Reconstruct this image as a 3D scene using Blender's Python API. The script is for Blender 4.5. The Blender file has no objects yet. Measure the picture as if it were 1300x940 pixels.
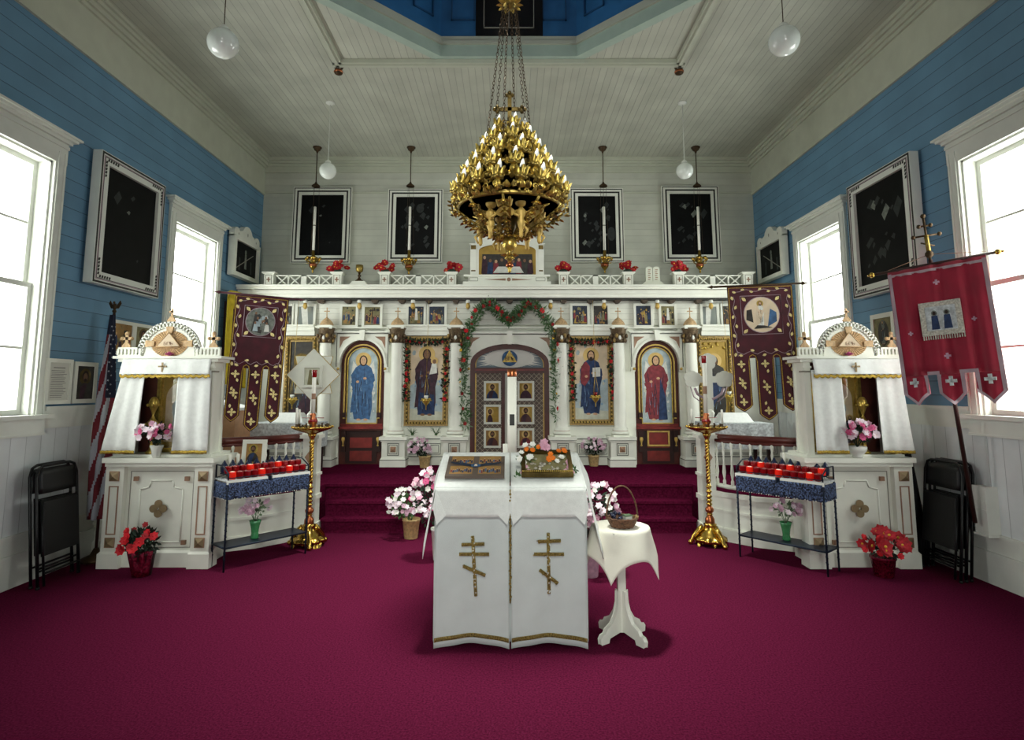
import bpy, math, random
from math import sin, cos, pi, radians, tan, sqrt, atan2
from mathutils import Vector, Matrix
C = bpy.context.scene
COL = C.collection
# ---------------------------------------------------------------- camera
F = 745.0; CX = 647.0; CY = 408.0; P = radians(6.5); H = 1.65
cam = bpy.data.cameras.new('camera'); co = bpy.data.objects.new('camera', cam); COL.objects.link(co)
co.location = (0, 0, H); co.rotation_euler = (pi/2 + P, 0, 0)
cam.sensor_width = 36; cam.lens = F*36/1300; cam.shift_x = (650-CX)/1300; cam.shift_y = (CY-470)/1300
cam.clip_start = .05; cam.clip_end = 200
C.camera = co
def at(px, py, Y):
    a = (px-CX)/F; b = (CY-py)/F; t = Y/(cos(P)-b*sin(P))
    return Vector((a*t, Y, H+(sin(P)+b*cos(P))*t))
def wx(px, py, Y): return at(px, py, Y).x
def wz(py, Y, px=647): return at(px, py, Y).z
XL, XR, YB, YF, ZC, ZR = -4.15, 4.10, 9.6, -4.5, 5.51, 1.47
# ---------------------------------------------------------------- materials
MT = {}
def S(c): return tuple((v/12.92 if v <= .04045 else ((v+.055)/1.055)**2.4) for v in c)
def hx(h): return S(tuple(int(h[i:i+2], 16)/255 for i in (0, 2, 4)))
def mat(name, c, rough=.6, metal=0, var=.12, scale=6, bump=0, bscale=60, spec=.4, emit=None, es=0, sheen=0, alpha=None, trans=0):
    m = bpy.data.materials.new(name); m.use_nodes = True; MT[name] = m
    nt = m.node_tree; b = nt.nodes['Principled BSDF']
    if isinstance(c, str): c = hx(c)
    b.inputs['Roughness'].default_value = rough; b.inputs['Metallic'].default_value = metal
    b.inputs['Specular IOR Level'].default_value = spec
    if trans: b.inputs['Transmission Weight'].default_value = trans
    if sheen: b.inputs['Sheen Weight'].default_value = sheen
    tc = nt.nodes.new('ShaderNodeTexCoord')
    if var:
        n = nt.nodes.new('ShaderNodeTexNoise'); n.inputs['Scale'].default_value = scale; n.inputs['Detail'].default_value = 5
        nt.links.new(tc.outputs['Object'], n.inputs['Vector'])
        r = nt.nodes.new('ShaderNodeValToRGB')
        r.color_ramp.elements[0].position = .3; r.color_ramp.elements[1].position = .7
        r.color_ramp.elements[0].color = tuple(v*(1-var) for v in c)+(1,)
        r.color_ramp.elements[1].color = tuple(min(1, v*(1+var)) for v in c)+(1,)
        nt.links.new(n.outputs['Fac'], r.inputs['Fac']); nt.links.new(r.outputs['Color'], b.inputs['Base Color'])
    else: b.inputs['Base Color'].default_value = c+(1,)
    if bump:
        n2 = nt.nodes.new('ShaderNodeTexNoise'); n2.inputs['Scale'].default_value = bscale; n2.inputs['Detail'].default_value = 3
        nt.links.new(tc.outputs['Object'], n2.inputs['Vector'])
        bp = nt.nodes.new('ShaderNodeBump'); bp.inputs['Strength'].default_value = bump; bp.inputs['Distance'].default_value = .01
        nt.links.new(n2.outputs['Fac'], bp.inputs['Height']); nt.links.new(bp.outputs['Normal'], b.inputs['Normal'])
    if emit:
        b.inputs['Emission Color'].default_value = (hx(emit) if isinstance(emit, str) else emit)+(1,); b.inputs['Emission Strength'].default_value = es
    return m
def boards(name, c, axis, period, lw=.06, dark=.45, rough=.55, var=.1, phase=0):
    m = mat(name, c, rough, var=var, scale=2.5)
    nt = m.node_tree; b = nt.nodes['Principled BSDF']
    if isinstance(c, str): c = hx(c)
    tc = nt.nodes.new('ShaderNodeTexCoord'); sx = nt.nodes.new('ShaderNodeSeparateXYZ')
    nt.links.new(tc.outputs['Object'], sx.inputs[0])
    def mth(op, a, v=None, v2=None):
        n = nt.nodes.new('ShaderNodeMath'); n.operation = op
        nt.links.new(a, n.inputs[0])
        if v is not None:
            if hasattr(v, 'is_linked'): nt.links.new(v, n.inputs[1])
            else: n.inputs[1].default_value = v
        return n.outputs[0]
    k = mth('ADD', mth('MULTIPLY', sx.outputs[axis], 1/period), 100.0+phase)
    fr = mth('FRACT', k)
    line = mth('LESS_THAN', fr, lw)
    cell = mth('FLOOR', k)
    wn = nt.nodes.new('ShaderNodeTexWhiteNoise'); wn.noise_dimensions = '1D'; nt.links.new(cell, wn.inputs['W'])
    base = b.inputs['Base Color'].links[0].from_socket
    mx = nt.nodes.new('ShaderNodeMixRGB'); mx.blend_type = 'MULTIPLY'; mx.inputs['Fac'].default_value = .10
    nt.links.new(base, mx.inputs[1]); nt.links.new(wn.outputs['Value'], mx.inputs[2])
    mx2 = nt.nodes.new('ShaderNodeMixRGB'); nt.links.new(line, mx2.inputs['Fac']); nt.links.new(mx.outputs[0], mx2.inputs[1])
    mx2.inputs[2].default_value = tuple(v*dark for v in c)+(1,)
    nt.links.new(mx2.outputs[0], b.inputs['Base Color'])
    bp = nt.nodes.new('ShaderNodeBump'); bp.invert = True; bp.inputs['Strength'].default_value = .6; bp.inputs['Distance'].default_value = .01
    nt.links.new(line, bp.inputs['Height']); nt.links.new(bp.outputs['Normal'], b.inputs['Normal'])
    return m
boards('blue_boards', '658eaa', 2, .135, .045, .35, phase=.3)
boards('ceiling_boards', 'bfc2b2', 0, .085, .07, .62)
boards('wainscot_boards', 'dfe4e4', 1, .16, .04, .6)
boards('white_boards', 'c3c6b8', 2, .11, .03, .7)
boards('screen_boards', 'e6e8dc', 2, .085, .05, .6)
mat('paint', 'eceee2', .4, var=.04); mat('trim_white', 'dcdfd6', .4, var=.04); mat('frame_white', 'e2e4d8', .4, var=.05)
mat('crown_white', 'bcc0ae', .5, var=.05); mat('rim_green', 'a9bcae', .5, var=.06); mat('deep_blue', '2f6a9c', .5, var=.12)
mat('panel_line', '26527a', .5); mat('outline', '3f3c34', .6); mat('outline_soft', '8f8d80', .6)
mat('carpet', '5e1a36', .98, var=.38, scale=90, bump=.6, bscale=260, spec=.0)
mat('carpet_steps', '581430', .98, var=.4, scale=45, bump=.6, bscale=260, spec=.0)
mat('black', '060607', .6, var=.2); mat('black_metal', '08090b', .4, var=.1, spec=.35); mat('void', '050507', .25, var=.5, scale=4)
mat('dark_line', '22211d', .5); mat('gold', 'cdb058', .3, .8, .3, 30); mat('gold_old', '9a8445', .38, .8, .4, 25)
mat('gold_dark', '5a4a26', .4, .8, .4, 20); mat('brass', 'c6a34e', .25, 1, .2, 15); mat('brass_dark', '43331f', .5, .6, .3)
mat('copper', 'b36b45', .3, .9, .2); mat('gilt', 'c9a95c', .5, .3, .2, 20); mat('gilt_tan', 'c4a57c', .6, .1, .25, 40); mat('cap_bronze', '64543f', .5, .35, .4, 40); mat('bracket_dark', '4a3d30', .6, 0, .3); mat('gilt_frame', 'a08653', .45, .45, .3, 30); mat('notch', '7d6b54', .6)
mat('bulb', 'f2f4ee', .15, var=0, spec=.6); mat('globe', 'e8efe6', .12, var=.02, spec=.7); mat('wax', 'efeee2', .5, var=.04)
mat('cloth_white', 'e9ece8', .85, var=.05, scale=30, bump=.25, bscale=220, sheen=.2); mat('cloth_grey', 'd3dad8', .85, var=.05, bump=.25, bscale=300)
mat('cloth_cream', 'ece9da', .85, var=.05, bump=.2, bscale=250); mat('sequin', 'b29a58', .3, .8, .7, 160, bump=1, bscale=200)
mat('trim_gold', 'c2a444', .45, .5, .4, 80, bump=.8, bscale=200)
mat('velvet', '430c1a', .8, var=.35, scale=9, sheen=.35); mat('red_cloth', '920e2e', .75, var=.2, scale=5, sheen=.3); mat('silver', 'b9b4a8', .4, .7, .4, 60, bump=.6, bscale=90)
mat('edge_silver', 'a59098', .5, .2, .2); mat('emb_gold', 'd8c98a', .5, .3, .25, 60)
mat('brown_wood', '4e2119', .4, var=.25, scale=8); mat('brown_dark', '2e120e', .45, var=.3); mat('red_wood', '7b2a26', .4, var=.3, scale=9)
mat('rail_wood', '5b2620', .35, var=.2); mat('tan_wood', 'b98d66', .5, var=.15, scale=10)
mat('lattice', '5f5148', .5, var=.2); mat('lattice_line', 'b5a895', .5); mat('trim_tan', '9c7a62', .5, var=.2)
mat('navy_metal', '1c2738', .4, .5, .2); mat('navy_fringe', '1f2e50', .8, var=.8, scale=70, bump=1, bscale=90)
mat('red_glass', '860a10', .08, var=.2, spec=.8); mat('red_glass_lit', 'e8281c', .1, var=.1, spec=.8, emit='ff2a10', es=.12)
mat('dark_glass', '1a2440', .1, var=.2, spec=.8); mat('glow_wax', 'f4d5c0', .5, var=.05, emit='ffc8a0', es=.12)
mat('leaf', '476b3c', .6, var=.4, scale=20); mat('leaf_dark', '1c3020', .6, var=.4, scale=20); mat('leaf_grey', '6d8666', .6, var=.3)
mat('red_flower', 'b01c28', .6, var=.3, scale=30); mat('red_bright', 'dc2430', .6, var=.25, scale=30); mat('pink_flower', 'd9a6ba', .6, var=.2, scale=25)
mat('pale_flower', 'ead9e2', .6, var=.1, scale=25); mat('deep_pink', 'd95f8f', .6, var=.2); mat('orange_flower', 'ec7d1c', .6, var=.2); mat('yellow_flower', 'e5bb3a', .6, var=.2)
mat('white_flower', 'efeee6', .6, var=.08); mat('mauve_flower', 'c9a3b6', .6, var=.2, scale=25)
mat('wicker', 'c8ab76', .7, var=.3, scale=40, bump=.8, bscale=90); mat('wicker_brown', '6b4a35', .6, var=.5, scale=60, bump=.8, bscale=120)
mat('green_vase', '3d8a55', .12, var=.25, scale=20, spec=.8, bump=.5, bscale=60); mat('ceramic', 'e9ebe2', .25, var=.04)
mat('foil', '7c1230', .2, .6, .7, 50, bump=1, bscale=60); mat('pot_dark', '241014', .5)
mat('skin', 'c79f7c', .6, var=.15, scale=40); mat('skin_dark', '7d5a41', .6, var=.2, scale=40); mat('hair', '2c1c14', .7); mat('halo', 'd0b06c', .5, .1, .15)
mat('robe_blue', '3b5f88', .7, var=.35, scale=18); mat('robe_navy', '23375c', .7, var=.4, scale=18); mat('robe_red', '7e3038', .7, var=.35, scale=18)
mat('robe_plum', '3f2733', .7, var=.4, scale=18); mat('robe_white', 'd9dad2', .7, var=.12, scale=18); mat('fold', '1d2436', .7); mat('fold_light', '7fa0bd', .7)
mat('sky_cloud', 'a9b9bd', .7, var=.22, scale=9); mat('sky_warm', 'd8c5a8', .7, var=.15, scale=7); mat('ground_pale', 'c7c9b6', .7, var=.15, scale=12)
mat('icon_gold', 'b0903e', .6, 0, .15, 14); mat('icon_ochre', '9c7740', .6, 0, .25, 14); mat('icon_dark', '2a2620', .5, var=.6, scale=16); mat('icon_night', '1f2b3f', .5, var=.5, scale=14)
mat('icon_olive', '7a7450', .6, var=.4, scale=16); mat('canvas_dark', '070808', .55, var=.7, scale=7, spec=.15); mat('canvas_fig', '1e2322', .5, var=.6, scale=25); mat('canvas_light', '6f756c', .5, var=.4, scale=30)
mat('paper', 'cfcfc4', .7, var=.04); mat('ink', '5c5c58', .7); mat('yellow_cloth', 'c8b12c', .8, var=.2, scale=8); mat('mirror_glass', 'aeb6b2', .1, .5, .05)
mat('flag_red', '6a1a24', .8, var=.2); mat('flag_navy', '141a30', .8, var=.2); mat('flag_white', 'a4a7b0', .8, var=.08); mat('dark_cloth', '0c0d10', .8, var=.3)
mat('lace', 'bfc5c6', .8, var=.35, scale=35); mat('clover', '8f7c5c', .5, .3, .2); mat('rose_pink', 'cf5f94', .6); mat('stone', 'd9dccb', .6, var=.05)
mat('rays', 'e8e8e0', .5, var=.05); mat('tymp', '6f7f8a', .6, var=.2)
nf = MT['navy_fringe'].node_tree.nodes['Color Ramp'].color_ramp; nf.elements[0].color = hx('0c1322')+(1,); nf.elements[1].color = hx('5d729c')+(1,); nf.elements[0].position = .42; nf.elements[1].position = .66
def glass(name):
    m = bpy.data.materials.new(name); m.use_nodes = True; MT[name] = m; nt = m.node_tree; nt.nodes.clear()
    o = nt.nodes.new('ShaderNodeOutputMaterial'); t = nt.nodes.new('ShaderNodeBsdfTransparent'); g = nt.nodes.new('ShaderNodeBsdfGlossy'); x = nt.nodes.new('ShaderNodeMixShader')
    g.inputs['Roughness'].default_value = .02; x.inputs[0].default_value = .05
    nt.links.new(t.outputs[0], x.inputs[1]); nt.links.new(g.outputs[0], x.inputs[2]); nt.links.new(x.outputs[0], o.inputs[0])
glass('pane_glass')
# ---------------------------------------------------------------- mesh builder
class M:
    def __init__(s, m='paint'): s.v = []; s.f = []; s.slots = []; s.cur = 0; s.use(m)
    def use(s, m):
        if m not in s.slots: s.slots.append(m)
        s.cur = s.slots.index(m); return s
    def add(s, vs, fs, sm=False):
        o = len(s.v); s.v += [tuple(x) for x in vs]; s.f += [(tuple(o+i for i in f), s.cur, sm) for f in fs]; return s
    def box(s, x0, x1, y0, y1, z0, z1):
        return s.add([(x0, y0, z0), (x1, y0, z0), (x1, y1, z0), (x0, y1, z0), (x0, y0, z1), (x1, y0, z1), (x1, y1, z1), (x0, y1, z1)],
                     [(0, 3, 2, 1), (4, 5, 6, 7), (0, 1, 5, 4), (1, 2, 6, 5), (2, 3, 7, 6), (3, 0, 4, 7)])
    def cb(s, c, sz): return s.box(c[0]-sz[0]/2, c[0]+sz[0]/2, c[1]-sz[1]/2, c[1]+sz[1]/2, c[2]-sz[2]/2, c[2]+sz[2]/2)
    def frust(s, x0, x1, y0, y1, z0, X0, X1, Y0, Y1, z1):
        return s.add([(x0, y0, z0), (x1, y0, z0), (x1, y1, z0), (x0, y1, z0), (X0, Y0, z1), (X1, Y0, z1), (X1, Y1, z1), (X0, Y1, z1)],
                     [(0, 3, 2, 1), (4, 5, 6, 7), (0, 1, 5, 4), (1, 2, 6, 5), (2, 3, 7, 6), (3, 0, 4, 7)])
    def prism(s, pts, y0, y1):          # pts in XZ
        n = len(pts)
        return s.add([(p[0], y0, p[1]) for p in pts]+[(p[0], y1, p[1]) for p in pts],
                     [tuple(range(n)), tuple(range(2*n-1, n-1, -1))]+[(i, i+n, (i+1) % n+n, (i+1) % n) for i in range(n)])
    def prismz(s, pts, z0, z1):         # pts in XY
        n = len(pts)
        return s.add([(p[0], p[1], z0) for p in pts]+[(p[0], p[1], z1) for p in pts],
                     [tuple(range(n-1, -1, -1)), tuple(range(n, 2*n))]+[(i, (i+1) % n, (i+1) % n+n, i+n) for i in range(n)])
    def pol(s, pts, y): return s.add([(p[0], y, p[1]) for p in pts], [tuple(range(len(pts)))])
    def disc(s, cx, cz, rx, rz, y, n=18): return s.pol([(cx+rx*cos(2*pi*i/n), cz+rz*sin(2*pi*i/n)) for i in range(n)], y)
    def lathe(s, prof, c=(0, 0, 0), n=16, ax=None):  # prof (r,z)
        k = len(prof); vs = []
        for i in range(n):
            a = 2*pi*i/n
            for r, z in prof: vs.append((r*cos(a), r*sin(a), z))
        if ax is not None:
            q = Vector((0, 0, 1)).rotation_difference(Vector(ax).normalized()); vs = [q @ Vector(v) for v in vs]
        vs = [(v[0]+c[0], v[1]+c[1], v[2]+c[2]) for v in vs]
        fs = []
        for i in range(n):
            j = (i+1) % n
            for t in range(k-1): fs.append((i*k+t, j*k+t, j*k+t+1, i*k+t+1))
        fs2 = []
        if prof[0][0] > 1e-4: fs2.append(tuple(i*k for i in range(n-1, -1, -1)))
        if prof[-1][0] > 1e-4: fs2.append(tuple(i*k+k-1 for i in range(n)))
        o = len(s.v); s.add(vs, fs, True); s.f += [(tuple(o+i for i in f), s.cur, False) for f in fs2]; return s
    def tube(s, p, r, n=8, r1=None, closed=False):
        p = [Vector(q) for q in p]; L = len(p); rs = [r+((r1-r)*i/(L-1) if r1 is not None else 0) for i in range(L)]
        up = None; vs = []
        for i in range(L):
            a = p[(i-1) % L] if (i or closed) else p[0]; b = p[(i+1) % L] if (i < L-1 or closed) else p[-1]
            d = (b-a).normalized() if (b-a).length > 1e-9 else Vector((0, 0, 1))
            if up is None: up = Vector((0, 0, 1)) if abs(d.z) < .9 else Vector((1, 0, 0))
            u = d.cross(up)
            if u.length < 1e-6: u = d.orthogonal()
            u.normalize(); w = u.cross(d).normalized(); up = w
            for k in range(n):
                t = 2*pi*k/n; vs.append(p[i]+u*cos(t)*rs[i]+w*sin(t)*rs[i])
        fs = []
        for i in range(L if closed else L-1):
            j = (i+1) % L
            for k in range(n): fs.append((i*n+k, i*n+(k+1) % n, j*n+(k+1) % n, j*n+k))
        o = len(s.v); s.add(vs, fs, True)
        if not closed: s.f += [(tuple(o+k for k in range(n-1, -1, -1)), s.cur, False), (tuple(o+(L-1)*n+k for k in range(n)), s.cur, False)]
        return s
    def ball(s, c, r, n=10, sz=1): 
        k = max(4, n//2+1)
        return s.lathe([(r*sin(pi*i/k), -r*sz*cos(pi*i/k)) for i in range(k+1)], c, n)
    def grid(s, fn, nu, nv, sm=True, th=0, matfn=None):
        vs = [fn(i/nu, j/nv) for j in range(nv+1) for i in range(nu+1)]
        o = len(s.v); s.v += [tuple(v) for v in vs]
        for j in range(nv):
            for i in range(nu):
                if matfn:
                    m = matfn((i+.5)/nu, (j+.5)/nv)
                    if m is None: continue
                    s.use(m)
                a = o+j*(nu+1)+i; s.f.append(((a, a+1, a+nu+2, a+nu+1), s.cur, sm))
        return s
    def build(s, name, parent=None, world=False, solid=0, bevel=0):
        me = bpy.data.meshes.new(name)
        off = Vector((0, 0, 0))
        if world and parent is not None:
            q = parent
            while q is not None: off += Vector(q.location); q = q.parent
        me.from_pydata([(v[0]-off.x, v[1]-off.y, v[2]-off.z) for v in s.v], [], [f[0] for f in s.f])
        for m in s.slots: me.materials.append(MT[m])
        me.polygons.foreach_set('material_index', [f[1] for f in s.f]); me.polygons.foreach_set('use_smooth', [f[2] for f in s.f])
        me.update()
        o = bpy.data.objects.new(name, me); COL.objects.link(o)
        if parent is not None: o.parent = parent
        if solid:
            md = o.modifiers.new('thickness', 'SOLIDIFY'); md.thickness = solid; md.offset = 0
        if bevel:
            md = o.modifiers.new('edge', 'BEVEL'); md.width = bevel; md.segments = 2; md.limit_method = 'ANGLE'
        return o
def tag(o, label=None, cat=None, group=None, kind=None):
    if label: o['label'] = label
    if cat: o['category'] = cat
    if group: o['group'] = group
    if kind: o['kind'] = kind
    return o
def thing(name, label, cat, loc=(0, 0, 0), rz=0, group=None, rx=0, ry=0):
    o = bpy.data.objects.new(name, None); o.empty_display_size = .1; COL.objects.link(o)
    o.location = loc; o.rotation_euler = (rx, ry, rz); return tag(o, label, cat, group)
def struct(m, name, **k): return tag(m.build(name, **k), kind='structure')
def dup(o, parent=None):
    c = o.copy(); COL.objects.link(c); c.parent = parent
    for ch in list(o.children): dup(ch, c)
    return c
def place(o, loc, rz=None, label=None, group=None):
    o.location = loc
    if rz is not None: o.rotation_euler = (o.rotation_euler[0], o.rotation_euler[1], rz)
    if label: o['label'] = label
    if group: o['group'] = group
    return o
def lab(o, t): o['label'] = t; return o
R = random.Random(7)
# ---------------------------------------------------------------- plants
def petal_mesh(m, r, n, cup=.3, layers=1, w=.45):
    for l in range(layers):
        rr = r*(1-.28*l); c = cup+.35*l
        for i in range(n):
            a = 2*pi*(i+.5*l)/n; ca, sa = cos(a), sin(a); z1 = rr*c; q = rr*w
            pts = [(0, 0, 0.01*l), (rr*.55*ca-q*sa, rr*.55*sa+q*ca, z1*.5), (rr*ca, rr*sa, z1), (rr*.55*ca+q*sa, rr*.55*sa-q*ca, z1*.5)]
            m.add(pts, [(0, 1, 2, 3)], True)
def blossom_base(r, n, petals, centre=None, layers=2, cup=.35):
    m = M(petals); petal_mesh(m, r, n, cup, layers)
    if centre: m.use(centre); m.ball((0, 0, r*.15), r*.2, 8)
    else: m.ball((0, 0, r*.2), r*.3, 8)
    me = m.build('blossom'); data = me.data; bpy.data.objects.remove(me); return data
BL = dict(rose=blossom_base(.03, 6, 'pink_flower', None, 3), pale=blossom_base(.032, 6, 'pale_flower', 'yellow_flower'), red=blossom_base(.035, 7, 'red_bright', None, 3),
          poin=blossom_base(.06, 7, 'red_flower', 'yellow_flower', 2, .15), deep=blossom_base(.032, 7, 'deep_pink', None, 3), mauve=blossom_base(.032, 6, 'mauve_flower', 'red_flower'),
          orange=blossom_base(.03, 7, 'orange_flower', None, 3), white=blossom_base(.03, 6, 'white_flower', 'yellow_flower'), dred=blossom_base(.026, 6, 'red_flower', None, 3),
          yel=blossom_base(.02, 6, 'yellow_flower', None, 2))
def blossoms(parent, pts, kinds, s=1.0, face=(0, -1, .35)):
    for p in pts:
        o = bpy.data.objects.new('blossom', BL[R.choice(kinds)]); COL.objects.link(o); o.parent = parent; o.location = p
        d = Vector(face)+Vector((R.uniform(-.6, .6), R.uniform(-.3, .3), R.uniform(-.4, .7)))
        o.rotation_mode = 'QUATERNION'; o.rotation_quaternion = Vector((0, 0, 1)).rotation_difference(d.normalized())
        k = s*R.uniform(.8, 1.2); o.scale = (k, k, k)
def leaves(m, c, rad, n, ln=.05, w=.014, squash=1, up=.2):
    for i in range(n):
        while 1:
            d = Vector((R.uniform(-1, 1), R.uniform(-1, 1), R.uniform(-1, 1)))
            if .05 < d.length < 1: break
        p = Vector(c)+Vector((d.x*rad, d.y*rad, d.z*rad*squash)); e = (d.normalized()+Vector((R.uniform(-.5, .5), R.uniform(-.5, .5), up+R.uniform(-.4, .4)))).normalized()
        q = e.orthogonal().normalized(); q.rotate(Matrix.Rotation(R.uniform(0, 6.3), 3, e)); l = ln*R.uniform(.6, 1.3)
        m.add([p-e*l*.5, p+q*w, p+e*l*.5, p-q*w], [(0, 1, 2, 3)], False)
def bouquet(parent, c, rad, n, kinds, leafm='leaf', s=1.0, nl=120, stem0=None, squash=.8, ln=.06):
    m = M(leafm); leaves(m, c, rad*.85, nl, ln, .013, squash)
    if stem0:
        for i in range(10):
            a = 2*pi*i/10; m.tube([stem0, (c[0]+rad*.5*cos(a), c[1]+rad*.5*sin(a), c[2])], .0025, 4)
    m.build('foliage', parent)
    pts = []
    for i in range(n):
        th = R.uniform(0, 2*pi); u = R.uniform(-.35, 1); k = sqrt(max(0, 1-u*u))
        x, y, z = cos(th)*k, sin(th)*k, u
        if y > .35: y = -y
        pts.append((c[0]+x*rad, c[1]+y*rad, c[2]+z*rad*squash))
    blossoms(parent, pts, kinds, s)
# ================================================================ SETTING
WL = [(3.96, 5.26), (6.95, 8.25)]          # window casing spans along Y
WALLW = WL
CW, SILL, TOPC, REC = .13, 1.40, 3.90, .16  # casing width, sill z, casing top, recess
def side_wall(side):
    X = XL if side == 'left' else XR; s = -1 if side == 'left' else 1
    o0, o1, oz0, oz1 = [], [], SILL+.02, TOPC-.2
    spans = [(a+CW, b-CW) for a, b in WALLW]
    m = M('blue_boards'); T = .25
    def pl(y0, y1, z0, z1):
        x0, x1 = sorted((X, X+s*T))
        if y1-y0 > 1e-4 and z1-z0 > 1e-4: m.box(x0, x1, y0, y1, z0, z1)
    y = YF
    for a, b in spans:
        m.use('wainscot_boards'); pl(y, a, 0, ZR); m.use('blue_boards'); pl(y, a, ZR, 4.9); m.use('crown_white'); pl(y, a, 4.9, ZC)
        m.use('wainscot_boards'); pl(a, b, 0, oz0); m.use('blue_boards'); pl(a, b, oz1, 4.9); m.use('crown_white'); pl(a, b, 4.9, ZC); y = b
    m.use('wainscot_boards'); pl(y, YB, 0, ZR); m.use('blue_boards'); pl(y, YB, ZR, 4.9); m.use('crown_white'); pl(y, YB, 4.9, ZC)
    struct(m, 'wall_'+side)
    # baseboard, chair rail, frieze
    def q(m, d, y0, y1, z0, z1): m.box(min(X, X-s*d), max(X, X-s*d), y0, y1, z0, z1)
    m = M('trim_white'); q(m, .022, YF, YB, 0, .24); q(m, .03, YF, YB, .24, .27); q(m, .012, YF, YB, .27, .40); q(m, .026, YF, YB, .40, .43); struct(m, 'baseboard_'+side)
    m = M('trim_white'); y = YF
    for a, b in WALLW+[(YB, YB)]:
        q(m, .045, y, a, ZR-.02, ZR+.015); q(m, .025, y, a, ZR-.10, ZR-.02); q(m, .015, y, a, ZR-.18, ZR-.1); y = b
    struct(m, 'trim_chair_rail_'+side)
    m = M('crown_white'); q(m, .012, YF, YB, 4.9, 5.34); q(m, .03, YF, YB, 4.88, 4.92)
    for k, (d, z0, z1) in enumerate(((.04, 5.34, 5.38), (.07, 5.38, 5.43), (.10, 5.43, 5.47), (.13, 5.47, ZC))): q(m, d, YF, YB, z0, z1)
    struct(m, 'trim_crown_'+side)
def window(i, side, a, b):
    X = XL if side == 'left' else XR; s = 1 if side == 'left' else -1   # s: into room
    root = thing('window_%d' % i, None, None, (X, (a+b)/2, SILL)); root['kind'] = 'structure'
    h = (b-a)/2; ht = TOPC-SILL
    def B(m, d0, d1, y0, y1, z0, z1): x0, x1 = sorted((s*d0, s*d1)); m.box(x0, x1, y0, y1, z0, z1)
    m = M('trim_white')
    for y0, y1 in ((-h, -h+CW), (h-CW, h)):
        B(m, 0, .03, y0, y1, 0, ht-.02); B(m, .03, .042, y0+.02, y0+.035, 0, ht-.1); B(m, .03, .042, y1-.035, y1-.02, 0, ht-.1)
    B(m, 0, .033, -h-.002, h+.002, ht-.2, ht+.001); B(m, .03, .045, -h-.004, h+.004, ht-.05, ht-.02)
    B(m, 0, .06, -h-.02, h+.02, ht, ht+.03); B(m, 0, .09, -h-.05, h+.05, ht+.03, ht+.055); B(m, 0, .11, -h-.08, h+.08, ht+.055, ht+.075)
    # jambs
    B(m, -.26, 0, -h+CW-.002, -h+CW+.02, .02, ht-.2); B(m, -.26, 0, h-CW-.02, h-CW+.002, .02, ht-.2); B(m, -.26, 0, -h+CW, h-CW, ht-.22, ht-.2)
    m.build('window_frame', root)
    m = M('trim_white'); B(m, -.26, 0, -h+CW, h-CW, -.01, .02); B(m, 0, .10, -h-.04, h+.04, -.015, .02); B(m, 0, .04, -h, h, -.14, -.015); B(m, 0, .05, -h, h, -.16, -.14); m.build('window_sill', root)
    z0, z1 = .02, ht-.22; y0, y1 = -h+CW+.02, h-CW-.02; zm = (z0+z1)/2
    for nm, za, zb, d in (('sash', z0, zm+.02, -REC+.06), ('sash', zm-.02, z1, -REC+.01)):
        m = M('trim_white'); t = .045
        B(m, d, d+.035, y0, y0+t, za, zb); B(m, d, d+.035, y1-t, y1, za, zb); B(m, d, d+.035, y0+t, y1-t, za, za+t); B(m, d, d+.035, y0+t, y1-t, zb-t, zb)
        zz = (za+zb)/2; B(m, d+.005, d+.03, y0+t, y1-t, zz-.011, zz+.011)
        sh = m.build(nm, root)
        m = M('pane_glass'); B(m, d+.015, d+.019, y0+t, y1-t, za+t, zb-t); m.build('pane', sh)
for sd in ('left', 'right'): side_wall(sd)
n = 0
for sd in ('left', 'right'):
    for a, b in WALLW: n += 1; window(n, sd, a, b)
# back wall with boards and crown
m = M('white_boards'); m.box(XL-.25, XR+.25, YB, YB+.2, 0, ZC); struct(m, 'wall_back')
m = M('crown_white'); zz = wz(245, YB)
m.box(XL, XR, YB-.02, YB, zz-.01, zz+.012)
for d, z0, z1 in ((.03, ZC-.24, ZC-.2), (.02, ZC-.2, ZC-.13), (.05, ZC-.13, ZC-.09), (.09, ZC-.09, ZC-.05), (.13, ZC-.05, ZC)): m.box(XL, XR, YB-d, YB, z0, z1)
struct(m, 'trim_crown_back')
m = M('wainscot_boards'); m.box(XL-.25, -1.0, YF-.2, YF, 0, ZC); m.box(1.0, XR+.25, YF-.2, YF, 0, ZC); m.box(-1, 1, YF-.2, YF, 2.6, ZC); struct(m, 'wall_front')
m = M('carpet'); m.box(XL-.3, XR+.3, YF-2, YB+.2, -.1, 0); struct(m, 'floor')
# ceiling with octagonal opening
OC = (-.01, 4.545); AP = 1.93; sd = AP*tan(pi/8)
m = M('ceiling_boards'); x0, x1, y0, y1 = OC[0]-AP, OC[0]+AP, OC[1]-AP, OC[1]+AP
for r in ((XL-.25, x0, YF-.2, YB+.2), (x1, XR+.25, YF-.2, YB+.2), (x0, x1, YF-.2, y0), (x0, x1, y1, YB+.2)): m.box(r[0], r[1], r[2], r[3], ZC, ZC+.08)
for sx in (-1, 1):
    for sy in (-1, 1):
        cx, cy = OC[0]+sx*AP, OC[1]+sy*AP; t = [(cx, cy), (cx, OC[1]+sy*sd), (OC[0]+sx*sd, cy)]
        if sx*sy > 0: t = t[::-1]
        m.prismz(t, ZC, ZC+.08)
struct(m, 'ceiling')
m = M('crown_white'); b0, b1 = AP+.05, AP+.15
for sx in (-1, 1): m.box(*sorted((OC[0]+sx*b0, OC[0]+sx*b1)), OC[1]-b1, OC[1]+b1, ZC-.05, ZC); 
for sy in (-1, 1): m.box(OC[0]-b1, OC[0]+b1, *sorted((OC[1]+sy*b0, OC[1]+sy*b1)), ZC-.05, ZC)
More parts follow.
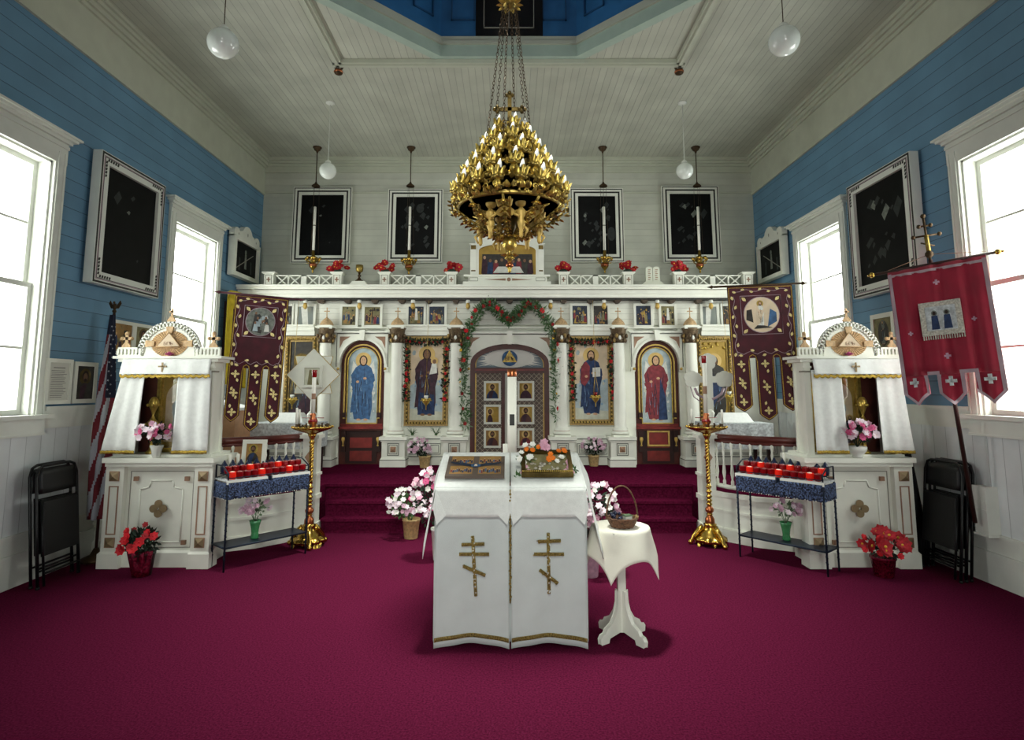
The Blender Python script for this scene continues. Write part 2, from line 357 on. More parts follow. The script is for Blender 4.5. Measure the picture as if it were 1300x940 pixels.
for sx in (-1, 1): m.box(*sorted((OC[0]+sx*(b0+.03), OC[0]+sx*(b1-.03))), OC[1]-b1, OC[1]+b1, ZC-.07, ZC-.05)
for sy in (-1, 1): m.box(OC[0]-b1, OC[0]+b1, *sorted((OC[1]+sy*(b0+.03), OC[1]+sy*(b1-.03))), ZC-.07, ZC-.05)
struct(m, 'trim_ceiling_beams')
def octring(m, r0, r1, z0, z1):
    for k in range(8):
        a0 = pi/8+k*pi/4; a1 = a0+pi/4; c = cos(pi/8)
        p = [(OC[0]+r/c*cos(a), OC[1]+r/c*sin(a)) for r, a in ((r0, a0), (r1, a0), (r1, a1), (r0, a1))]
        m.prismz(p, z0, z1)
m = M('rim_green'); octring(m, AP-.008, AP+.1, ZC-.004, 5.65); m.use('crown_white'); octring(m, AP-.035, AP+.1, 5.65, 5.69); octring(m, AP-.02, AP+.1, 5.69, 5.75); struct(m, 'trim_lantern_rim')
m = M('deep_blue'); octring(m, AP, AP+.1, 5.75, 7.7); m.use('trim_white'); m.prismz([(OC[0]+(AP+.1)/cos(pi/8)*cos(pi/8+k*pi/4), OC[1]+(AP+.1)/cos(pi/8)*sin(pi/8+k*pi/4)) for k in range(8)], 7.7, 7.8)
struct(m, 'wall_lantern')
m = M('panel_line')
for k in range(8):
    a = k*pi/4; n_ = Vector((cos(a), sin(a), 0)); t_ = Vector((-sin(a), cos(a), 0)); c = Vector((OC[0], OC[1], 0))+n_*(AP-.002)
    for u0, u1 in (((-.7, -.42), (.42, .7)) if k != 2 else ((-.66, -.44), (.42, .66))):
        pass
    for u0, u1 in ((-.68, -.40), (.40, .68)):
        for z0, z1, a0, a1 in ((5.95, 5.965, u0, u1), (7.3, 7.315, u0, u1), (5.95, 7.315, u0, u0+.015), (5.95, 7.315, u1-.015, u1)):
            q = [c+t_*a0-n_*.0, c+t_*a1, c+t_*a1-n_*.02, c+t_*a0-n_*.02]
            m.prismz([(v.x, v.y) for v in q], z0, z1)
struct(m, 'trim_lantern_panels')
# dark opening on lantern back face with pale tracery
yb = OC[1]+AP
m = M('void'); m.box(wx(604, 48, yb), wx(689, 48, yb), yb-.03, yb, 5.752, 7.2); dk = struct(m, 'window_9')
m = M('outline_soft'); xa, xb = wx(614, 40, yb), wx(678, 40, yb)
for r in ((xa, xb, 5.84, 5.852), (xa, xa+.01, 5.84, 7.1), (xb-.01, xb, 5.84, 7.1), ((xa+xb)/2-.005, (xa+xb)/2+.005, 5.84, 7.1), (xa, xb, 6.25, 6.26)): m.box(r[0], r[1], yb-.04, yb-.03, r[2], r[3])
m.build('tracery', dk)
# raised platform and steps
PZ = .5
LC = [(-2.22, 7.24), (-2.24, 6.95), (-2.40, 6.60), (-2.66, 6.33), (-3.0, 6.16), (-3.5, 6.07), (XL, 6.05)]
RC = [(2.20, 7.24), (2.22, 6.95), (2.36, 6.62), (2.60, 6.36), (2.92, 6.20), (3.4, 6.1), (XR, 6.06)]
m = M('carpet_steps')
m.prismz([(XL, YB)]+[(p[0], p[1]) for p in LC[::-1]]+[(x, y) for x, y in RC]+[(XR, YB)], PZ-.03, PZ)
m.prismz([(XL, YB)]+[(p[0], p[1]+.04) for p in LC[::-1]]+[(x, y+.04) for x, y in RC]+[(XR, YB)], 0, PZ-.03)
struct(m, 'raised_platform')
m = M('carpet_steps')
for z, y in ((PZ/3*2, 7.06), (PZ/3, 6.90)):
    m.box(-2.16, 2.14, y, 7.28, z-.03, z); m.box(-2.16, 2.14, y+.035, 7.28, 0, z-.03)
struct(m, 'steps')
# curved skirting walls of the platform
for nm, cv in (('left', LC), ('right', RC)):
    m = M('paint'); s = 1
    def off(cv, d):
        out = []
        for i, p in enumerate(cv):
            a = Vector(cv[max(0, i-1)]); b = Vector(cv[min(len(cv)-1, i+1)]); t = (b-a).normalized(); n_ = Vector((t.y, -t.x))
            if n_.y > 0: n_ = -n_
            if abs(n_.y) < .35: n_ = Vector((1 if nm == 'left' else -1, 0)) if 0 else n_
            out.append(Vector(p)+n_*d)
        return out
    def band(d, z0, z1):
        A = off(cv[1:], 0.0); B_ = off(cv[1:], d)
        for i in range(len(A)-1):
            q = [A[i], A[i+1], B_[i+1], B_[i]]; m.prismz([(v.x, v.y) for v in (q if nm == 'right' else q)], z0, z1)
    band(.02, 0, PZ); band(.045, 0, .13); band(.035, .30, .325); band(.035, .13, .14); band(.05, PZ-.035, PZ+.012)
    struct(m, 'trim_platform_'+nm)
    # balustrade
    root = thing('altar_rail', 'curved white altar rail with dark wooden handrail, behind the %s candle rack' % nm, 'railing', (cv[1][0], cv[1][1], PZ), group=None)
    path = off(cv[1:], -.08)
    m = M('rail_wood'); m.tube([(v.x, v.y, 1.10) for v in path], .035, 8); m.tube([(v.x, v.y, 1.055) for v in path], .022, 6); m.build('handrail', root, True)
    m = M('paint'); m.tube([(v.x, v.y, .56) for v in path], .025, 6); m.build('bottom_rail', root, True)
    L = [0]
    for i in range(len(path)-1): L.append(L[-1]+(path[i+1]-path[i]).length)
    N = 20
    for k in range(N):
        d = L[-1]*(k+.6)/N
        for i in range(len(path)-1):
            if L[i] <= d <= L[i+1]: p = path[i].lerp(path[i+1], (d-L[i])/(L[i+1]-L[i])); break
        m = M('paint'); m.lathe([(.018, 0), (.018, .05), (.010, .07), (.021, .14), (.012, .24), (.009, .32), (.016, .36), (.009, .40), (.018, .44), (.018, .485)], (p.x, p.y, .572), 8)
        m.build('baluster', root, True)
    # newel post
    x, y = cv[1][0]-(.03 if nm == 'left' else -.03), cv[1][1]-.02
    nw = thing('newel_post', 'white square newel post with diamond ornament at the %s end of the steps' % nm, 'post', (x, y-.06, 0))
    m = M('paint'); m.box(-.10, .10, -.10, .10, 0, .14); m.box(-.08, .08, -.08, .08, .14, 1.08); m.box(-.095, .095, -.095, .095, .40, .45); m.box(-.095, .095, -.095, .095, .66, .69); m.box(-.11, .11, -.11, .11, 1.08, 1.12); m.box(-.09, .09, -.09, .09, 1.12, 1.14)
    m.build('post', nw)
    m = M('trim_tan'); m.prism([(0, .80), (.05, .87), (0, .94), (-.05, .87)], -.095, -.08); 
    m.build('diamond', nw)
# ================================================================ ICON ART (flat painted panels)
def saint(m, cx, z0, h, robe, mantle, y, halo='halo', skin='skin', book=None, child=False, w=.34, bust=False, beard=True, light='fold_light'):
    W_ = h*w
    if bust:
        m.use(halo); m.disc(cx, z0+h*.72, h*.26, h*.26, y, 18)
        m.use(robe); m.pol([(cx-W_, z0), (cx+W_, z0), (cx+W_*.92, z0+h*.25), (cx+W_*.55, z0+h*.42), (cx+W_*.2, z0+h*.52), (cx-W_*.2, z0+h*.52), (cx-W_*.6, z0+h*.42), (cx-W_*.95, z0+h*.22)], y-.0006)
        m.use(mantle); m.pol([(cx-W_*.6, z0), (cx-W_*.1, z0), (cx+W_*.25, z0+h*.45), (cx+W_*.1, z0+h*.5), (cx-W_*.55, z0+h*.4)], y-.0012)
        m.use('hair'); m.disc(cx, z0+h*.73, h*.145, h*.18, y-.0018, 14)
        m.use(skin); m.disc(cx, z0+h*.69, h*.10, h*.145, y-.0024, 14)
        m.use('hair'); m.disc(cx, z0+h*.60, h*.07, h*.06, y-.003, 10)
        return
    hd = h*.068; zc = z0+h*.90
    m.use(halo); m.disc(cx, zc, hd*1.75, hd*1.75, y, 22)
    m.use(robe)
    m.pol([(cx-W_*.34, z0+h*.03), (cx-W_*.1, z0+h*.015), (cx+W_*.12, z0+h*.04), (cx+W_*.32, z0+h*.02), (cx+W_*.40, z0+h*.2), (cx+W_*.38, z0+h*.42), (cx+W_*.48, z0+h*.56), (cx+W_*.44, z0+h*.68), (cx+W_*.33, z0+h*.79), (cx+W_*.12, z0+h*.84), (cx-W_*.12, z0+h*.84), (cx-W_*.32, z0+h*.79), (cx-W_*.44, z0+h*.68), (cx-W_*.50, z0+h*.55), (cx-W_*.40, z0+h*.4), (cx-W_*.42, z0+h*.2)], y-.0006)
    m.use(mantle)
    m.pol([(cx-W_*.50, z0+h*.12), (cx-W_*.1, z0+h*.16), (cx+W_*.28, z0+h*.48), (cx+W_*.5, z0+h*.60), (cx+W_*.46, z0+h*.70), (cx+W_*.1, z0+h*.62), (cx-W_*.2, z0+h*.70), (cx-W_*.30, z0+h*.80), (cx-W_*.5, z0+h*.68), (cx-W_*.42, z0+h*.45)], y-.0012)
    m.use('fold')
    for k in range(15):
        x = cx+W_*R.uniform(-.34, .30); zz = R.uniform(.05, .6); L_ = R.uniform(.12, .3); a = R.uniform(-.10, .10)
        if zz+L_ < .8: m.pol([(x, z0+h*zz), (x+W_*.022, z0+h*(zz+.01)), (x+W_*(.03+a*.6), z0+h*(zz+L_*.6)), (x+W_*(.01+a), z0+h*(zz+L_))], y-.0016)
    m.use(light)
    for k in range(9):
        x = cx+W_*R.uniform(-.3, .26); zz = R.uniform(.08, .62); a = R.uniform(-.08, .08)
        m.pol([(x, z0+h*zz), (x+W_*.018, z0+h*zz), (x+W_*a, z0+h*(zz+R.uniform(.08, .17)))], y-.0018)
    m.use('hair'); m.disc(cx, zc-hd*.1, hd*.9, hd*1.2, y-.0018, 16)
    m.use(skin); m.disc(cx, zc-hd*.1, hd*.62, hd*.95, y-.0024, 14)
    if beard: m.use('hair'); m.disc(cx, zc-hd*.75, hd*.4, hd*.42, y-.003, 10)
    m.use('fold'); m.disc(cx-hd*.23, zc+hd*.1, hd*.12, hd*.06, y-.003, 6); m.disc(cx+hd*.23, zc+hd*.1, hd*.12, hd*.06, y-.003, 6)
    m.use(skin); m.disc(cx+W_*.08, z0+h*.63, hd*.4, hd*.28, y-.003, 8); m.disc(cx-W_*.22, z0+h*.58, hd*.35, hd*.3, y-.003, 8)
    m.disc(cx-W_*.15, z0+h*.02, hd*.5, hd*.25, y-.003, 8); m.disc(cx+W_*.15, z0+h*.02, hd*.5, hd*.25, y-.003, 8)
    if book: m.use('robe_white'); m.pol([(cx+W_*.06, z0+h*.57), (cx+W_*.40, z0+h*.58), (cx+W_*.40, z0+h*.72), (cx+W_*.06, z0+h*.71)], y-.0035)
    if child:
        m.use('halo'); m.disc(cx+W_*.33, z0+h*.80, hd*.8, hd*.8, y-.0032, 14); m.use('robe_white'); m.pol([(cx+W_*.12, z0+h*.60), (cx+W_*.45, z0+h*.62), (cx+W_*.42, z0+h*.76), (cx+W_*.22, z0+h*.76)], y-.0036)
        m.use('skin_dark'); m.disc(cx+W_*.33, z0+h*.79, hd*.42, hd*.5, y-.004, 10)
def speckle(m, x0, x1, z0, z1, y, n, mats, s=.02, seed=5):
    r = random.Random(seed)
    for k in range(n):
        m.use(r.choice(mats)); x, z = r.uniform(x0+s, x1-s), r.uniform(z0+s, z1-s); a = r.uniform(0, 3.1); q = s*r.uniform(.3, 1)
        pts = [(q*cos(a+t)*r.uniform(.5, 1), q*1.3*sin(a+t)*r.uniform(.5, 1)) for t in (0, 1.2, 2.4, 3.6, 5)]
        m.pol([(min(x1, max(x0, x+p)), min(z1, max(z0, z+w))) for p, w in pts], y-.00003*k)
def scene_art(m, x0, x1, z0, z1, y, bg, n=6, pal=('robe_navy', 'robe_plum', 'icon_olive', 'canvas_light', 'icon_dark', 'robe_red'), hi='icon_ochre', seed=1):
    r = random.Random(seed); w, h = x1-x0, z1-z0
    m.use(bg); m.pol([(x0, z0), (x1, z0), (x1, z1), (x0, z1)], y)
    m.use(hi)
    for k in range(3):
        cx = x0+w*r.uniform(.2, .8); m.pol([(max(x0, cx-w*.2), z0+h*.1), (min(x1, cx+w*.2), z0+h*.1), (cx+w*r.uniform(-.1, .1), z0+h*r.uniform(.5, .85)), (cx-w*.1, z0+h*.5)], y-.0004-.0002*k)
    speckle(m, x0, x1, z0, z1, y-.001, 26, (bg, 'icon_olive', 'icon_dark', 'canvas_fig', hi), w*.13, seed)
    y -= .001
    for k in range(n):
        cx = x0+w*(.14+.72*k/(max(1, n-1))); zb = z0+h*r.uniform(.04, .35); hh = h*r.uniform(.35, .5); ww = w*r.uniform(.06, .10)
        yy = y-.0012-.0004*k
        m.use(r.choice(pal)); m.pol([(cx-ww, zb), (cx+ww, zb), (cx+ww*.8, zb+hh*.6), (cx+ww*.3, zb+hh*.8), (cx-ww*.3, zb+hh*.8), (cx-ww*.8, zb+hh*.55)], yy)
        m.use('halo' if r.random() < .5 else 'hair'); m.disc(cx, zb+hh*.88, ww*.55, ww*.62, yy-.0002, 10)
        m.use('skin'); m.disc(cx, zb+hh*.86, ww*.34, ww*.42, yy-.0003, 8)
def rect_frame(m, x0, x1, z0, z1, t, y0, y1):
    m.box(x0, x0+t, y0, y1, z0, z1); m.box(x1-t, x1, y0, y1, z0, z1); m.box(x0+t, x1-t, y0, y1, z0, z0+t); m.box(x0+t, x1-t, y0, y1, z1-t, z1)
def framed(name, label, cat, w, h, t, art, loc, rz=0, rx=0, frame='frame_white', depth=.03, group=None, mat_='canvas_dark', inner=None, lean=0):
    """a framed picture, back at local y=0, facing -y"""
    root = thing(name, label, cat, loc, rz, group, rx)
    m = M(frame); rect_frame(m, -w/2, w/2, 0, h, t, -depth, 0); 
    if inner:
        for mt, a, tt, yy in inner: m.use(mt); rect_frame(m, -w/2+a, w/2-a, a, h-a, tt, -depth-yy-.002, -depth+.001)
    m.build('frame', root)
    m = M(mat_); m.box(-w/2+t*.9, w/2-t*.9, -depth*.6, -.002, t*.9, h-t*.9)
    art(m, -w/2+t, w/2-t, t, h-t, -depth*.6-.001)
    m.build('picture', root)
    return root
# ================================================================ ICONOSTASIS
Y0 = 9.05
def I(px, py, Y=None): v = at(px, py, Y or Y0); return v.x, v.z
def ix(px, py=480, Y=None): return I(px, py, Y)[0]
def iz(py, Y=None): return I(647, py, Y)[1]
ic = thing('iconostasis', 'tall white icon screen with arches, columns and cornice across the church', 'altar screen', (0, Y0, PZ))
CORN_T, CORN_B = iz(362, 8.8), iz(378, 8.85)
# main wall of the screen, with openings for doors
m = M('paint')
DX0, DX1 = ix(597), ix(697); SL0, SL1 = ix(432), ix(488); SR0, SR1 = ix(806), ix(862)
LT = iz(413)
for a, b in ((XL+.01, SL0), (SL1, DX0), (DX1, SR0), (SR1, XR-.01)): m.box(a, b, Y0, Y0+.12, PZ, LT)
m.box(SL0, SL1, Y0+.08, Y0+.12, PZ, LT); m.box(SR0, SR1, Y0+.08, Y0+.12, PZ, LT); m.box(DX0, DX1, Y0+.08, Y0+.12, PZ, LT)
m.build('screen_wall', ic, True)
m = M('screen_boards'); m.box(XL+.01, XR-.01, Y0, Y0+.12, LT, CORN_B+.02); m.build('frieze', ic, True)
m = M('paint')
for d, a, b in ((.30, .82, 1), (.27, .62, .82), (.23, .30, .62), (.20, 0, .30)): m.box(XL+.01, XR-.01, Y0-d, Y0+.12, CORN_B+(CORN_T-CORN_B)*a, CORN_B+(CORN_T-CORN_B)*b)
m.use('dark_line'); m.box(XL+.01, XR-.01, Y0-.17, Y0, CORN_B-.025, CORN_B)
m.use('outline_soft'); m.box(XL+.01, XR-.01, Y0-.276, Y0, CORN_B+(CORN_T-CORN_B)*.615, CORN_B+(CORN_T-CORN_B)*.63)
m.build('cornice', ic, True)
for k in range(-7, 8):
    px = 647+34.3*k
    m = M('bracket_dark'); x = ix(px, 381, 8.93)
    m.prism([(x-.055, CORN_B-.02), (x+.055, CORN_B-.02), (x+.04, CORN_B-.055), (x+.02, CORN_B-.075), (x-.02, CORN_B-.075), (x-.04, CORN_B-.055)], Y0-.15, Y0-.02)
    m.build('modillion', ic, True)
for px in (387, 456, 524, 594, 699, 767, 835, 903):
    x, z = I(px, 378, 8.9)
    b = thing('light_bulb', 'amber glass bulb under the cornice, %s' % {387: 'above the leftmost white framed mirror-like picture', 456: 'above the left arched icon', 524: 'above the small icon pair left of the doors', 594: 'just left of the green garland', 699: 'just right of the green garland', 767: 'above the small icon pair right of the doors', 835: 'above the right arched icon', 903: 'above the rightmost white framed mirror-like picture'}[px], 'light bulb', (x, 8.93, z-.03), group='bulbs under the cornice')
    m = M('ceramic'); m.lathe([(.03, -.05), (.034, -.03), (.03, 0)], n=12); m.build('socket', b)
    m = M('gilt'); m.lathe([(.004, -.15), (.026, -.13), (.036, -.105), (.028, -.07), (.02, -.05)], n=12); m.build('globe', b)
# door case mouldings : central arch
cx = ix(647); 
def archpts(x0, x1, zs, zt, n=16, pw=1.0):
    c = (x0+x1)/2; r = (x1-x0)/2
    return [(c-r*cos(pi*i/n), zs+(zt-zs)*sin(pi*i/n)**pw) for i in range(n+1)]
def archband(m, x0, x1, zb, zs, zt, t, y0, y1, n=16):
    A = [(x0, zb)]+archpts(x0, x1, zs, zt, n)+[(x1, zb)]; B = [(x0+t, zb)]+archpts(x0+t, x1-t, zs, zt-t, n)+[(x1-t, zb)]
    for i in range(len(A)-1):
        q = [A[i], A[i+1], B[i+1], B[i]]; m.prism(q, y0, y1)
def archfill(m, x0, x1, zb, zs, zt, y, n=16): m.pol([(x0, zb)]+archpts(x0, x1, zs, zt, n)+[(x1, zb)], y)
def spandrel(m, x0, x1, zs, zt, ztop, y0, y1, n=16):
    A = archpts(x0, x1, zs, zt, n)
    for i in range(n):
        (a, b), (c, d) = A[i], A[i+1]; m.prism([(a, b), (c, d), (c, ztop), (a, ztop)], y0, y1)
def arch_case(x0, x1, zs, zt, ztop, key=True, wide=.07, name='arch_surround'):
    m = M('paint')
    spandrel(m, x0, x1, zs, zt, ztop, Y0-.05, Y0+.08); m.box(x0-wide, x0, Y0-.05, Y0+.02, zs-.12, ztop); m.box(x1, x1+wide, Y0-.05, Y0+.02, zs-.12, ztop)
    m.box(x0-wide-.02, x1+wide+.02, Y0-.08, Y0, ztop, ztop+.025)
    archband(m, x0-.035, x1+.035, zs, zs, zt+.035, .035, Y0-.07, Y0-.05)
    c = (x0+x1)/2
    if key: m.prism([(c-.03, zt-.01), (c+.03, zt-.01), (c+.045, ztop+.04), (c-.045, ztop+.04)], Y0-.10, Y0-.03)
    m.use('outline'); rect = (x0-wide+.01, x1+wide-.01)
    m.box(rect[0], rect[1], Y0-.056, Y0-.05, ztop-.02, ztop-.008); m.box(rect[0], rect[0]+.01, Y0-.056, Y0-.05, zs-.05, ztop-.008); m.box(rect[1]-.01, rect[1], Y0-.056, Y0-.05, zs-.05, ztop-.008)
    m.use('trim_tan')
    for s_, xe in ((1, x0-.01), (-1, x1+.01)): m.prism([(xe, ztop-.06), (xe+s_*.16, ztop-.06), (xe+s_*.05, ztop-.13), (xe, ztop-.24)], Y0-.056, Y0-.048)
    m.use('gilt'); m.ball((x0-.02, Y0-.07, zs-.08), .022, 8); m.ball((x1+.02, Y0-.07, zs-.08), .022, 8)
    m.build(name, ic, True)
zA, zT = iz(462), iz(432)
arch_case(SL0, SL1, zA, zT, iz(423)); arch_case(SR0, SR1, zA, zT, iz(423))
arch_case(DX0, DX1, iz(462), iz(437), iz(424), wide=.06)
# arched side doors ("deacon's doors")
for (a, b, lb, robe, mantle, sd_) in ((SL0, SL1, 'arched brown side door with blue robed angel painting, left of centre', 'robe_blue', 'robe_blue', 0), (SR0, SR1, 'arched brown side door with red robed angel painting, right of centre', 'robe_red', 'robe_red', 1)):
    d = thing('deacon_gate', lb, 'door', ((a+b)/2, Y0+.04, PZ))
    m = M('brown_wood'); spandrel(m, a, b, zA, zT, zT-.001, 0, 0) if 0 else None
    archfill(m, a, b, PZ, zA, zT, Y0+.05); m.use('red_wood'); m.box(a+.02, b-.02, Y0+.03, Y0+.06, iz(543)-.0, iz(540)+.02)
    m.use('brown_dark'); m.box(a+.10, b-.10, Y0+.035, Y0+.05, PZ+.02, iz(548)); m.use('red_wood'); m.box(a+.17, b-.17, Y0+.028, Y0+.04, PZ+.05, iz(573)); m.box(a+.17, b-.17, Y0+.028, Y0+.04, iz(569), iz(556))
    m.build('door_panel', d, True)
    m = M('red_wood'); m.box(a+.0, b-.0, Y0-.03, Y0+.05, iz(545), iz(542)); m.use('brown_wood'); m.box(a+.01, b-.01, Y0-.01, Y0+.05, iz(547), iz(545)); m.build('shelf', d, True)
    pw = .085
    m = M('gilt'); archband(m, a+.055, b-.055, iz(524), zA+.02, zT-.06, .022, Y0+.01, Y0+.05); m.use('gold'); archband(m, a+.10, b-.10, iz(537), zA+.02, zT-.11, .012, Y0+.02, Y0+.05); m.use('gilt'); m.box(a+.10, b-.10, Y0+.02, Y0+.05, iz(538.5), iz(537)); m.build('arched_frame', d, True)
    m = M('sky_cloud'); archfill(m, a+.112, b-.112, iz(537), zA+.02, zT-.122, Y0+.045); c = (a+b)/2
    m.use('robe_white'); 
    for s_ in (-1, 1): m.pol([(c+s_*.05, iz(470)), (c+s_*.16, iz(458)), (c+s_*.19, iz(480)), (c+s_*.17, iz(505)), (c+s_*.10, iz(490))], Y0+.0445)
    saint(m, c, iz(535), iz(449)-iz(535), robe, mantle, Y0+.044, w=.36, beard=False)
    speckle(m, a+.13, a+.20, iz(535), iz(480), Y0+.0435, 14, ('sky_cloud', 'robe_white', 'ground_pale'), .03, 3); speckle(m, b-.20, b-.13, iz(535), iz(480), Y0+.0435, 14, ('sky_cloud', 'robe_white', 'ground_pale'), .03, 4)
    if sd_: m.use('robe_navy'); m.pol([(c+.02, iz(534)), (c+.16, iz(533)), (c+.14, iz(505)), (c+.06, iz(480))], Y0+.0405)
    m.build('painting', d, True)
    for s_ in (-1, 1):
        x = c+s_*(.5*(b-a)-.075)
        m = M('brown_dark'); m.box(x-.03, x+.03, Y0-.0, Y0+.05, iz(531), iz(524)); m.box(x-.035, x+.035, Y0+.0, Y0+.05, iz(574), iz(547)); m.use('gilt'); m.lathe([(.004, 0), (.02, .01), (.007, .03), (.012, .06), (.028, .10), (.024, .13), (.012, .14)], (x, Y0-.005, iz(567)), 10)
        m.lathe([(.015, 0), (.02, .01), (.015, .02)], (x, Y0+.0, iz(532)), 8)
        m.build('vase_bracket', d, True)
    if sd_: m = M('gilt'); rect_frame(m, c-.17, c+.17, iz(567), iz(547), .025, Y0+.0, Y0+.03); m.use('red_wood'); m.box(c-.15, c+.15, Y0+.015, Y0+.03, iz(566), iz(549)); m.build('gilt_frame', d, True)
# royal doors
d = thing('royal_doors', 'brown lattice double doors with small icons under a radiant arch', 'door', (cx, Y0+.04, PZ)); d['kind'] = 'thing'
m = M('brown_wood'); archband(m, DX0, DX1, PZ, iz(462), iz(437), .075, Y0-.01, Y0+.08); m.box(DX0, DX1, Y0-.0, Y0+.08, iz(474), iz(467)); m.use('red_wood'); m.box(DX0+.07, DX1-.07, Y0-.01, Y0, iz(471), iz(469)); m.build('door_frame', d, True)
a, b = DX0+.075, DX1-.075
m = M('tymp'); archfill(m, a, b, iz(467), iz(462), iz(441), Y0+.06)
m.use('gilt'); archband(m, a, b, iz(467), iz(462), iz(441), .012, Y0+.03, Y0+.06); m.use('rays'); m.disc(cx, iz(455), (b-a)*.36, .145, Y0+.0585, 30)
tz = iz(455)
for k in range(110):
    an = 2*pi*k/110+.02*R.random(); ca, sa = cos(an), sin(an)
    rx = (b-a)/2*.97; zz = (iz(443)-tz) if sa > 0 else (tz-iz(466)); L = min(rx/max(abs(ca), 1e-3), zz/max(abs(sa), 1e-3))
    if sa > 0: L = min(L, 1/sqrt((ca/rx)**2+(sa/(zz*1.15))**2))
    L *= R.uniform(.86, 1.0); w_ = .045
    m.pol([(cx+.06*cos(an-w_*2), tz+.06*sin(an-w_*2)), (cx+L*ca, tz+L*sa), (cx+.06*cos(an+w_*2), tz+.06*sin(an+w_*2))], Y0+.057-.00002*k)
    m.pol([(cx+L*.6*cos(an-.05), tz+L*.6*sin(an-.05)), (cx+L*ca, tz+L*sa), (cx+L*.6*cos(an+.05), tz+L*.6*sin(an+.05)), (cx, tz)], Y0+.0565-.00002*k)
m.use('robe_blue'); m.disc(cx, tz, .12, .12, Y0+.05, 24); m.use('gold_old'); m.pol([(cx-.115, tz-.06), (cx+.115, tz-.06), (cx, tz+.13)], Y0+.049); m.use('gilt'); m.pol([(cx-.085, tz-.045), (cx+.085, tz-.045), (cx, tz+.095)], Y0+.048)
m.build('tympanum', d, True)
def text(s, size, loc, parent, mt, name='lettering', rz=0):
    c = bpy.data.curves.new(name, 'FONT'); c.body = s; c.size = size; c.align_x = 'CENTER'; c.align_y = 'CENTER'; c.extrude = .001
    c.materials.append(MT[mt]); o = bpy.data.objects.new(name, c); COL.objects.link(o); o.location = loc; o.rotation_euler = (pi/2, 0, rz)
    me = bpy.data.meshes.new_from_object(o); bpy.data.objects.remove(o); o = bpy.data.objects.new(name, me); COL.objects.link(o); o.rotation_euler = (pi/2, 0, rz)
    o.parent = parent; o.location = Vector(loc)-Vector(parent.location)
    if not me.materials: me.materials.append(MT[mt])
    return o
text('\u0411\u0413\u042a', .075, (cx, Y0+.045, tz-.008), d, 'brown_dark')
mid = ix(648)
for s_, (xa, xb) in enumerate(((a, ix(641)), (ix(653), b))):
    m = M('lattice'); m.box(xa, xb, Y0+.02, Y0+.06, PZ+.02, iz(474)); m.use('lattice_line')
    w_ = xb-xa; z_0, z_1 = PZ+.02, iz(474); st = .075
    k = -40
    while k < 60:
        for sg in (1, -1):
            # diagonal line clipped to the leaf
            def cl(z): return xa+w_/2+sg*((z-z_0)-k*st)
            pts = []
            zA_, zB_ = z_0, z_1
            xs = sorted([(((xa-xa-w_/2)*sg)+k*st+z_0), (((xb-xa-w_/2)*sg)+k*st+z_0)])
            lo, hi = max(zA_, xs[0]), min(zB_, xs[1])
            if hi-lo > .01: m.pol([(cl(lo)-.004, lo), (cl(lo)+.004, lo), (cl(hi)+.004, hi), (cl(hi)-.004, hi)], Y0+.019)
        k += 1
    m.use('gilt'); m.box(*( (xa, xa+.018) if s_ == 0 else (xb-.018, xb)), Y0+.01, Y0+.03, PZ+.02, iz(474))
    m.use('brown_wood'); m.box(*((xb-.05, xb) if s_ == 0 else (xa, xa+.02)), Y0+.01, Y0+.03, PZ+.02, iz(474))
    leafo = m.build('door_leaf', d, True)
    for r_, (p0, p1) in enumerate(((509, 484), (539, 514), (569, 544), (590, 574))):
        pc = 625 if s_ == 0 else 667.5; x = ix(pc, (p0+p1)/2); z0, z1 = iz(p0), iz(p1)
        if r_ == 3: z0 = PZ+.03
        m = M('frame_white'); rect_frame(m, x-.13, x+.13, z0, z1, .033, Y0-.005, Y0+.02)
        m.use(('icon_gold', 'icon_gold', 'icon_ochre', 'icon_ochre')[r_]); m.pol([(x-.1, z0+.03), (x+.1, z0+.03), (x+.1, z1-.03), (x-.1, z1-.03)], Y0+.012)
        if r_ == 1 and s_ == 0:
            saint(m, x-.035, z0+.034, (z1-z0)*.72, 'robe_plum', 'robe_plum', Y0+.011, w=.2, bust=True, skin='skin_dark')
        else: saint(m, x, z0+.034, (z1-z0)*.8, ('robe_navy', 'robe_plum', 'brown_wood', 'robe_red')[(r_+s_) % 4], 'robe_plum', Y0+.011, halo='halo', w=.36, bust=True, skin='skin_dark')
        m.build('icon_panel', leafo, True)
m = M('frame_white'); m.box(ix(643), ix(645), Y0-.0, Y0+.03, PZ+.02, iz(474)); m.build('astragal', d, True)
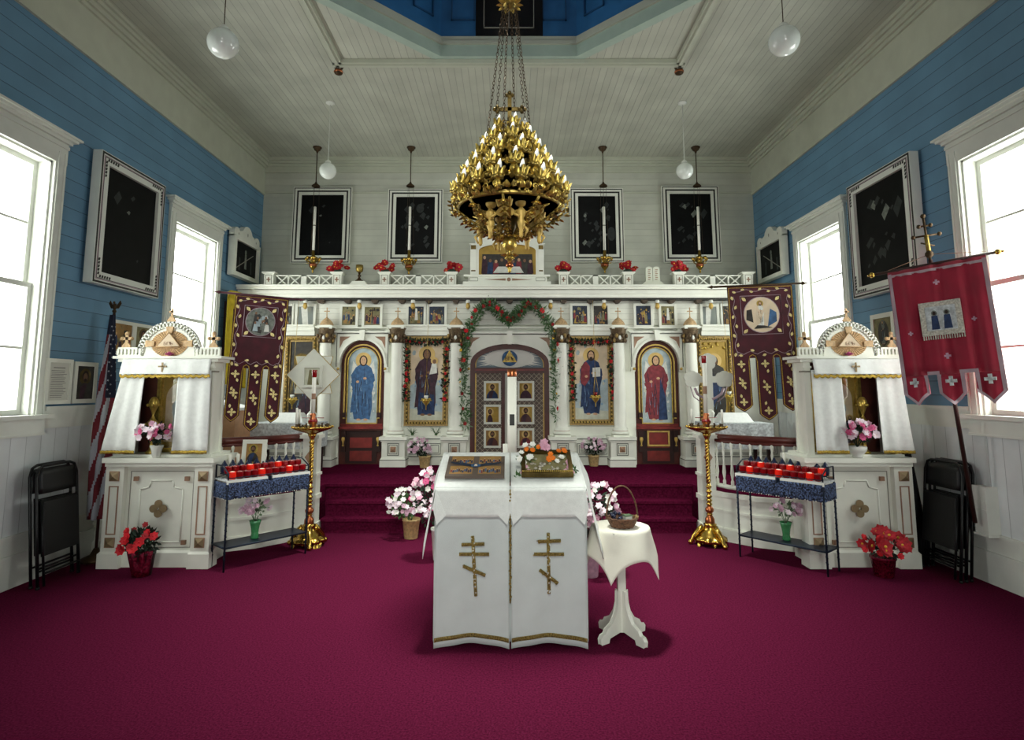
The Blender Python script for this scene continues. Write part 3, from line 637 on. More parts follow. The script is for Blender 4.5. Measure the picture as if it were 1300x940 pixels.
# columns on pedestals
PEDS = (411.7, 503, 578.5, 713, 786.5, 879)
for k, px in enumerate(PEDS):
    x = ix(px, 480, 8.9); yc = 8.92
    wide = .17
    m = M('paint'); m.box(x-wide-.02, x+wide+.02, yc-.17, Y0, PZ, PZ+.10); m.frust(x-wide-.02, x+wide+.02, yc-.17, Y0, PZ+.10, x-wide, x+wide, yc-.14, Y0, PZ+.14)
    m.box(x-wide, x+wide, yc-.14, Y0, PZ+.14, iz(557)); m.box(x-wide-.035, x+wide+.035, yc-.18, Y0, iz(557), iz(553)); m.box(x-wide-.015, x+wide+.015, yc-.16, Y0, iz(559), iz(557)); m.box(x-.12, x+.12, yc-.12, Y0, iz(553), iz(551))
    m.use('outline'); zc = (PZ+.14+iz(559))/2; rect_frame(m, x-.085, x+.085, zc-.09, zc+.09, .008, yc-.147, yc-.14); rect_frame(m, x-.062, x+.062, zc-.067, zc+.067, .006, yc-.147, yc-.14); m.box(x-wide-.025, x+wide+.025, yc-.172, Y0, PZ+.098, PZ+.106); m.box(x-wide-.03, x+wide+.03, yc-.175, Y0, iz(557.4), iz(556.8))
    m.build('pedestal', ic, True)
    m = M('gilt_tan'); m.prism([(x-.04, zc-.04), (x+.04, zc-.04), (x+.04, zc+.04), (x-.04, zc+.04)], yc-.15, yc-.14); m.use('trim_tan'); m.add([(x-.04, yc-.15, zc-.04), (x+.04, yc-.15, zc-.04), (x+.04, yc-.15, zc+.04), (x-.04, yc-.15, zc+.04), (x, yc-.18, zc)], [(0, 1, 4), (1, 2, 4), (2, 3, 4), (3, 0, 4)]); m.build('boss', ic, True)
    zb, zt = iz(551, yc), iz(437, yc); r = .092
    m = M('paint'); m.lathe([(r*1.45, zb), (r*1.5, zb+.02), (r*1.35, zb+.04), (r*1.15, zb+.05), (r*1.3, zb+.075), (r*1.05, zb+.095), (r, zb+.12), (r*1.02, zb+.5), (r*.9, zt), (r*.95, zt+.01)], (x, yc, 0), 20)
    m.use('trim_tan'); m.lathe([(r*1.38, zb+.035), (r*1.2, zb+.05)], (x, yc, 0), 20); m.build('column', ic, True)
    m = M('cap_bronze'); zc_ = iz(417, yc); m.lathe([(r*.9, zt), (r*1.0, zt+.06), (r*1.3, zc_-.03), (r*1.5, zc_)], (x, yc, 0), 12)
    for j in range(8):
        an = 2*pi*j/8
        for z_, q in ((zt+.05, 1.15), (zt+.12, 1.35)):
            px_, py_ = x+cos(an+(z_ > zt+.1)*.4)*r*q, yc+sin(an+(z_ > zt+.1)*.4)*r*q
            m.use('cap_bronze' if (j+k) % 3 else 'gilt_frame'); m.ball((px_, py_, z_), .024, 6, 1.5)
    m.use('ceramic'); m.ball((x, yc-r*1.35, zt+.09), .022, 6, 1.6); m.build('capital', ic, True)
    m = M('paint'); m.box(x-.13, x+.13, yc-.13, Y0, zc_, zc_+.02); m.box(x-.11, x+.11, yc-.11, Y0, zc_-.015, zc_+.04); m.build('abacus', ic, True)
    z = zc_+.04
    m = M('gilt_tan'); m.lathe([(.11, 0), (.105, .02), (.085, .06), (.045, .10), (.012, .125), (.008, .15)], (x, yc, z), 8); m.box(x-.006, x+.006, yc-.005, yc+.005, z+.14, z+.27); m.box(x-.035, x+.035, yc-.005, yc+.005, z+.215, z+.23); m.ball((x, yc, z+.27), .012, 6); m.ball((x-.035, yc, z+.222), .01, 6); m.ball((x+.035, yc, z+.222), .01, 6)
    m.build('dome_finial', ic, True)
# pilaster strips and entablature ledges over the main icons
for x0, x1 in ((365, 402), (511, 571), (722, 780), (888, 925)):
    a, b = ix(x0, 425), ix(x1, 425)
    m = M('paint'); 
    for z0, z1, dd in ((iz(427), iz(421), .10), (iz(421), iz(416), .13), (iz(416), iz(413.5), .16)): m.box(a, b, Y0-dd, Y0, z0, z1)
    m.use('outline_soft'); m.box(a, b, Y0-.105, Y0, iz(427.3), iz(426.6)); m.build('entablature', ic, True)
m = M('paint')   # thin plate rail where the small icons stand
m.box(XL+.01, XR-.01, Y0-.05, Y0, iz(417.5), iz(416)); m.build('plate_rail', ic, True)
# dado between pedestals with outlined panels
for x0, x1 in ((XL, ix(398)), (ix(517), ix(565)), (ix(727), ix(773)), (ix(893), XR)):
    if x0 == XL: x0 = XL+.012
    if x1 == XR: x1 = XR-.012
    m = M('paint'); m.box(x0, x1, Y0-.05, Y0, PZ, PZ+.12); m.box(x0, x1, Y0-.04, Y0, iz(557), iz(553)); m.box(x0, x1, Y0-.03, Y0, PZ+.12, iz(557))
    m.use('outline'); m.box(x0, x1, Y0-.052, Y0, PZ+.118, PZ+.128); m.box(x0, x1, Y0-.045, Y0, iz(557.6), iz(556.8)); rect_frame(m, x0+.05, x1-.05, iz(577), iz(563), .008, Y0-.034, Y0-.03); rect_frame(m, x0+.08, x1-.08, iz(575), iz(565), .006, Y0-.034, Y0-.03); m.build('dado_panel', ic, True)
# outlines beside side doors
# balustrades on top
def post(px, yb=8.93, cap=True):
    x = ix(px, 355, yb); m = M('paint'); z0, z1 = CORN_T, iz(348, yb); m.box(x-.07, x+.07, yb-.06, yb+.06, z0, z1); 
    m.box(x-.10, x+.10, yb-.09, yb+.09, z1, z1+.02); m.box(x-.085, x+.085, yb-.075, yb+.075, z1-.015, z1)
    m.use('outline_soft'); rect_frame(m, x-.05, x+.05, z0+.015, z1-.025, .006, yb-.066, yb-.06); m.use('trim_tan'); zc = (z0+z1)/2; m.box(x-.008, x+.008, yb-.068, yb-.06, zc-.035, zc+.035); m.box(x-.03, x+.03, yb-.068, yb-.06, zc-.008, zc+.008)
    return m, x, z1+.02
TOPS = []
for px0, px1, pl in ((343, 429, (343, 429)), (489, 573.5, (489, 573.5)), (715, 797, (715, 797)), (861, 948, (861, 948))):
    loc = {343: 'leftmost, above the left banner', 489: 'beside the chalice', 715: 'right of the painted niche', 861: 'rightmost, above the right embroidered banner'}[px0]
    b = thing('balustrade', 'white lattice balustrade with crossed bars on the cornice, %s' % loc, 'balustrade', (ix((px0+px1)/2, 355, 8.93), 8.93, CORN_T), group='lattice balustrades on the cornice')
    for p in pl:
        m, x, z = post(p); m.build('post', b, True); TOPS.append((p, x, z))
    xa, xb = ix(px0+7, 355, 8.93), ix(px1-7, 355, 8.93); z0, z1 = CORN_T, iz(349.5, 8.93)
    m = M('paint'); m.box(xa, xb, 8.915, 8.945, z0, z0+.02); m.box(xa, xb, 8.915, 8.945, z1-.018, z1); m.box((xa+xb)/2-.04, (xa+xb)/2+.04, 8.915, 8.945, z0, z1)
    for u0, u1 in ((xa, (xa+xb)/2-.04), ((xa+xb)/2+.04, xb)):
        hm = (u0+u1)/2; m.box(hm-.01, hm+.01, 8.915, 8.945, z0, z1)
        for v0, v1 in ((u0, hm), (hm, u1)):
            m.prism([(v0, z0+.01), (v0+.025, z0+.01), (v1, z1-.01), (v1-.025, z1-.01)], 8.92, 8.94); m.prism([(v1-.025, z0+.01), (v1, z0+.01), (v0+.025, z1-.01), (v0, z1-.01)], 8.922, 8.938)
    m.build('lattice', b, True)
names = {429: 'leftmost of the six on the cornice', 489: 'right of the chalice', 573.5: 'left of the painted niche', 715: 'right of the painted niche', 797: 'beside the white stone tablets', 861: 'rightmost of the six on the cornice'}
for p, x, z in TOPS:
    if p in names:
        f = thing('poinsettia', 'dark red flower bunch on a white balustrade post, %s' % names[p], 'flowers', (x, 8.93, z), group='red flowers on the cornice')
        m = M('leaf_dark'); m.lathe([(.05, 0), (.07, .03), (.04, .05)], n=10); m.build('base', f)
        pts = [(R.uniform(-.13, .13), R.uniform(-.08, .05), R.uniform(.035, .12)) for _ in range(11)]+[(R.uniform(-.05, .05), -.02, R.uniform(.12, .16)) for _ in range(3)]
        blossoms(f, pts, ['poin'], .9)
# chalice on stepped base, tablets on base
x = ix(456, 355, 8.93)
t = thing('stepped_plinth', 'white stepped block on the cornice under the chalice', 'plinth', (x, 8.93, CORN_T)); m = M('paint'); m.prism([(-.16, 0), (.16, 0), (.10, .06), (.10, .075), (-.10, .075), (-.10, .06)], -.06, .08); m.build('block', t)
t = thing('chalice', 'old brass chalice on a white stepped block', 'chalice', (x, 8.93, CORN_T+.075)); m = M('brass_dark'); m.lathe([(.06, 0), (.062, .015), (.03, .035), (.014, .07), (.03, .09), (.014, .11), (.02, .14)], n=16); m.build('stem', t); m = M('gold_old'); m.lathe([(.02, .14), (.05, .16), (.058, .2), (.055, .26), (.048, .26), (.045, .2), (.0, .17)], n=16); m.build('cup', t)
x = ix(828.5, 355, 8.93)
t = thing('commandment_tablets', 'white twin stone tablets with rounded tops on a flared base', 'tablets', (x, 8.93, CORN_T)); m = M('stone'); m.prism([(-.19, 0), (.19, 0), (.12, .07), (-.12, .07)], -.05, .08); m.build('base', t)
for s_ in (-1, 1):
    m = M('stone'); m.prism([(s_*.055-.052, .07), (s_*.055+.052, .07)]+[(s_*.055+.052*cos(pi*i/10), .26+.05*sin(pi*i/10)) for i in range(11)], -.02, .02)
    m.use('trim_tan')
    for j in range(6): m.box(s_*.055-.022+.006*(j % 2), s_*.055+.022-.008*((j+1) % 2), -.022, -.02, .10+.03*j, .112+.03*j)
    m.build('tablet', t)
# painted niche above the doors
nt_ = thing('arched_niche', 'white arched niche with supper painting in the middle of the cornice', 'niche', (cx, 8.93, CORN_T))
def nx(px): return ix(px, 340, 8.9)
def nz(py): return iz(py, 8.9)
m = M('paint'); m.box(nx(588), nx(699), 8.86, 9.02, CORN_T, nz(358)); m.box(nx(595), nx(694), 8.87, 9.02, nz(358), nz(352)); m.box(nx(589), nx(698), 8.85, 9.02, nz(352), nz(349.5)); m.use('outline_soft'); rect_frame(m, nx(596), nx(607), nz(357.5), nz(353), .006, 8.864, 8.87); rect_frame(m, nx(680), nx(692), nz(357.5), nz(353), .006, 8.864, 8.87); m.use('trim_tan'); m.pol([(nx(615), nz(355.5)), (nx(642), nz(357)), (nx(642), nz(354))], 8.868); m.pol([(nx(676), nz(355.5)), (nx(650), nz(357)), (nx(650), nz(354))], 8.868); m.disc(nx(646), nz(355.5), .03, .03, 8.866, 14); m.build('base', nt_, True)
xa, xb = nx(607), nx(681)
m = M('paint')
for p0, p1 in ((597, 605), (683, 690.5)):
    m.box(nx(p0), nx(p1), 8.88, 9.0, nz(349.5), nz(311)); m.use('gold_dark'); m.box(nx(p0)+.01, nx(p1)-.01, 8.872, 8.88, nz(317), nz(312)); m.box(nx(p0)+.015, nx(p1)-.015, 8.876, 8.88, nz(345), nz(343.5)); m.use('paint'); m.box(nx(p0)-.015, nx(p1)+.015, 8.87, 9.0, nz(311), nz(309.5))
    m.build('pilaster', nt_, True); m = M('paint')
spandrel(m, xa, xb, nz(318), nz(309), nz(305), 8.9, 9.0); m.box(nx(603), xa, 8.9, 9.0, nz(349.5), nz(305)); m.box(xb, nx(684), 8.9, 9.0, nz(349.5), nz(305)); m.prism([(nx(603), nz(305)), (nx(684), nz(305)), (nx(676), nz(300)), (nx(648), nz(296)), (nx(638), nz(296)), (nx(610), nz(300))], 8.9, 9.0); archband(m, xa-.02, xb+.02, nz(349), nz(318), nz(307.5), .03, 8.885, 8.9); m.build('arch', nt_, True)
m = M('icon_gold'); archfill(m, xa, xb, nz(349.5), nz(318), nz(309), 8.95); m.use('icon_dark'); m.pol([(nx(612), nz(349)), (nx(676), nz(349)), (nx(676), nz(322)), (nx(612), nz(322))], 8.948)
for k in range(9):
    x = nx(615+7.3*k); z = nz(331 - (3 if k in (0, 4) else 0)+(k % 3)); m.use(('robe_plum', 'robe_navy', 'robe_red', 'icon_dark')[k % 4]); m.pol([(x-.05, nz(347)), (x+.05, nz(347)), (x+.035, z), (x-.035, z)], 8.946-.0004*k); m.use('skin_dark' if k % 2 else 'skin'); m.disc(x, z+.02, .022, .028, 8.942-.0004*k, 10)
m.use('robe_white'); m.pol([(nx(626), nz(346)), (nx(665), nz(346)), (nx(660), nz(338)), (nx(632), nz(338))], 8.937); m.build('painting', nt_, True)
# small framed festal icons on the plate rail
FEST = [(430.5, 454, 386, 416, 'icon_olive', 'gathered figures in green and ochre', 11), (459, 485, 386.5, 417, 'icon_olive', 'a cross between two groups of figures', 12), (515, 540.5, 386, 416, 'icon_night', 'two figures in blue night light', 13), (541.5, 567, 386, 416, 'icon_night', 'a group round a bright figure, blue ground', 14),
        (724, 749, 385, 416, 'icon_night', 'seated figures under a golden glow', 15), (751, 775, 385, 416, 'icon_dark', 'standing pale figures on a dark ground', 16), (805, 830, 385, 416, 'icon_night', 'a nativity like crowd under a gold star', 17), (837, 860, 385.5, 416, 'icon_olive', 'one pale upright figure over a crowd', 18)]
for px0, px1, py0, py1, bg, desc, sdn in FEST:
    x0, x1 = ix(px0, 400, 8.98), ix(px1, 400, 8.98); z0, z1 = iz(416, 8.98), iz(py0, 8.98)
    def art(m, a, b, c, e, y, bg=bg, sdn=sdn):
        scene_art(m, a, b, c, e, y, bg, 5, seed=sdn, hi='icon_gold' if sdn in (15, 17) else 'icon_ochre')
        if sdn == 12: m.use('brown_dark'); m.box((a+b)/2-.006, (a+b)/2+.006, y-.006, y-.004, c+.03, e-.02); m.box((a+b)/2-.05, (a+b)/2+.05, y-.006, y-.004, e-.06, e-.05)
        if sdn in (18, 13): m.use('robe_white'); m.pol([((a+b)/2-.02, c+.08), ((a+b)/2+.03, c+.08), ((a+b)/2+.015, e-.03), ((a+b)/2-.01, e-.03)], y-.006)
    framed('framed_icon', 'small white framed icon of %s, on the screen' % desc, 'icon', x1-x0, z1-z0, .038, art, ((x0+x1)/2, 9.03, z0), rx=-.03, depth=.03, group='small white framed icons on the screen')
for px0, px1, l in ((373.5, 400, 'left'), (890, 914, 'right')):
    x0, x1 = ix(px0, 400, 8.98), ix(px1, 400, 8.98); z0, z1 = iz(416, 8.98), iz(386, 8.98)
    def art(m, a, b, c, e, y, l=l):
        m.use('mirror_glass'); m.pol([(a, c), (b, c), (b, e), (a, e)], y); m.use('robe_white'); q = (b-a)
        m.pol([(a+q*.35, c+.01), (a+q*.7, c+.01), (a+q*.6, e-.01), (a+q*.2, e-.01)] if l == 'left' else [(a+q*.2, c+.01), (a+q*.5, c+.01), (a+q*.65, e-.01), (a+q*.25, e-.01)], y-.001)  # slanted white patch: a reflection painted onto the glass
    framed('framed_picture', 'white framed picture behind reflecting glass, on the %s side of the screen' % l, 'picture', x1-x0, z1-z0, .038, art, ((x0+x1)/2, 9.03, z0), rx=-.03, group='reflecting pictures on the screen')
for px0, px1, l in ((350, 372, 'left'), (916, 936, 'right')):
    x0, x1 = ix(px0, 400, 8.98), ix(px1, 400, 8.98); z0, z1 = iz(416, 8.98), iz(386, 8.98)
    framed('framed_icon', 'white framed dark icon at the %s end of the screen, half behind the banner' % l, 'icon', x1-x0, z1-z0, .03, lambda m, a, b, c, e, y: scene_art(m, a, b, c, e, y, 'icon_dark', 4, seed=30), ((x0+x1)/2, 9.03, z0), rx=-.03)
# large icons in gilt frames
def big_icon(px0, px1, py0, py1, lb, kind, gr='large gilt framed icons of the screen'):
    x0, x1 = ix(px0, 480, 8.98), ix(px1, 480, 8.98); z0, z1 = iz(py1, 8.98), iz(py0, 8.98); w = x1-x0; h = z1-z0
    root = thing('gilt_framed_icon', lb, 'icon', ((x0+x1)/2, Y0, z0), group=gr)
    m = M('gilt_frame'); t = .085; rect_frame(m, -w/2, w/2, 0, h, t*.4, -.07, 0); m.use('gold_dark'); rect_frame(m, -w/2+t*.35, w/2-t*.35, t*.35, h-t*.35, t*.35, -.09, 0); m.use('gilt_frame'); rect_frame(m, -w/2+t*.7, w/2-t*.7, t*.7, h-t*.7, t*.3, -.06, 0)
    N = 22
    m.use('gilt')
    for k in range(N):
        z = t*.5+(h-t)*k/(N-1)
        for s_ in (-1, 1): m.ball((s_*(w/2-t*.52), -.09, z), .014, 6)
    for k in range(12):
        x = -w/2+t+(w-2*t)*k/11
        for z in (t*.52, h-t*.52): m.ball((x, -.09, z), .014, 6)
    m.build('frame', root)
    a, b, c, e = -w/2+t, w/2-t, t, h-t; y = -.04
    if kind in ('mother', 'christ'):
        m = M('sky_warm'); m.pol([(a, c), (b, c), (b, e), (a, e)], y); m.use('sky_cloud'); m.pol([(a, c), (b, c), (b, c+h*.45), (0.02, c+h*.5), (a, c+h*.38)], y-.0005); speckle(m, a, b, c, c+h*.5, y-.0006, 30, ('sky_cloud', 'ground_pale', 'fold_light'), .05, 8); speckle(m, a, b, c+h*.4, e, y-.0006, 24, ('sky_warm', 'sky_warm', 'sky_cloud'), .05, 9); y -= .002; m.use('ground_pale'); m.pol([(a, c), (b, c), (b, c+h*.09), (a, c+h*.13)], y-.001)
        if kind == 'mother': saint(m, -.0, c+.06, (e-c)*.88, 'robe_plum', 'robe_plum', y-.002, skin='skin_dark', child=True, w=.34, beard=False); m.use('robe_navy'); m.pol([(-.13, c+.08), (.13, c+.08), (.12, c+.38), (-.11, c+.42)], y-.0035)
        else:
            saint(m, -.0, c+.06, (e-c)*.86, 'robe_navy', 'robe_navy', y-.002, book=True, w=.34); m.use('robe_red'); m.pol([(-.165, c+.55), (-.10, c+.50), (-.03, c+.60), (-.02, c+.80), (-.08, c+.88), (-.15, c+.80)], y-.0045)
    elif kind == 'goldicon':
        m = M('icon_gold'); m.pol([(a, c), (b, c), (b, e), (a, e)], y); saint(m, 0, c+.02, (e-c)*.82, 'icon_dark', 'robe_navy', y-.002, halo='halo', skin='skin_dark', w=.42)
        m.use('gold')
        for k in range(14): m.ball((a+(b-a)*R.random(), y-.01, e-.02-.09*R.random()), .02, 6)
    else:
        m = M('icon_dark'); m.pol([(a, c), (b, c), (b, e), (a, e)], y); saint(m, 0, c+.02, (e-c)*.82, 'robe_plum', 'icon_dark', y-.002, halo='gold_dark', skin='skin_dark', w=.42)
    m.build('painting', root)
    return root, w, h
r1 = big_icon(513.5, 569, 427, 541, 'gilt framed icon of a dark robed mother and child, left of the brown doors', 'mother')
r2 = big_icon(723, 779, 427, 540, 'gilt framed icon of bearded man in blue with book, right of brown doors', 'christ')
big_icon(360, 402, 427, 541, 'dark gilt framed icon at left end of the screen, behind the star fan', 'darkicon')
big_icon(885, 931, 427, 541, 'golden icon with a dark bearded saint at the right end of the screen', 'goldicon')
for (root, w, h), side in ((r1, 'left'), (r2, 'right')):
    x, y, z = root.location
    g = thing('flower_garland', 'garland of dark red flowers and leaves draped around the gilt icon %s of the doors' % side, 'garland', (x, y-.12, z+h-.06), group='red garlands on the gilt icons')
    m = M('leaf_dark')
    pts = [(-w/2+.02+(w-.04)*k/9, 0, -.02-.02*sin(pi*k/9)) for k in range(10)]
    zr = -h*.62
    sd1 = [(-w/2+.03+R.uniform(-.02, .02), 0, -.05+zr*k/9) for k in range(1, 10)]; sd2 = [(w/2-.03+R.uniform(-.02, .02), 0, -.05+zr*k/9) for k in range(1, 10)]
    for p in pts+sd1+sd2: leaves(m, p, .06, 22, .06, .013)
    m.build('greenery', g); blossoms(g, pts+sd1+sd2, ['dred', 'dred', 'red'], 1.0, (0, -1, 0))
# big evergreen garland over the doors
g = thing('door_garland', 'green leafy garland with red and yellow flowers hung in peaks over the doors', 'garland', (cx, Y0-.13, iz(420)))
path = [(590, 538), (588, 500), (587, 470), (588, 445), (590, 430), (598, 412), (608, 395), (619, 384), (630, 392), (638, 402), (647, 407), (656, 401), (664, 390), (674, 385), (686, 395), (697, 412), (706, 430), (706, 445), (707, 470), (706, 500), (707, 537)]
P3 = []
for i in range(len(path)-1):
    for k in range(4):
        t_ = k/4; P3.append(at(path[i][0]+(path[i+1][0]-path[i][0])*t_, path[i][1]+(path[i+1][1]-path[i][1])*t_, Y0-.14))
m = M('leaf')
for i, p in enumerate(P3):
    m.use('leaf' if i % 3 else 'leaf_grey'); leaves(m, p, .10, 34, .085, .011)
m.build('greenery', g, True)
pl = [p-Vector(g.location)+Vector((R.uniform(-.05, .05), -.04, 0)) for i, p in enumerate(P3) if i % 2 == 0]
blossoms(g, pl, ['dred', 'dred', 'dred', 'yel', 'red'], 1.3, (0, -1, 0))
# ================================================================ CHANDELIER
chx, chy = 0.0, OC[1]
CZ = wz(347, chy)      # bottom tip
ch = thing('chandelier', 'huge tiered gilt chandelier of leafy candle cups hanging from chains above the lecterns', 'chandelier', (chx, chy, CZ))
def z_(py): return wz(py, chy)-CZ
def lobed(m, prof, n=6, amp=.12, seg=24, scal=0, c=(0, 0, 0)):
    k = len(prof); vs = []
    for i in range(seg):
        a = 2*pi*i/seg; f = abs(cos(a*n/2)); 
        for j, (r, z) in enumerate(prof): q = r*(1-amp+amp*1.6*f); vs.append((c[0]+q*cos(a), c[1]+q*sin(a), c[2]+z+(scal*(f-.5) if j == k-1 else 0)))
    fs = []
    for i in range(seg):
        j = (i+1) % seg
        for t in range(k-1): fs.append((i*k+t, j*k+t, j*k+t+1, i*k+t+1))
    m.add(vs, fs, True)
def cup_meshes():
    m = M('gold_old'); m.lathe([(.004, -.115), (.014, -.108), (.006, -.095), (.010, -.085)], n=8)
    m.use('gold'); lobed(m, [(.008, -.088), (.026, -.075), (.030, -.055), (.020, -.036), (.012, -.026)], 6, .2)
    m.use('gold_old'); lobed(m, [(.012, -.03), (.036, -.022), (.044, -.006), (.034, -.004), (.014, -.012)], 5, .3)
    m.use('gold'); lobed(m, [(.012, -.015), (.032, -.006), (.042, .014), (.042, .030), (.052, .050)], 6, .26, 24, .024)
    m.use('gold_dark'); lobed(m, [(.010, .002), (.030, .010), (.036, .026), (.044, .044)], 6, .2, 18, .016)
    o = m.build('candle_cup'); d1 = o.data; bpy.data.objects.remove(o)
    m = M('bulb'); m.lathe([(.012, .005), (.012, .035), (.019, .056), (.020, .070), (.011, .104), (.001, .122)], n=10); o = m.build('bulb'); d2 = o.data; bpy.data.objects.remove(o)
    return d1, d2
D1, D2 = cup_meshes()
def zf(py, r): return wz(py, chy-r)-CZ
tiers = [(.115, zf(157, .115), 5, .25, .85), (.20, zf(171, .20), 8, .1, .9), (.275, zf(187, .275), 10, .5, 1.0), (.355, zf(204, .355), 13, .2, 1.0), (.43, zf(222, .43), 16, .5, 1.05)]
for r, z, n, ph, sc in tiers:
    for k in range(n):
        a = -pi/2+2*pi*(k+ph)/n
        o = bpy.data.objects.new('candle_cup', D1); COL.objects.link(o); o.parent = ch; o.location = (r*cos(a), r*sin(a), z); o.scale = (sc,)*3; o.rotation_euler = (.12*sin(a), -.12*cos(a)*-1, a)
        b = bpy.data.objects.new('bulb', D2); COL.objects.link(b); b.parent = o
HZ = zf(244, .40)
for r, z, nm in ((.40, HZ, 'main_hoop'), (.33, tiers[3][1]-.09, 'upper_hoop'), (.25, tiers[2][1]-.09, 'upper_hoop'), (.17, tiers[1][1]-.09, 'upper_hoop')):
    m = M('gold_old'); m.lathe([(r, -.014), (r+.014, -.012), (r+.018, .006), (r+.004, .02), (r-.004, .018), (r, -.014)], (0, 0, z), 48)
    m.use('gold')
    for k in range(int(r*90)): a = 2*pi*k/int(r*90); m.ball(((r+.016)*cos(a), (r+.016)*sin(a), z), .007, 5)
    m.build(nm, ch)
def leafg(m, p, out, ln, w, tilt):
    out = Vector(out).normalized(); side = Vector((-out.y, out.x, 0)).normalized(); upv = (Vector((0, 0, 1))*cos(tilt)+out*sin(tilt)).normalized(); nr = (out*cos(tilt)-Vector((0, 0, 1))*sin(tilt)).normalized(); p = Vector(p)
    c = [p, p+upv*ln*.25-side*w*.9+nr*.004, p+upv*ln*.6-side*w+nr*.010, p+upv*ln*.88-side*w*.45+nr*.018, p+upv*ln+nr*.026, p+upv*ln*.88+side*w*.45+nr*.018, p+upv*ln*.6+side*w+nr*.010, p+upv*ln*.25+side*w*.9+nr*.004, p+upv*ln*.5+nr*.022]
    m.add(c, [(i, (i+1) % 8, 8) for i in range(8)], True)
m = M('gold')
prof = [(.07, zf(150, .07)), (.10, zf(160, .10))]+[(r*.93, z-.05) for r, z, *_ in tiers]+[(.46, tiers[-1][1]-.07), (.47, HZ-.01)]
def pr(t):
    t *= len(prof)-1; i = min(int(t), len(prof)-2); f = t-i; return prof[i][0]*(1-f)+prof[i+1][0]*f, prof[i][1]*(1-f)+prof[i+1][1]*f
for k in range(520):
    t = R.random()**.6; r, z = pr(t); a = R.uniform(0, 2*pi); m.use(R.choice(['gold', 'gold_old', 'gold_dark', 'gold_old', 'gold']))
    c = Vector((r*cos(a)*.97, r*sin(a)*.97, z-.03)); kind = k % 3
    if kind < 2: leafg(m, c, (cos(a), sin(a), 0), R.uniform(.04, .06), R.uniform(.014, .022), R.uniform(.1, .9))
    else:
        u = Vector((-sin(a), cos(a), 0)); sg = R.choice((-1, 1)); s_ = R.uniform(.018, .026)
        m.tube([c+u*(s_*(1-j/13)*cos(j*.8)*sg)+Vector((cos(a)*.012, sin(a)*.012, s_*(1-j/13)*sin(j*.8)+.02)) for j in range(10)], .0055, 5)
m.build('leaf_scrolls', ch)
# lower basket of curved arms
def bow(a, r0, z0, r1, z1, sag, n=10):
    out = []
    for i in range(n+1):
        t = i/n; r = r0+(r1-r0)*t; z = z0+(z1-z0)*t-sag*sin(pi*t); out.append((r*cos(a), r*sin(a), z))
    return out
for k in range(10):
    a = 2*pi*k/10+.2
    m = M('gold_old'); m.tube(bow(a, .44, HZ-.02, .04, z_(302), .03), .010, 6)
    for i in [1, 2, 3, 4, 5, 6, 7, 8, 9]:
        p = bow(a, .44, HZ-.02, .04, z_(302), .03)[i]; m.use('gold' if i % 2 else 'gold_old'); sc = .6+.4*(1-i/10)
        leafg(m, (p[0], p[1], p[2]-.012), (cos(a), sin(a), 0), .05*sc, .022*sc, 1.5); leafg(m, (p[0], p[1], p[2]), (-sin(a), cos(a), 0), .045*sc, .018*sc, 1.45); leafg(m, (p[0], p[1], p[2]), (sin(a), -cos(a), 0), .045*sc, .018*sc, 1.45)
        m.ball((p[0], p[1], p[2]-.014), .014*sc+.004, 8)
    m.build('curved_arm', ch)
for k in range(6):   # winged cherub figures
    a = -pi/2+.38+2*pi*k/6; u = Vector((cos(a), sin(a), 0)); v = Vector((-sin(a), cos(a), 0)); c = u*.235+Vector((0, 0, z_(290)))
    m = M('gilt'); m.lathe([(.006, -.11), (.014, -.095), (.012, -.06), (.022, -.04), (.026, -.01), (.020, .015), (.030, .045), (.030, .062), (.013, .080), (.011, .088)], c, 10); m.tube([c+v*.012+Vector((0, 0, -.03)), c+v*.03+u*.03+Vector((0, 0, -.06)), c+v*.02+u*.01+Vector((0, 0, -.10))], .011, 6, .006)
    m.ball(c+Vector((0, 0, .116)), .032, 10); m.ball(c+Vector((0, 0, .122))-u*.012, .034, 10); m.tube([c+v*.03+Vector((0, 0, .06)), c+v*.055+u*.02+Vector((0, 0, .03)), c+v*.03+u*.04+Vector((0, 0, .015))], .009, 6); m.tube([c-v*.03+Vector((0, 0, .06)), c-v*.055+u*.02+Vector((0, 0, .03)), c-v*.03+u*.04+Vector((0, 0, .015))], .009, 6)
    b = m.build('cherub', ch); b.scale = (1.22,)*3; b.location = (-.22*c.x, -.22*c.y, -.22*c.z)
    for s_ in (-1, 1):
        m = M('gilt'); w0 = c+v*s_*.02+Vector((0, 0, .05))-u*.01
        P_ = [w0, w0+v*s_*.06+Vector((0, 0, .045)), w0+v*s_*.15+Vector((0, 0, .10)), w0+v*s_*.13+Vector((0, 0, .03)), w0+v*s_*.06+Vector((0, 0, -.03))]
        m.add(P_+[p-u*.012 for p in P_], [(0, 1, 2, 3, 4), (9, 8, 7, 6, 5), (0, 5, 6, 1), (1, 6, 7, 2), (2, 7, 8, 3), (3, 8, 9, 4), (4, 9, 5, 0)]); m.build('wing', b)
for k in range(6):
    a = 2*pi*(k+.5)/6; m = M('gold'); m.tube([(.36*cos(a), .36*sin(a), HZ), (.30*cos(a), .30*sin(a), z_(270)), (.22*cos(a), .22*sin(a), z_(287))], .011, 6)
    for j in range(5): m.ball(((.34-.026*j)*cos(a), (.34-.026*j)*sin(a), z_(262+5*j)), .014, 6)
    m.build('support_rod', ch)
m = M('gold_dark'); m.lathe([(.02, z_(301)), (.05, z_(290)), (.06, z_(275)), (.03, z_(262)), (.05, z_(240)), (.03, z_(215)), (.05, z_(190)), (.02, z_(165)), (.02, z_(150))], n=14); m.build('central_stem', ch)
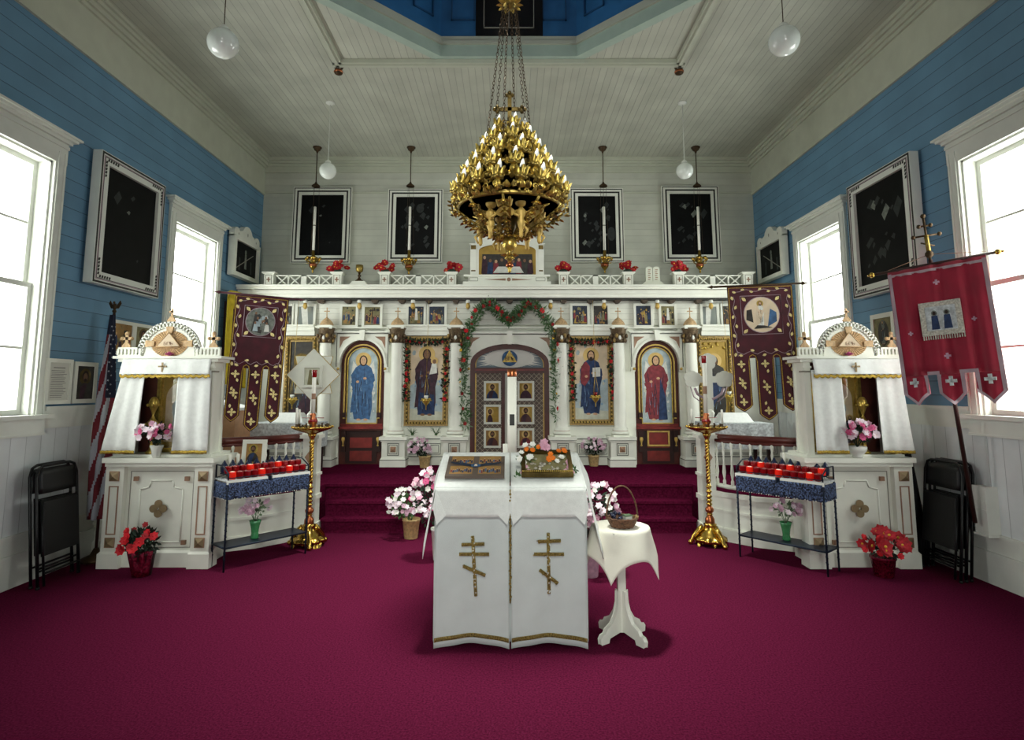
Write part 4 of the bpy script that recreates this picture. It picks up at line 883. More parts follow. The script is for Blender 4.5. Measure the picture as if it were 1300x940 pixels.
m = M('gold'); m.lathe([(.02, z_(301)), (.05, z_(305)), (.058, z_(309)), (.058, z_(313)), (.035, z_(318)), (.015, z_(319))][::-1], n=20); m.build('turned_ball', ch)
m = M('gold_old')
for py, r in ((321, .028), (325, .018), (328, .030), (331, .018)): m.ball((0, 0, z_(py)), r, 8)
m.use('copper'); m.ball((0, 0, z_(337)), .032, 10, .8); m.use('gold')
for k in range(8): a = 2*pi*k/8; leafg(m, (.02*cos(a), .02*sin(a), z_(325)), (cos(a), sin(a), 0), .05, .012, 1.0); m.ball((.03*cos(a), .03*sin(a), z_(328)), .01, 6)
m.lathe([(.002, 0), (.016, .015), (.01, .025), (.02, .04), (.012, .06)], n=8); m.build('pendant', ch)
m = M('gold_dark'); z0, z1 = z_(162), z_(121); zc = z_(139); m.box(-.016, .016, -.01, .01, z0, z1); m.box(-.10, .10, -.01, .01, zc-.015, zc+.015)
for x, z in ((-.10, zc), (.10, zc), (0, z1)):
    for dx, dz in ((0, .02), (.0, -.02), (.022, 0), (-.022, 0)): m.ball((x+dx, 0, z+dz), .018, 8)
m.build('cross', ch)
ztop = z_(3)
m = M('gold_old'); m.lathe([(.01, ztop-.06), (.05, ztop-.04), (.075, ztop), (.05, ztop+.03), (.02, ztop+.06)], n=16); m.use('gold')
for k in range(10): a = 2*pi*k/10; leafg(m, (.04*cos(a), .04*sin(a), ztop-.03), (cos(a), sin(a), 0), .07, .02, 1.2)
m.build('top_crown', ch)
m = M('black_metal'); m.tube([(0, 0, ztop+.05), (0, 0, 7.7-CZ)], .012, 6); m.build('hanging_rod', ch)
def chain(m, a, b, r=.0026, L=.042, w=.0105):
    a, b = Vector(a), Vector(b); d = (b-a); n = int(d.length/(L*.74)); q = Vector((0, 0, 1)).rotation_difference(d.normalized())
    for i in range(n):
        c = a+d*((i+.5)/n); pts = []
        for k in range(8):
            t = 2*pi*k/8; e = Vector((w*cos(t), 0, L/2*sin(t)*.95+ (.0)))
            if i % 2: e = Vector((0, e.x, e.z))
            pts.append(c+q @ e)
        m.tube(pts, r, 5, closed=True)
for k in range(6):
    a = 2*pi*k/6+.25; m = M('brass_dark'); chain(m, (.05*cos(a), .05*sin(a), ztop-.02), (.20*cos(a), .20*sin(a), tiers[1][1]-.07)); m.build('chain', ch)
# ================================================================ OTHER HANGING LAMPS
for px, cpx, l in ((403, 397, 'leftmost of four'), (522, 520, 'second from left of four'), (765, 768, 'third from left of four'), (883, 888, 'rightmost of four')):
    t0 = (ZC-H); v = at(px, 187, 1); d = v-Vector((0, 0, H)); k = (ZC-H)/d.z; top = Vector((0, 0, H))+d*k
    Y = top.y; x = top.x; zd = wz(235, Y, px); zb = wz(347 if px not in (522,) else 349, Y, px)
    root = thing('hanging_oil_lamp', 'brass hanging lamp with tall white candle on a dark rod, %s' % l, 'hanging lamp', (x, Y, zb), group='brass hanging lamps')
    g = lambda py: wz(py, Y, px)-zb
    m = M('brass_dark'); zt = ZC-zb; m.lathe([(.012, zt-.10), (.02, zt-.07), (.05, zt-.05), (.055, zt-.03), (.07, zt-.015), (.07, zt-.002)], n=14); m.tube([(0, 0, g(235)), (0, 0, zt-.09)], .008, 6); m.build('rod', root)
    m = M('brass_dark'); m.lathe([(.066, g(237)), (.06, g(235.5)), (.02, g(233)), (.012, g(231))], n=14); m.build('disc', root)
    m = M('brass_dark')
    for k in range(3): a = 2*pi*k/3+.4; m.tube([(.05*cos(a), .05*sin(a), g(237)), (.075*cos(a), .075*sin(a), g(325))], .0022, 4)
    m.build('chain', root)
    m = M('wax'); m.lathe([(.021, g(318)), (.021, g(263)), (.008, g(262.5))], n=12); m.use('brass_dark'); m.lathe([(.0225, g(287)), (.0225, g(286))], n=12); m.build('candle', root)
    m = M('brass'); m.lathe([(.003, 0), (.012, .01), (.018, .022), (.01, .035), (.014, .05), (.03, .07), (.055, .10), (.06, .13), (.045, .16), (.028, .18), (.05, .22), (.075, .25), (.07, .255), (.03, .25), (.022, g(318)-.0)], n=18); 
    for k in range(6):
        a = 2*pi*k/6; m.tube([(.04*cos(a), .04*sin(a), .15), (.09*cos(a), .09*sin(a), .16), (.11*cos(a), .11*sin(a), .21)], .006, 5); m.lathe([(.006, .20), (.02, .215), (.022, .25), (.012, .25)], (.11*cos(a), .11*sin(a), 0), 8); m.use('gold_old'); leafg(m, (.06*cos(a+.5), .06*sin(a+.5), .16), (cos(a+.5), sin(a+.5), 0), .08, .02, .4); m.use('brass')
    m.use('copper'); m.lathe([(.057, .10), (.063, .13), (.05, .155)], n=18)
    m.build('lamp_body', root)
for x, y, pz, r, l in ((-2.40, 4.62, 55, .125, 'front left, near the blue left wall'), (2.30, 4.62, 52, .125, 'front right, near the blue right wall'), (-2.44, 7.60, 217, .112, 'back left, by leftmost dark painting'), (2.35, 7.60, 217, .112, 'back right, by rightmost dark painting')):
    v = at(650, pz, y); z = v.z
    root = thing('globe_lamp', 'round white glass globe lamp on thin rod, %s' % l, 'ceiling lamp', (x, y, z), group='white globe lamps')
    m = M('globe'); m.ball((0, 0, 0), r, 28); m.build('globe_shade', root)
    m = M('trim_white' if y > 7 else 'brass_dark'); m.tube([(0, 0, r*.98), (0, 0, ZC-z)], .004, 6); m.use('trim_white'); m.lathe([(.04, r-.02), (.035, r+.02), (.01, r+.04)], n=14); m.lathe([(.012, ZC-z-.03), (.06, ZC-z-.012), (.062, ZC-z+.004)], n=16); m.build('rod', root)
for x, l in ((-2.05, 'left'), (2.03, 'right')):
    root = thing('ceiling_socket', 'small dark twin ball ceiling fitting at the %s corner of the beams' % l, 'ceiling lamp', (x, OC[1]+AP+.17, ZC), group='dark ceiling fittings')
    m = M('brass_dark'); m.lathe([(.02, -.13), (.045, -.12), (.055, -.095), (.04, -.07), (.025, -.065), (.05, -.05), (.058, -.03), (.04, -.002)], n=16); m.build('fitting', root); m = M('copper'); m.lathe([(.047, -.112), (.056, -.1), (.05, -.08)], n=16); m.build('collar', root)
# ================================================================ WALL PICTURES
def darkart(fig):
    def art(m, a, b, c, e, y):
        m.use('canvas_dark'); m.pol([(a, c), (b, c), (b, e), (a, e)], y)
        r = random.Random(fig); m.use('canvas_fig')
        for k in range([0, 4, 22, 20, 16][fig % 5]):
            x, z = a+(b-a)*r.uniform(.15, .85), c+(e-c)*r.uniform(.15, .85); q = (b-a)*r.uniform(.02, .09)
            m.use('canvas_fig' if r.random() < .88 else 'canvas_light'); m.pol([(x-q, z), (x+q*r.uniform(-.5, .5), z-q*r.uniform(.6, 1.5)), (x+q, z+q*.5), (x+q*.2, z+q*r.uniform(.8, 1.8))], y-.0006-.0001*k)
        if fig == 2: m.use('canvas_fig'); m.disc(a+(b-a)*.62, e-(e-c)*.2, (b-a)*.10, (b-a)*.12, y-.003, 16); m.disc(a+(b-a)*.32, c+(e-c)*.62, .04, .09, y-.0032, 12)
        if fig == 3: m.use('canvas_fig'); m.disc(a+(b-a)*.88, c+(e-c)*.35, .07, .12, y-.003, 14)
    return art
for (p0, p1, q0, q1, l, fg, tl) in ((371, 445.5, 237.5, 335, 'leftmost', 1, .0), (492, 562, 240, 334, 'second from left, with pale figures', 2, .0), (724, 792, 239, 333.5, 'third from left', 3, 0), (841, 914, 236, 334, 'rightmost', 4, 0)):
    x0, x1 = wx(p0, 286, YB-.05), wx(p1, 286, YB-.05); z0, z1 = wz(q1, YB-.05), wz(q0, YB-.05)
    framed('dark_painting', 'nearly black painting in striped white frame on back wall, %s' % l, 'painting', x1-x0, z1-z0, .135, darkart(fg), ((x0+x1)/2, YB-.025, z0), rx=-.02, depth=.05, inner=[('dark_line', .014, .014, 0), ('dark_line', .062, .026, 0)], group='dark paintings on the back wall')
def corner_orn(root, w, h, t, dp):
    m = M('dark_line')
    for sx in (-1, 1):
        for z0 in (0, h):
            for k in range(5):
                x = sx*(w/2-t*.6-.035*k-.03); z = t*.62 if z0 == 0 else h-t*.62; m.prism([(x-.012, z-.012), (x+.006, z-.014), (x+.014, z+.012), (x-.004, z+.014)], -dp-.004, -dp+.001)
                x = sx*(w/2-t*.62); z = (t*.6+.035*k+.03) if z0 == 0 else h-t*.6-.035*k-.03; m.prism([(x-.012, z-.012), (x+.006, z-.014), (x+.014, z+.012), (x-.004, z+.014)], -dp-.004, -dp+.001)
    m.build('corner_ornament', root)
for X, rz, ya, yb, l in ((XL, pi/2, 5.58, 6.66, 'left'), (XR, -pi/2, 5.62, 6.72, 'right')):
    o = framed('large_painting', 'large almost black painting in grey ornamented frame on the blue %s wall' % l, 'painting', yb-ya, 1.33, .12, darkart(1 if l == 'left' else 4), (X+(.03 if l == 'left' else -.03), (ya+yb)/2, 2.67), rz=rz, rx=0, depth=.09, inner=[('dark_line', .008, .02, 0), ('edge_silver', .04, .01, 0), ('dark_line', .052, .006, 0)], frame='trim_white', group='large paintings on the side walls')
    corner_orn(o, yb-ya, 1.33, .12, .09)
    # crested picture
    ya, yb = (8.42, 9.28) if l == 'left' else (8.40, 9.26); w = yb-ya
    def art(m, a, b, c, e, y):
        m.use('canvas_dark'); m.pol([(a, c), (b, c), (b, e), (a, e)], y); m.use('canvas_light')
        m.pol([(-.03, c+.10), (.04, c+.10), (.03, c+.33), (-.02, c+.33)], y-.001); m.disc(0, c+.36, .03, .035, y-.0012, 10)
        for s_ in (-1, 1): m.use('canvas_fig'); m.pol([(s_*.20-.03, c+.05), (s_*.20+.03, c+.05), (s_*.19+.02, c+.2), (s_*.19-.02, c+.2)], y-.001); m.disc(s_*.19, c+.22, .025, .03, y-.0012, 10)
        m.use('outline_soft'); m.pol([(a+.05, c+.06), (a+.06, c+.05), (b-.1, c+.36), (b-.11, c+.37)] if l == 'left' else [(b-.05, c+.06), (b-.06, c+.05), (a+.1, c+.36), (a+.11, c+.37)], y-.002)
    o = framed('crested_picture', 'dark picture in white frame with scalloped crest on the blue %s wall' % l, 'picture', w, .60, .06, art, (X+(.03 if l == 'left' else -.03), (ya+yb)/2, 3.30), rz=rz, depth=.10, group='crested pictures')
    m = M('frame_white'); pts = [(-w/2, .58), (w/2, .58), (w/2, .62)]
    pts += [(w/2-.09+.09*cos(a), .66+.07*sin(a)) for a in [i*pi/8 for i in range(0, 8)]]
    pts += [(.17*cos(a), .66+.16*sin(a)) for a in [pi*.12+i*pi*.76/10 for i in range(11)]]
    pts += [(-w/2+.09+.09*cos(a), .66+.07*sin(a)) for a in [i*pi/8 for i in range(1, 9)]]+[(-w/2, .62)]
    m.prism(pts, -.08, 0); m.use('outline_soft'); m.disc(0, .69, .015, .03, -.082, 8); m.disc(.3, .64, .012, .02, -.082, 8); m.disc(-.3, .64, .012, .02, -.082, 8); m.build('crest', o)
def docart(m, a, b, c, e, y):
    m.use('paper'); m.pol([(a, c), (b, c), (b, e), (a, e)], y); m.use('ink')
    r = random.Random(3)
    m.box(a+.05, b-.05, y-.001, y, e-.05, e-.043)
    for k in range(16): z = e-.075-.016*k; m.box(a+.025+r.uniform(0, .01), b-.025-r.uniform(0, .05), y-.001, y, z, z+.004)
framed('framed_document', 'framed printed document on the left wall beside the near window', 'document', .31, .41, .035, docart, (XL+.02, 5.375, 1.505), rz=pi/2, depth=.03)
framed('framed_icon', 'white framed dark icon with pale haloed face, beside the framed document on left wall', 'icon', .31, .395, .04, lambda m, a, b, c, e, y: (m.use('icon_dark'), m.pol([(a, c), (b, c), (b, e), (a, e)], y), saint(m, 0, c, (e-c)*.95, 'icon_dark', 'robe_plum', y-.001, halo='gold_dark', bust=True, skin='skin_dark')), (XL+.02, 5.71, 1.505), rz=pi/2, depth=.03)
for y, w, l, bg, sdn in ((6.21, .36, 'gold arched figures, just right of the furled flag', 'icon_ochre', 41), (6.56, .34, 'a dark haloed head, behind the left shrine gable', 'icon_dark', 42)):
    framed('framed_icon', 'white framed icon of %s' % l, 'icon', w, .36, .035, (lambda m, a, b, c, e, y, bg=bg, sdn=sdn: scene_art(m, a, b, c, e, y, bg, 4, seed=sdn)) if sdn == 41 else (lambda m, a, b, c, e, y: (m.use('icon_olive'), m.pol([(a, c), (b, c), (b, e), (a, e)], y), saint(m, 0, c, (e-c)*.98, 'icon_dark', 'icon_dark', y-.001, halo='gold_dark', bust=True, skin='skin_dark'))), (XL+.02, y, 2.0), rz=pi/2, depth=.03)
framed('framed_icon', 'white framed grey engraving on the right wall, between shrine gable and red banner', 'icon', .40, .43, .05, lambda m, a, b, c, e, y: (m.use('icon_olive'), m.pol([(a, c), (b, c), (b, e), (a, e)], y), m.use('icon_dark'), m.disc(0, (c+e)/2, .09, .14, y-.001), saint(m, 0, c+.04, (e-c)*.8, 'canvas_light', 'canvas_fig', y-.002, halo='canvas_light', w=.3)), (XR-.02, 6.35, 2.03), rz=-pi/2, depth=.03)
framed('framed_picture', 'small pale blue framed picture low on the left wall between shrine and banner', 'picture', .30, .42, .04, lambda m, a, b, c, e, y: (m.use('sky_cloud'), m.pol([(a, c), (b, c), (b, e), (a, e)], y)), (XL+.02, 7.7 if 0 else 8.45, 1.50), rz=pi/2, depth=.03)
# icon draped with yellow cloth, left wall beyond far window
yi = 8.68
o = framed('draped_icon', 'dark tall icon on the left wall under a yellow drape, beyond the far window', 'icon', .58, .85, .06, lambda m, a, b, c, e, y: (m.use('icon_dark'), m.pol([(a, c), (b, c), (b, e), (a, e)], y), saint(m, 0, c+.02, (e-c)*.9, 'icon_dark', 'robe_plum', y-.001, halo='gold_dark', skin='skin_dark', w=.4)), (XL+.03, yi, 2.05), rz=pi/2, depth=.04, frame='brown_dark')
t = thing('yellow_drape', 'yellow cloth draped over the dark icon on the left wall', 'cloth', (XL+.03, yi, 2.05), pi/2)
m = M('yellow_cloth')
def drp(x0, x1, top, bot, amp=.015):
    m.grid(lambda u, v: (x0+(x1-x0)*u*(1-.25*sin(pi*v)*.5), -.07-amp*cos(u*14), top+(bot-top)*v), 14, 8)
drp(-.36, -.16, .98, -.35); drp(.24, .34, .98, -.40)
m.grid(lambda u, v: (-.34+.68*u, -.08-.02*cos(v*9), 1.0-.14*v-.14*v*sin(pi*u)+.02*sin(pi*u)), 16, 6)
m.build('cloth', t, solid=.006)
# ================================================================ SHRINES (icon kiosks)
def shrine(side):
    s = 1 if side == 'left' else -1            # s*x : outer->inner
    xc = -3.28 if side == 'left' else 3.27; Yf = 5.62
    root = thing('shrine', 'white curtained icon shrine with gilded arched gable, standing at the %s wall' % side, 'shrine', (xc, Yf, 0))
    m = M('paint')
    w = .50
    m.box(-w+.06, w-.06, .06, .42, 0, .92)
    m.box(-w+.06, w-.06, .03, .06, 0, .13); m.frust(-w+.06, w-.06, .03, .06, .13, -w+.06, w-.06, .05, .06, .15)
    m.use('outline_soft'); rect_frame(m, -.30, .30, .17, .87, .006, .056, .06); m.use('paint')
    # raised shaped panel
    A = [(-.20, .22), (.20, .22), (.20, .70), (.12, .72), (.10, .78), (-.10, .78), (-.12, .72), (-.20, .70)]
    for i in range(8):
        p, q = Vector(A[i]), Vector(A[(i+1) % 8]); m.tube([(p.x, .058, p.y), (q.x, .058, q.y)], .008, 6)
    m.build('body', root)
    for sx in (-1, 1):
        x = sx*(w-.085)
        m = M('paint'); m.box(x-.10, x+.10, -.02, .14, 0, .13); m.frust(x-.10, x+.10, -.02, .14, .13, x-.085, x+.085, 0, .14, .15); m.box(x-.085, x+.085, .0, .14, .15, .92)
        m.use('trim_tan'); rect_frame(m, x-.045, x+.045, .30, .74, .010, -.006, 0)
        m.build('pilaster', root)
        for z in (.23, .83):
            m = M('trim_tan'); m.box(x-.045, x+.045, -.012, 0, z-.045, z+.045); m.use('clover'); m.add([(x-.04, -.012, z-.04), (x+.04, -.012, z-.04), (x+.04, -.012, z+.04), (x-.04, -.012, z+.04), (x, -.035, z)], [(0, 1, 4), (1, 2, 4), (2, 3, 4), (3, 0, 4)]); m.build('square_boss', root)
    for x, z in ((-.24, .80), (.24, .80), (-.24, .22), (.24, .22)):
        m = M('trim_tan'); m.box(x-.02, x+.02, .035, .06, z-.02, z+.02); m.build('small_boss', root)
    m = M('clover')
    for dx, dz in ((0, .045), (0, -.045), (.045, 0), (-.045, 0)): m.lathe([(.002, .0), (.03, .002), (.036, .012), (.036, .022)][::-1], (dx, .036, .53+dz), 14, ax=(0, -1, 0))
    m.build('clover_ornament', root)
    m = M('paint'); m.box(-w-.02, w+.02, -.04, .46, .955, 1.0); m.box(-w, w, -.02, .44, .92, .955); m.box(-w+.04, w-.04, .03, .42, 1.0, 1.025); m.build('top_slab', root)
    # upper case: back, posts, entablature
    m = M('paint'); m.box(-w+.07, w-.07, .27, .29, 1.02, 1.93); m.use('brown_wood'); m.box(-w+.12, w-.12, .265, .27, 1.02, 1.9); m.use('paint')
    for sx in (-1, 1): 
        m.box(*sorted((sx*(w-.12), sx*(w-.06))), .04, .10, 1.02, 1.93); m.box(*sorted((sx*(w-.12), sx*(w-.09))), .06, .28, 1.02, 1.93)
        m.use('outline_soft'); m.box(*sorted((sx*(w-.13), sx*(w-.045))), .03, .11, 1.80, 1.815); m.use('paint'); m.box(*sorted((sx*(w-.13), sx*(w-.045))), .03, .11, 1.84, 1.86)
    m.box(-w-.02, w+.02, .0, .30, 1.93, 1.955); m.box(-w+.02, w-.02, .02, .29, 1.90, 1.93)
    m.build('upper_case', root)
    # cresting
    m = M('paint'); 
    for sx in (-1, 1): m.box(*sorted((sx*.26, sx*(w-.01))), .02, .06, 1.955, 1.97); m.box(*sorted((sx*.26, sx*(w-.01))), .02, .06, 2.02, 2.04); 
    m.use('notch')
    for sx in (-1, 1): m.box(*sorted((sx*.27, sx*(w-.01))), .04, .06, 1.965, 2.02)
    m.use('paint')
    for sx in (-1, 1):
        for k in range(7): x = sx*(.275+.035*k); m.box(x-.010, x+.010, .015, .045, 1.965, 2.025)
    m.build('dentil_cresting', root)
    m = M('paint'); n = 28; r0, r1 = .245, .305; zc0 = 1.985
    for i in range(n):
        a0, a1 = pi*i/n, pi*(i+1)/n; 
        for (q0, q1) in ((r0, r0+.012), (r1-.014, r1)): m.prism([(q0*cos(a0), zc0+q0*sin(a0)), (q1*cos(a0), zc0+q1*sin(a0)), (q1*cos(a1), zc0+q1*sin(a1)), (q0*cos(a1), zc0+q0*sin(a1))], .02, .06)
    for i in range(25):
        a = pi*(i+.5)/25; c_, s_ = cos(a), sin(a); t = .007; m.prism([(r0*c_+t*s_, zc0+r0*s_-t*c_), (r1*c_+t*s_, zc0+r1*s_-t*c_), (r1*c_-t*s_, zc0+r1*s_+t*c_), (r0*c_-t*s_, zc0+r0*s_+t*c_)], .02, .055)
    m.use('notch')
    for i in range(n):
        a0, a1 = pi*i/n, pi*(i+1)/n; m.add([(r0*cos(a0), .057, zc0+r0*sin(a0)), (r1*cos(a0), .057, zc0+r1*sin(a0)), (r1*cos(a1), .057, zc0+r1*sin(a1)), (r0*cos(a1), .057, zc0+r0*sin(a1))], [(0, 1, 2, 3)])
    m.use('paint'); m.prism([(-r0, 1.955), (r0, 1.955), (r0, zc0)]+[(r0*cos(pi*i/20), zc0+r0*sin(pi*i/20)) for i in range(21)]+[(-r0, zc0)], .035, .055)
    m.build('arched_gable', root)
    m = M('gilt_tan'); ez = 2.075
    for k in range(40):
        a = 2*pi*k/40; a2 = 2*pi*(k+1)/40; am = (a+a2)/2
        m.add([(0, .020, ez), (.175*cos(a), .034, ez+.125*sin(a)), (.178*cos(am), .024, ez+.128*sin(am))], [(0, 1, 2)]); m.add([(0, .020, ez), (.178*cos(am), .024, ez+.128*sin(am)), (.175*cos(a2), .034, ez+.125*sin(a2))], [(0, 1, 2)])
    m.use('gilt_tan')
    for dx, dz in ((1, 0), (-1, 0), (0, 1), (0, -1)):
        L0, L1 = (.14, .225) if dx else (.10, .165)
        m.prism([(dx*L0-abs(dz)*.022, ez+dz*L0-abs(dx)*.022), (dx*L0+abs(dz)*.022, ez+dz*L0+abs(dx)*.022) if 1 else 0, (dx*L1+abs(dz)*.036, ez+dz*L1+abs(dx)*.032), (dx*L1-abs(dz)*.036, ez+dz*L1-abs(dx)*.032)], .012, .034)
    m.build('sunburst', root)
    m = M('sky_warm'); m.prism([(-.115, ez-.03), (.115, ez-.03), (0, ez+.105)], .004, .018); m.use('gilt_tan')
    for p, q in (((-.115, -.03), (.115, -.03)), ((.115, -.03), (0, .105)), ((0, .105), (-.115, -.03))): m.tube([(p[0], .004, ez+p[1]), (q[0], .004, ez+q[1])], .005, 5)
    m.build('triangle', root); text('\u0411\u0413\u042a', .045, (xc, Yf+.002, ez-.002), root, 'trim_tan')
    for x, z in ((0, 2.29), (-.42, 2.04), (.42, 2.04)):
        m = M('gilt_tan'); m.box(x-.04, x+.04, .03, .05, z, z+.02); m.prism([(x-.035, z+.02), (x+.035, z+.02), (x+.012, z+.05), (x-.012, z+.05)], .03, .05)
        if x == 0: m.box(-.010, .010, .035, .045, z+.02, z+.13); m.box(-.03, .03, .035, .045, z+.09, z+.105)
        else:
            zz = z+.085; m.box(x-.014, x+.014, .032, .048, z+.03, zz+.05); m.box(x-.045, x+.045, .032, .048, zz-.014, zz+.014)
            for dx, dz in ((.045, 0), (-.045, 0), (0, .05)): m.ball((x+dx, .04, zz+dz), .019, 8)
        m.build('cross_finial', root)
    # curtains
    def cloth(name, x0, x1, z0, z1, fl, yo, mt='cloth_white', par=root, lean=0, fold=9, seed=0):
        m = M(mt); wv = .012
        def fn(u, v):
            zz = z1+(z0-z1)*v; spread = 1+fl*v
            xm = (x0+x1)/2; x = xm+(x0-xm+(x1-x0)*u)*spread+lean*v
            return (x, yo-.018*v*1.5-wv*(.35+.65*v)*(1+sin(u*fold*2+seed+.6*sin(v*3)))*.8, zz)
        m.grid(fn, 26, 12); return m.build(name, par, solid=.004)
    root2 = thing('shrine_curtain', 'white gold edged curtain parted in front of the icon of the %s shrine' % side, 'curtain', (xc, Yf, 1.92), group=None)
    def C_(name, x0, x1, z0, z1, *a, **k):
        o = cloth(name, x0, x1, z0-1.92, z1-1.92, *a, par=root2, **k); return o
    C_('valance', -.395, .445, 1.78, 1.925, .0, -.03, fold=12, seed=1)
    lw = (-.40, -.185) if side == 'left' else (-.40, -.12); rw = (.13, .44) if side == 'left' else (.21, .45)
    C_('curtain_panel', lw[0], lw[1], 1.045, 1.82, .5 if side == 'left' else .06, -.012, lean=-.08 if side == 'left' else -.0, fold=7)
    C_('curtain_panel', rw[0], rw[1], 1.045, 1.82, .06 if side == 'left' else .25, -.012, lean=.01 if side == 'left' else .03, fold=7, seed=2)
    m = M('trim_gold')
    m.grid(lambda u, v: (-.40+.85*u, -.052-.010*(1+sin(u*24+1))*.5, -.145-.016*abs(sin(u*48))-.028*v+.01), 96, 2)
    def edge(x0, x1, fl, ln, sd_, fold):
        xm = (x0+x1)/2; m.grid(lambda u, v: (xm+(x0-xm+(x1-x0)*u)*(1+fl)+ln, -.046-.02*(1+sin(u*fold*2+sd_+.1))*.5, -.875+.028*v-.004*abs(sin(u*30))), 40, 1)
    m.build('gold_trim', root2, solid=.004); m = M('trim_gold'); edge(lw[0], lw[1], .5 if side == 'left' else .06, -.08 if side == 'left' else 0, 0, 7); m.build('gold_trim', root2, solid=.004); m = M('trim_gold'); edge(rw[0], rw[1], .06 if side == 'left' else .25, .01 if side == 'left' else .03, 2, 7)
    m.build('gold_trim', root2, solid=.004)
    m = M('clover'); m.box(-.008, .008, -.068, -.062, -.12, -.03); m.box(-.04, .04, -.068, -.062, -.075, -.06); m.build('cross_emblem', root2)
    m = M('rose_pink'); o = thing('rose', 'single pink rose resting at the foot of the gable of the %s shrine' % side, 'flower', (xc+.02*s, Yf-.0, 1.957)); petal_mesh(m, .05, 7, .5, 4); m.ball((0, 0, .02), .02, 8); m.build('petals', o)
    # icon inside
    ico = thing('shrine_icon', 'gilt framed icon of a standing saint behind the curtains of the %s shrine' % side, 'icon', (xc+.05*s, Yf+.262, 1.026))
    m = M('gold_old'); rect_frame(m, -.25, .25, 0, .80, .045, -.05, .0); m.use('gold'); rect_frame(m, -.215, .215, .03, .77, .015, -.06, 0); m.build('frame', ico)
    m = M('icon_gold'); m.pol([(-.21, .04), (.21, .04), (.21, .76), (-.21, .76)], -.02); m.use('sky_warm'); archfill(m, -.17, .17, .1, .52, .69, -.022); saint(m, .0, .08, .55, 'robe_white', 'sky_cloud', -.024, w=.38); saint(m, .13, .08, .28, 'robe_plum', 'robe_navy', -.03, w=.4); m.build('painting', ico)
    m = M('pane_glass'); m.box(-.21, .21, -.045, -.042, .04, .76); m.build('glass', ico)
    sx = -.16 if side == 'left' else .14
    cs = thing('altar_candlestick', 'ornate brass candlestick inside the %s shrine behind the flowers' % side, 'candlestick', (xc+sx, Yf+.11, 1.026))
    m = M('gold'); m.lathe([(.045, 0), (.05, .01), (.02, .04), (.012, .10), (.03, .14), (.014, .18), (.02, .24), (.05, .27), (.045, .30), (.02, .33), (.01, .36), (.02, .40), (.035, .44), (.045, .47), (.04, .50), (.025, .53), (.01, .54)], n=14)
    for k in range(5): a = 2*pi*k/5; m.ball((.05*cos(a), .05*sin(a), .46), .016, 6); m.ball((.055*cos(a), .055*sin(a), .28), .014, 6)
    m.build('stem', cs)
    # vase with flowers on the slab
    vx = -.04 if side == 'left' else -.0
    v = thing('flower_vase', 'white vase of pale and pink flowers in the %s shrine' % side, 'vase', (xc+vx, Yf+.0, 1.001))
    m = M('ceramic')
    if side == 'left': m.lathe([(.03, 0), (.035, .01), (.045, .07), (.06, .11), (.056, .115), (.0, .10)], n=18)
    else: m.lathe([(.04, 0), (.05, .01), (.04, .02), (.075, .06), (.085, .10), (.078, .105), (.0, .09)], n=18)
    m.build('vase_body', v)
    bouquet(v, (0, -.03, .23), .145, 34, ['pale', 'pale', 'rose', 'deep'], 'leaf_dark', 1.05, 110, (0, 0, .09), .75, .06)
for sd in ('left', 'right'): shrine(sd)
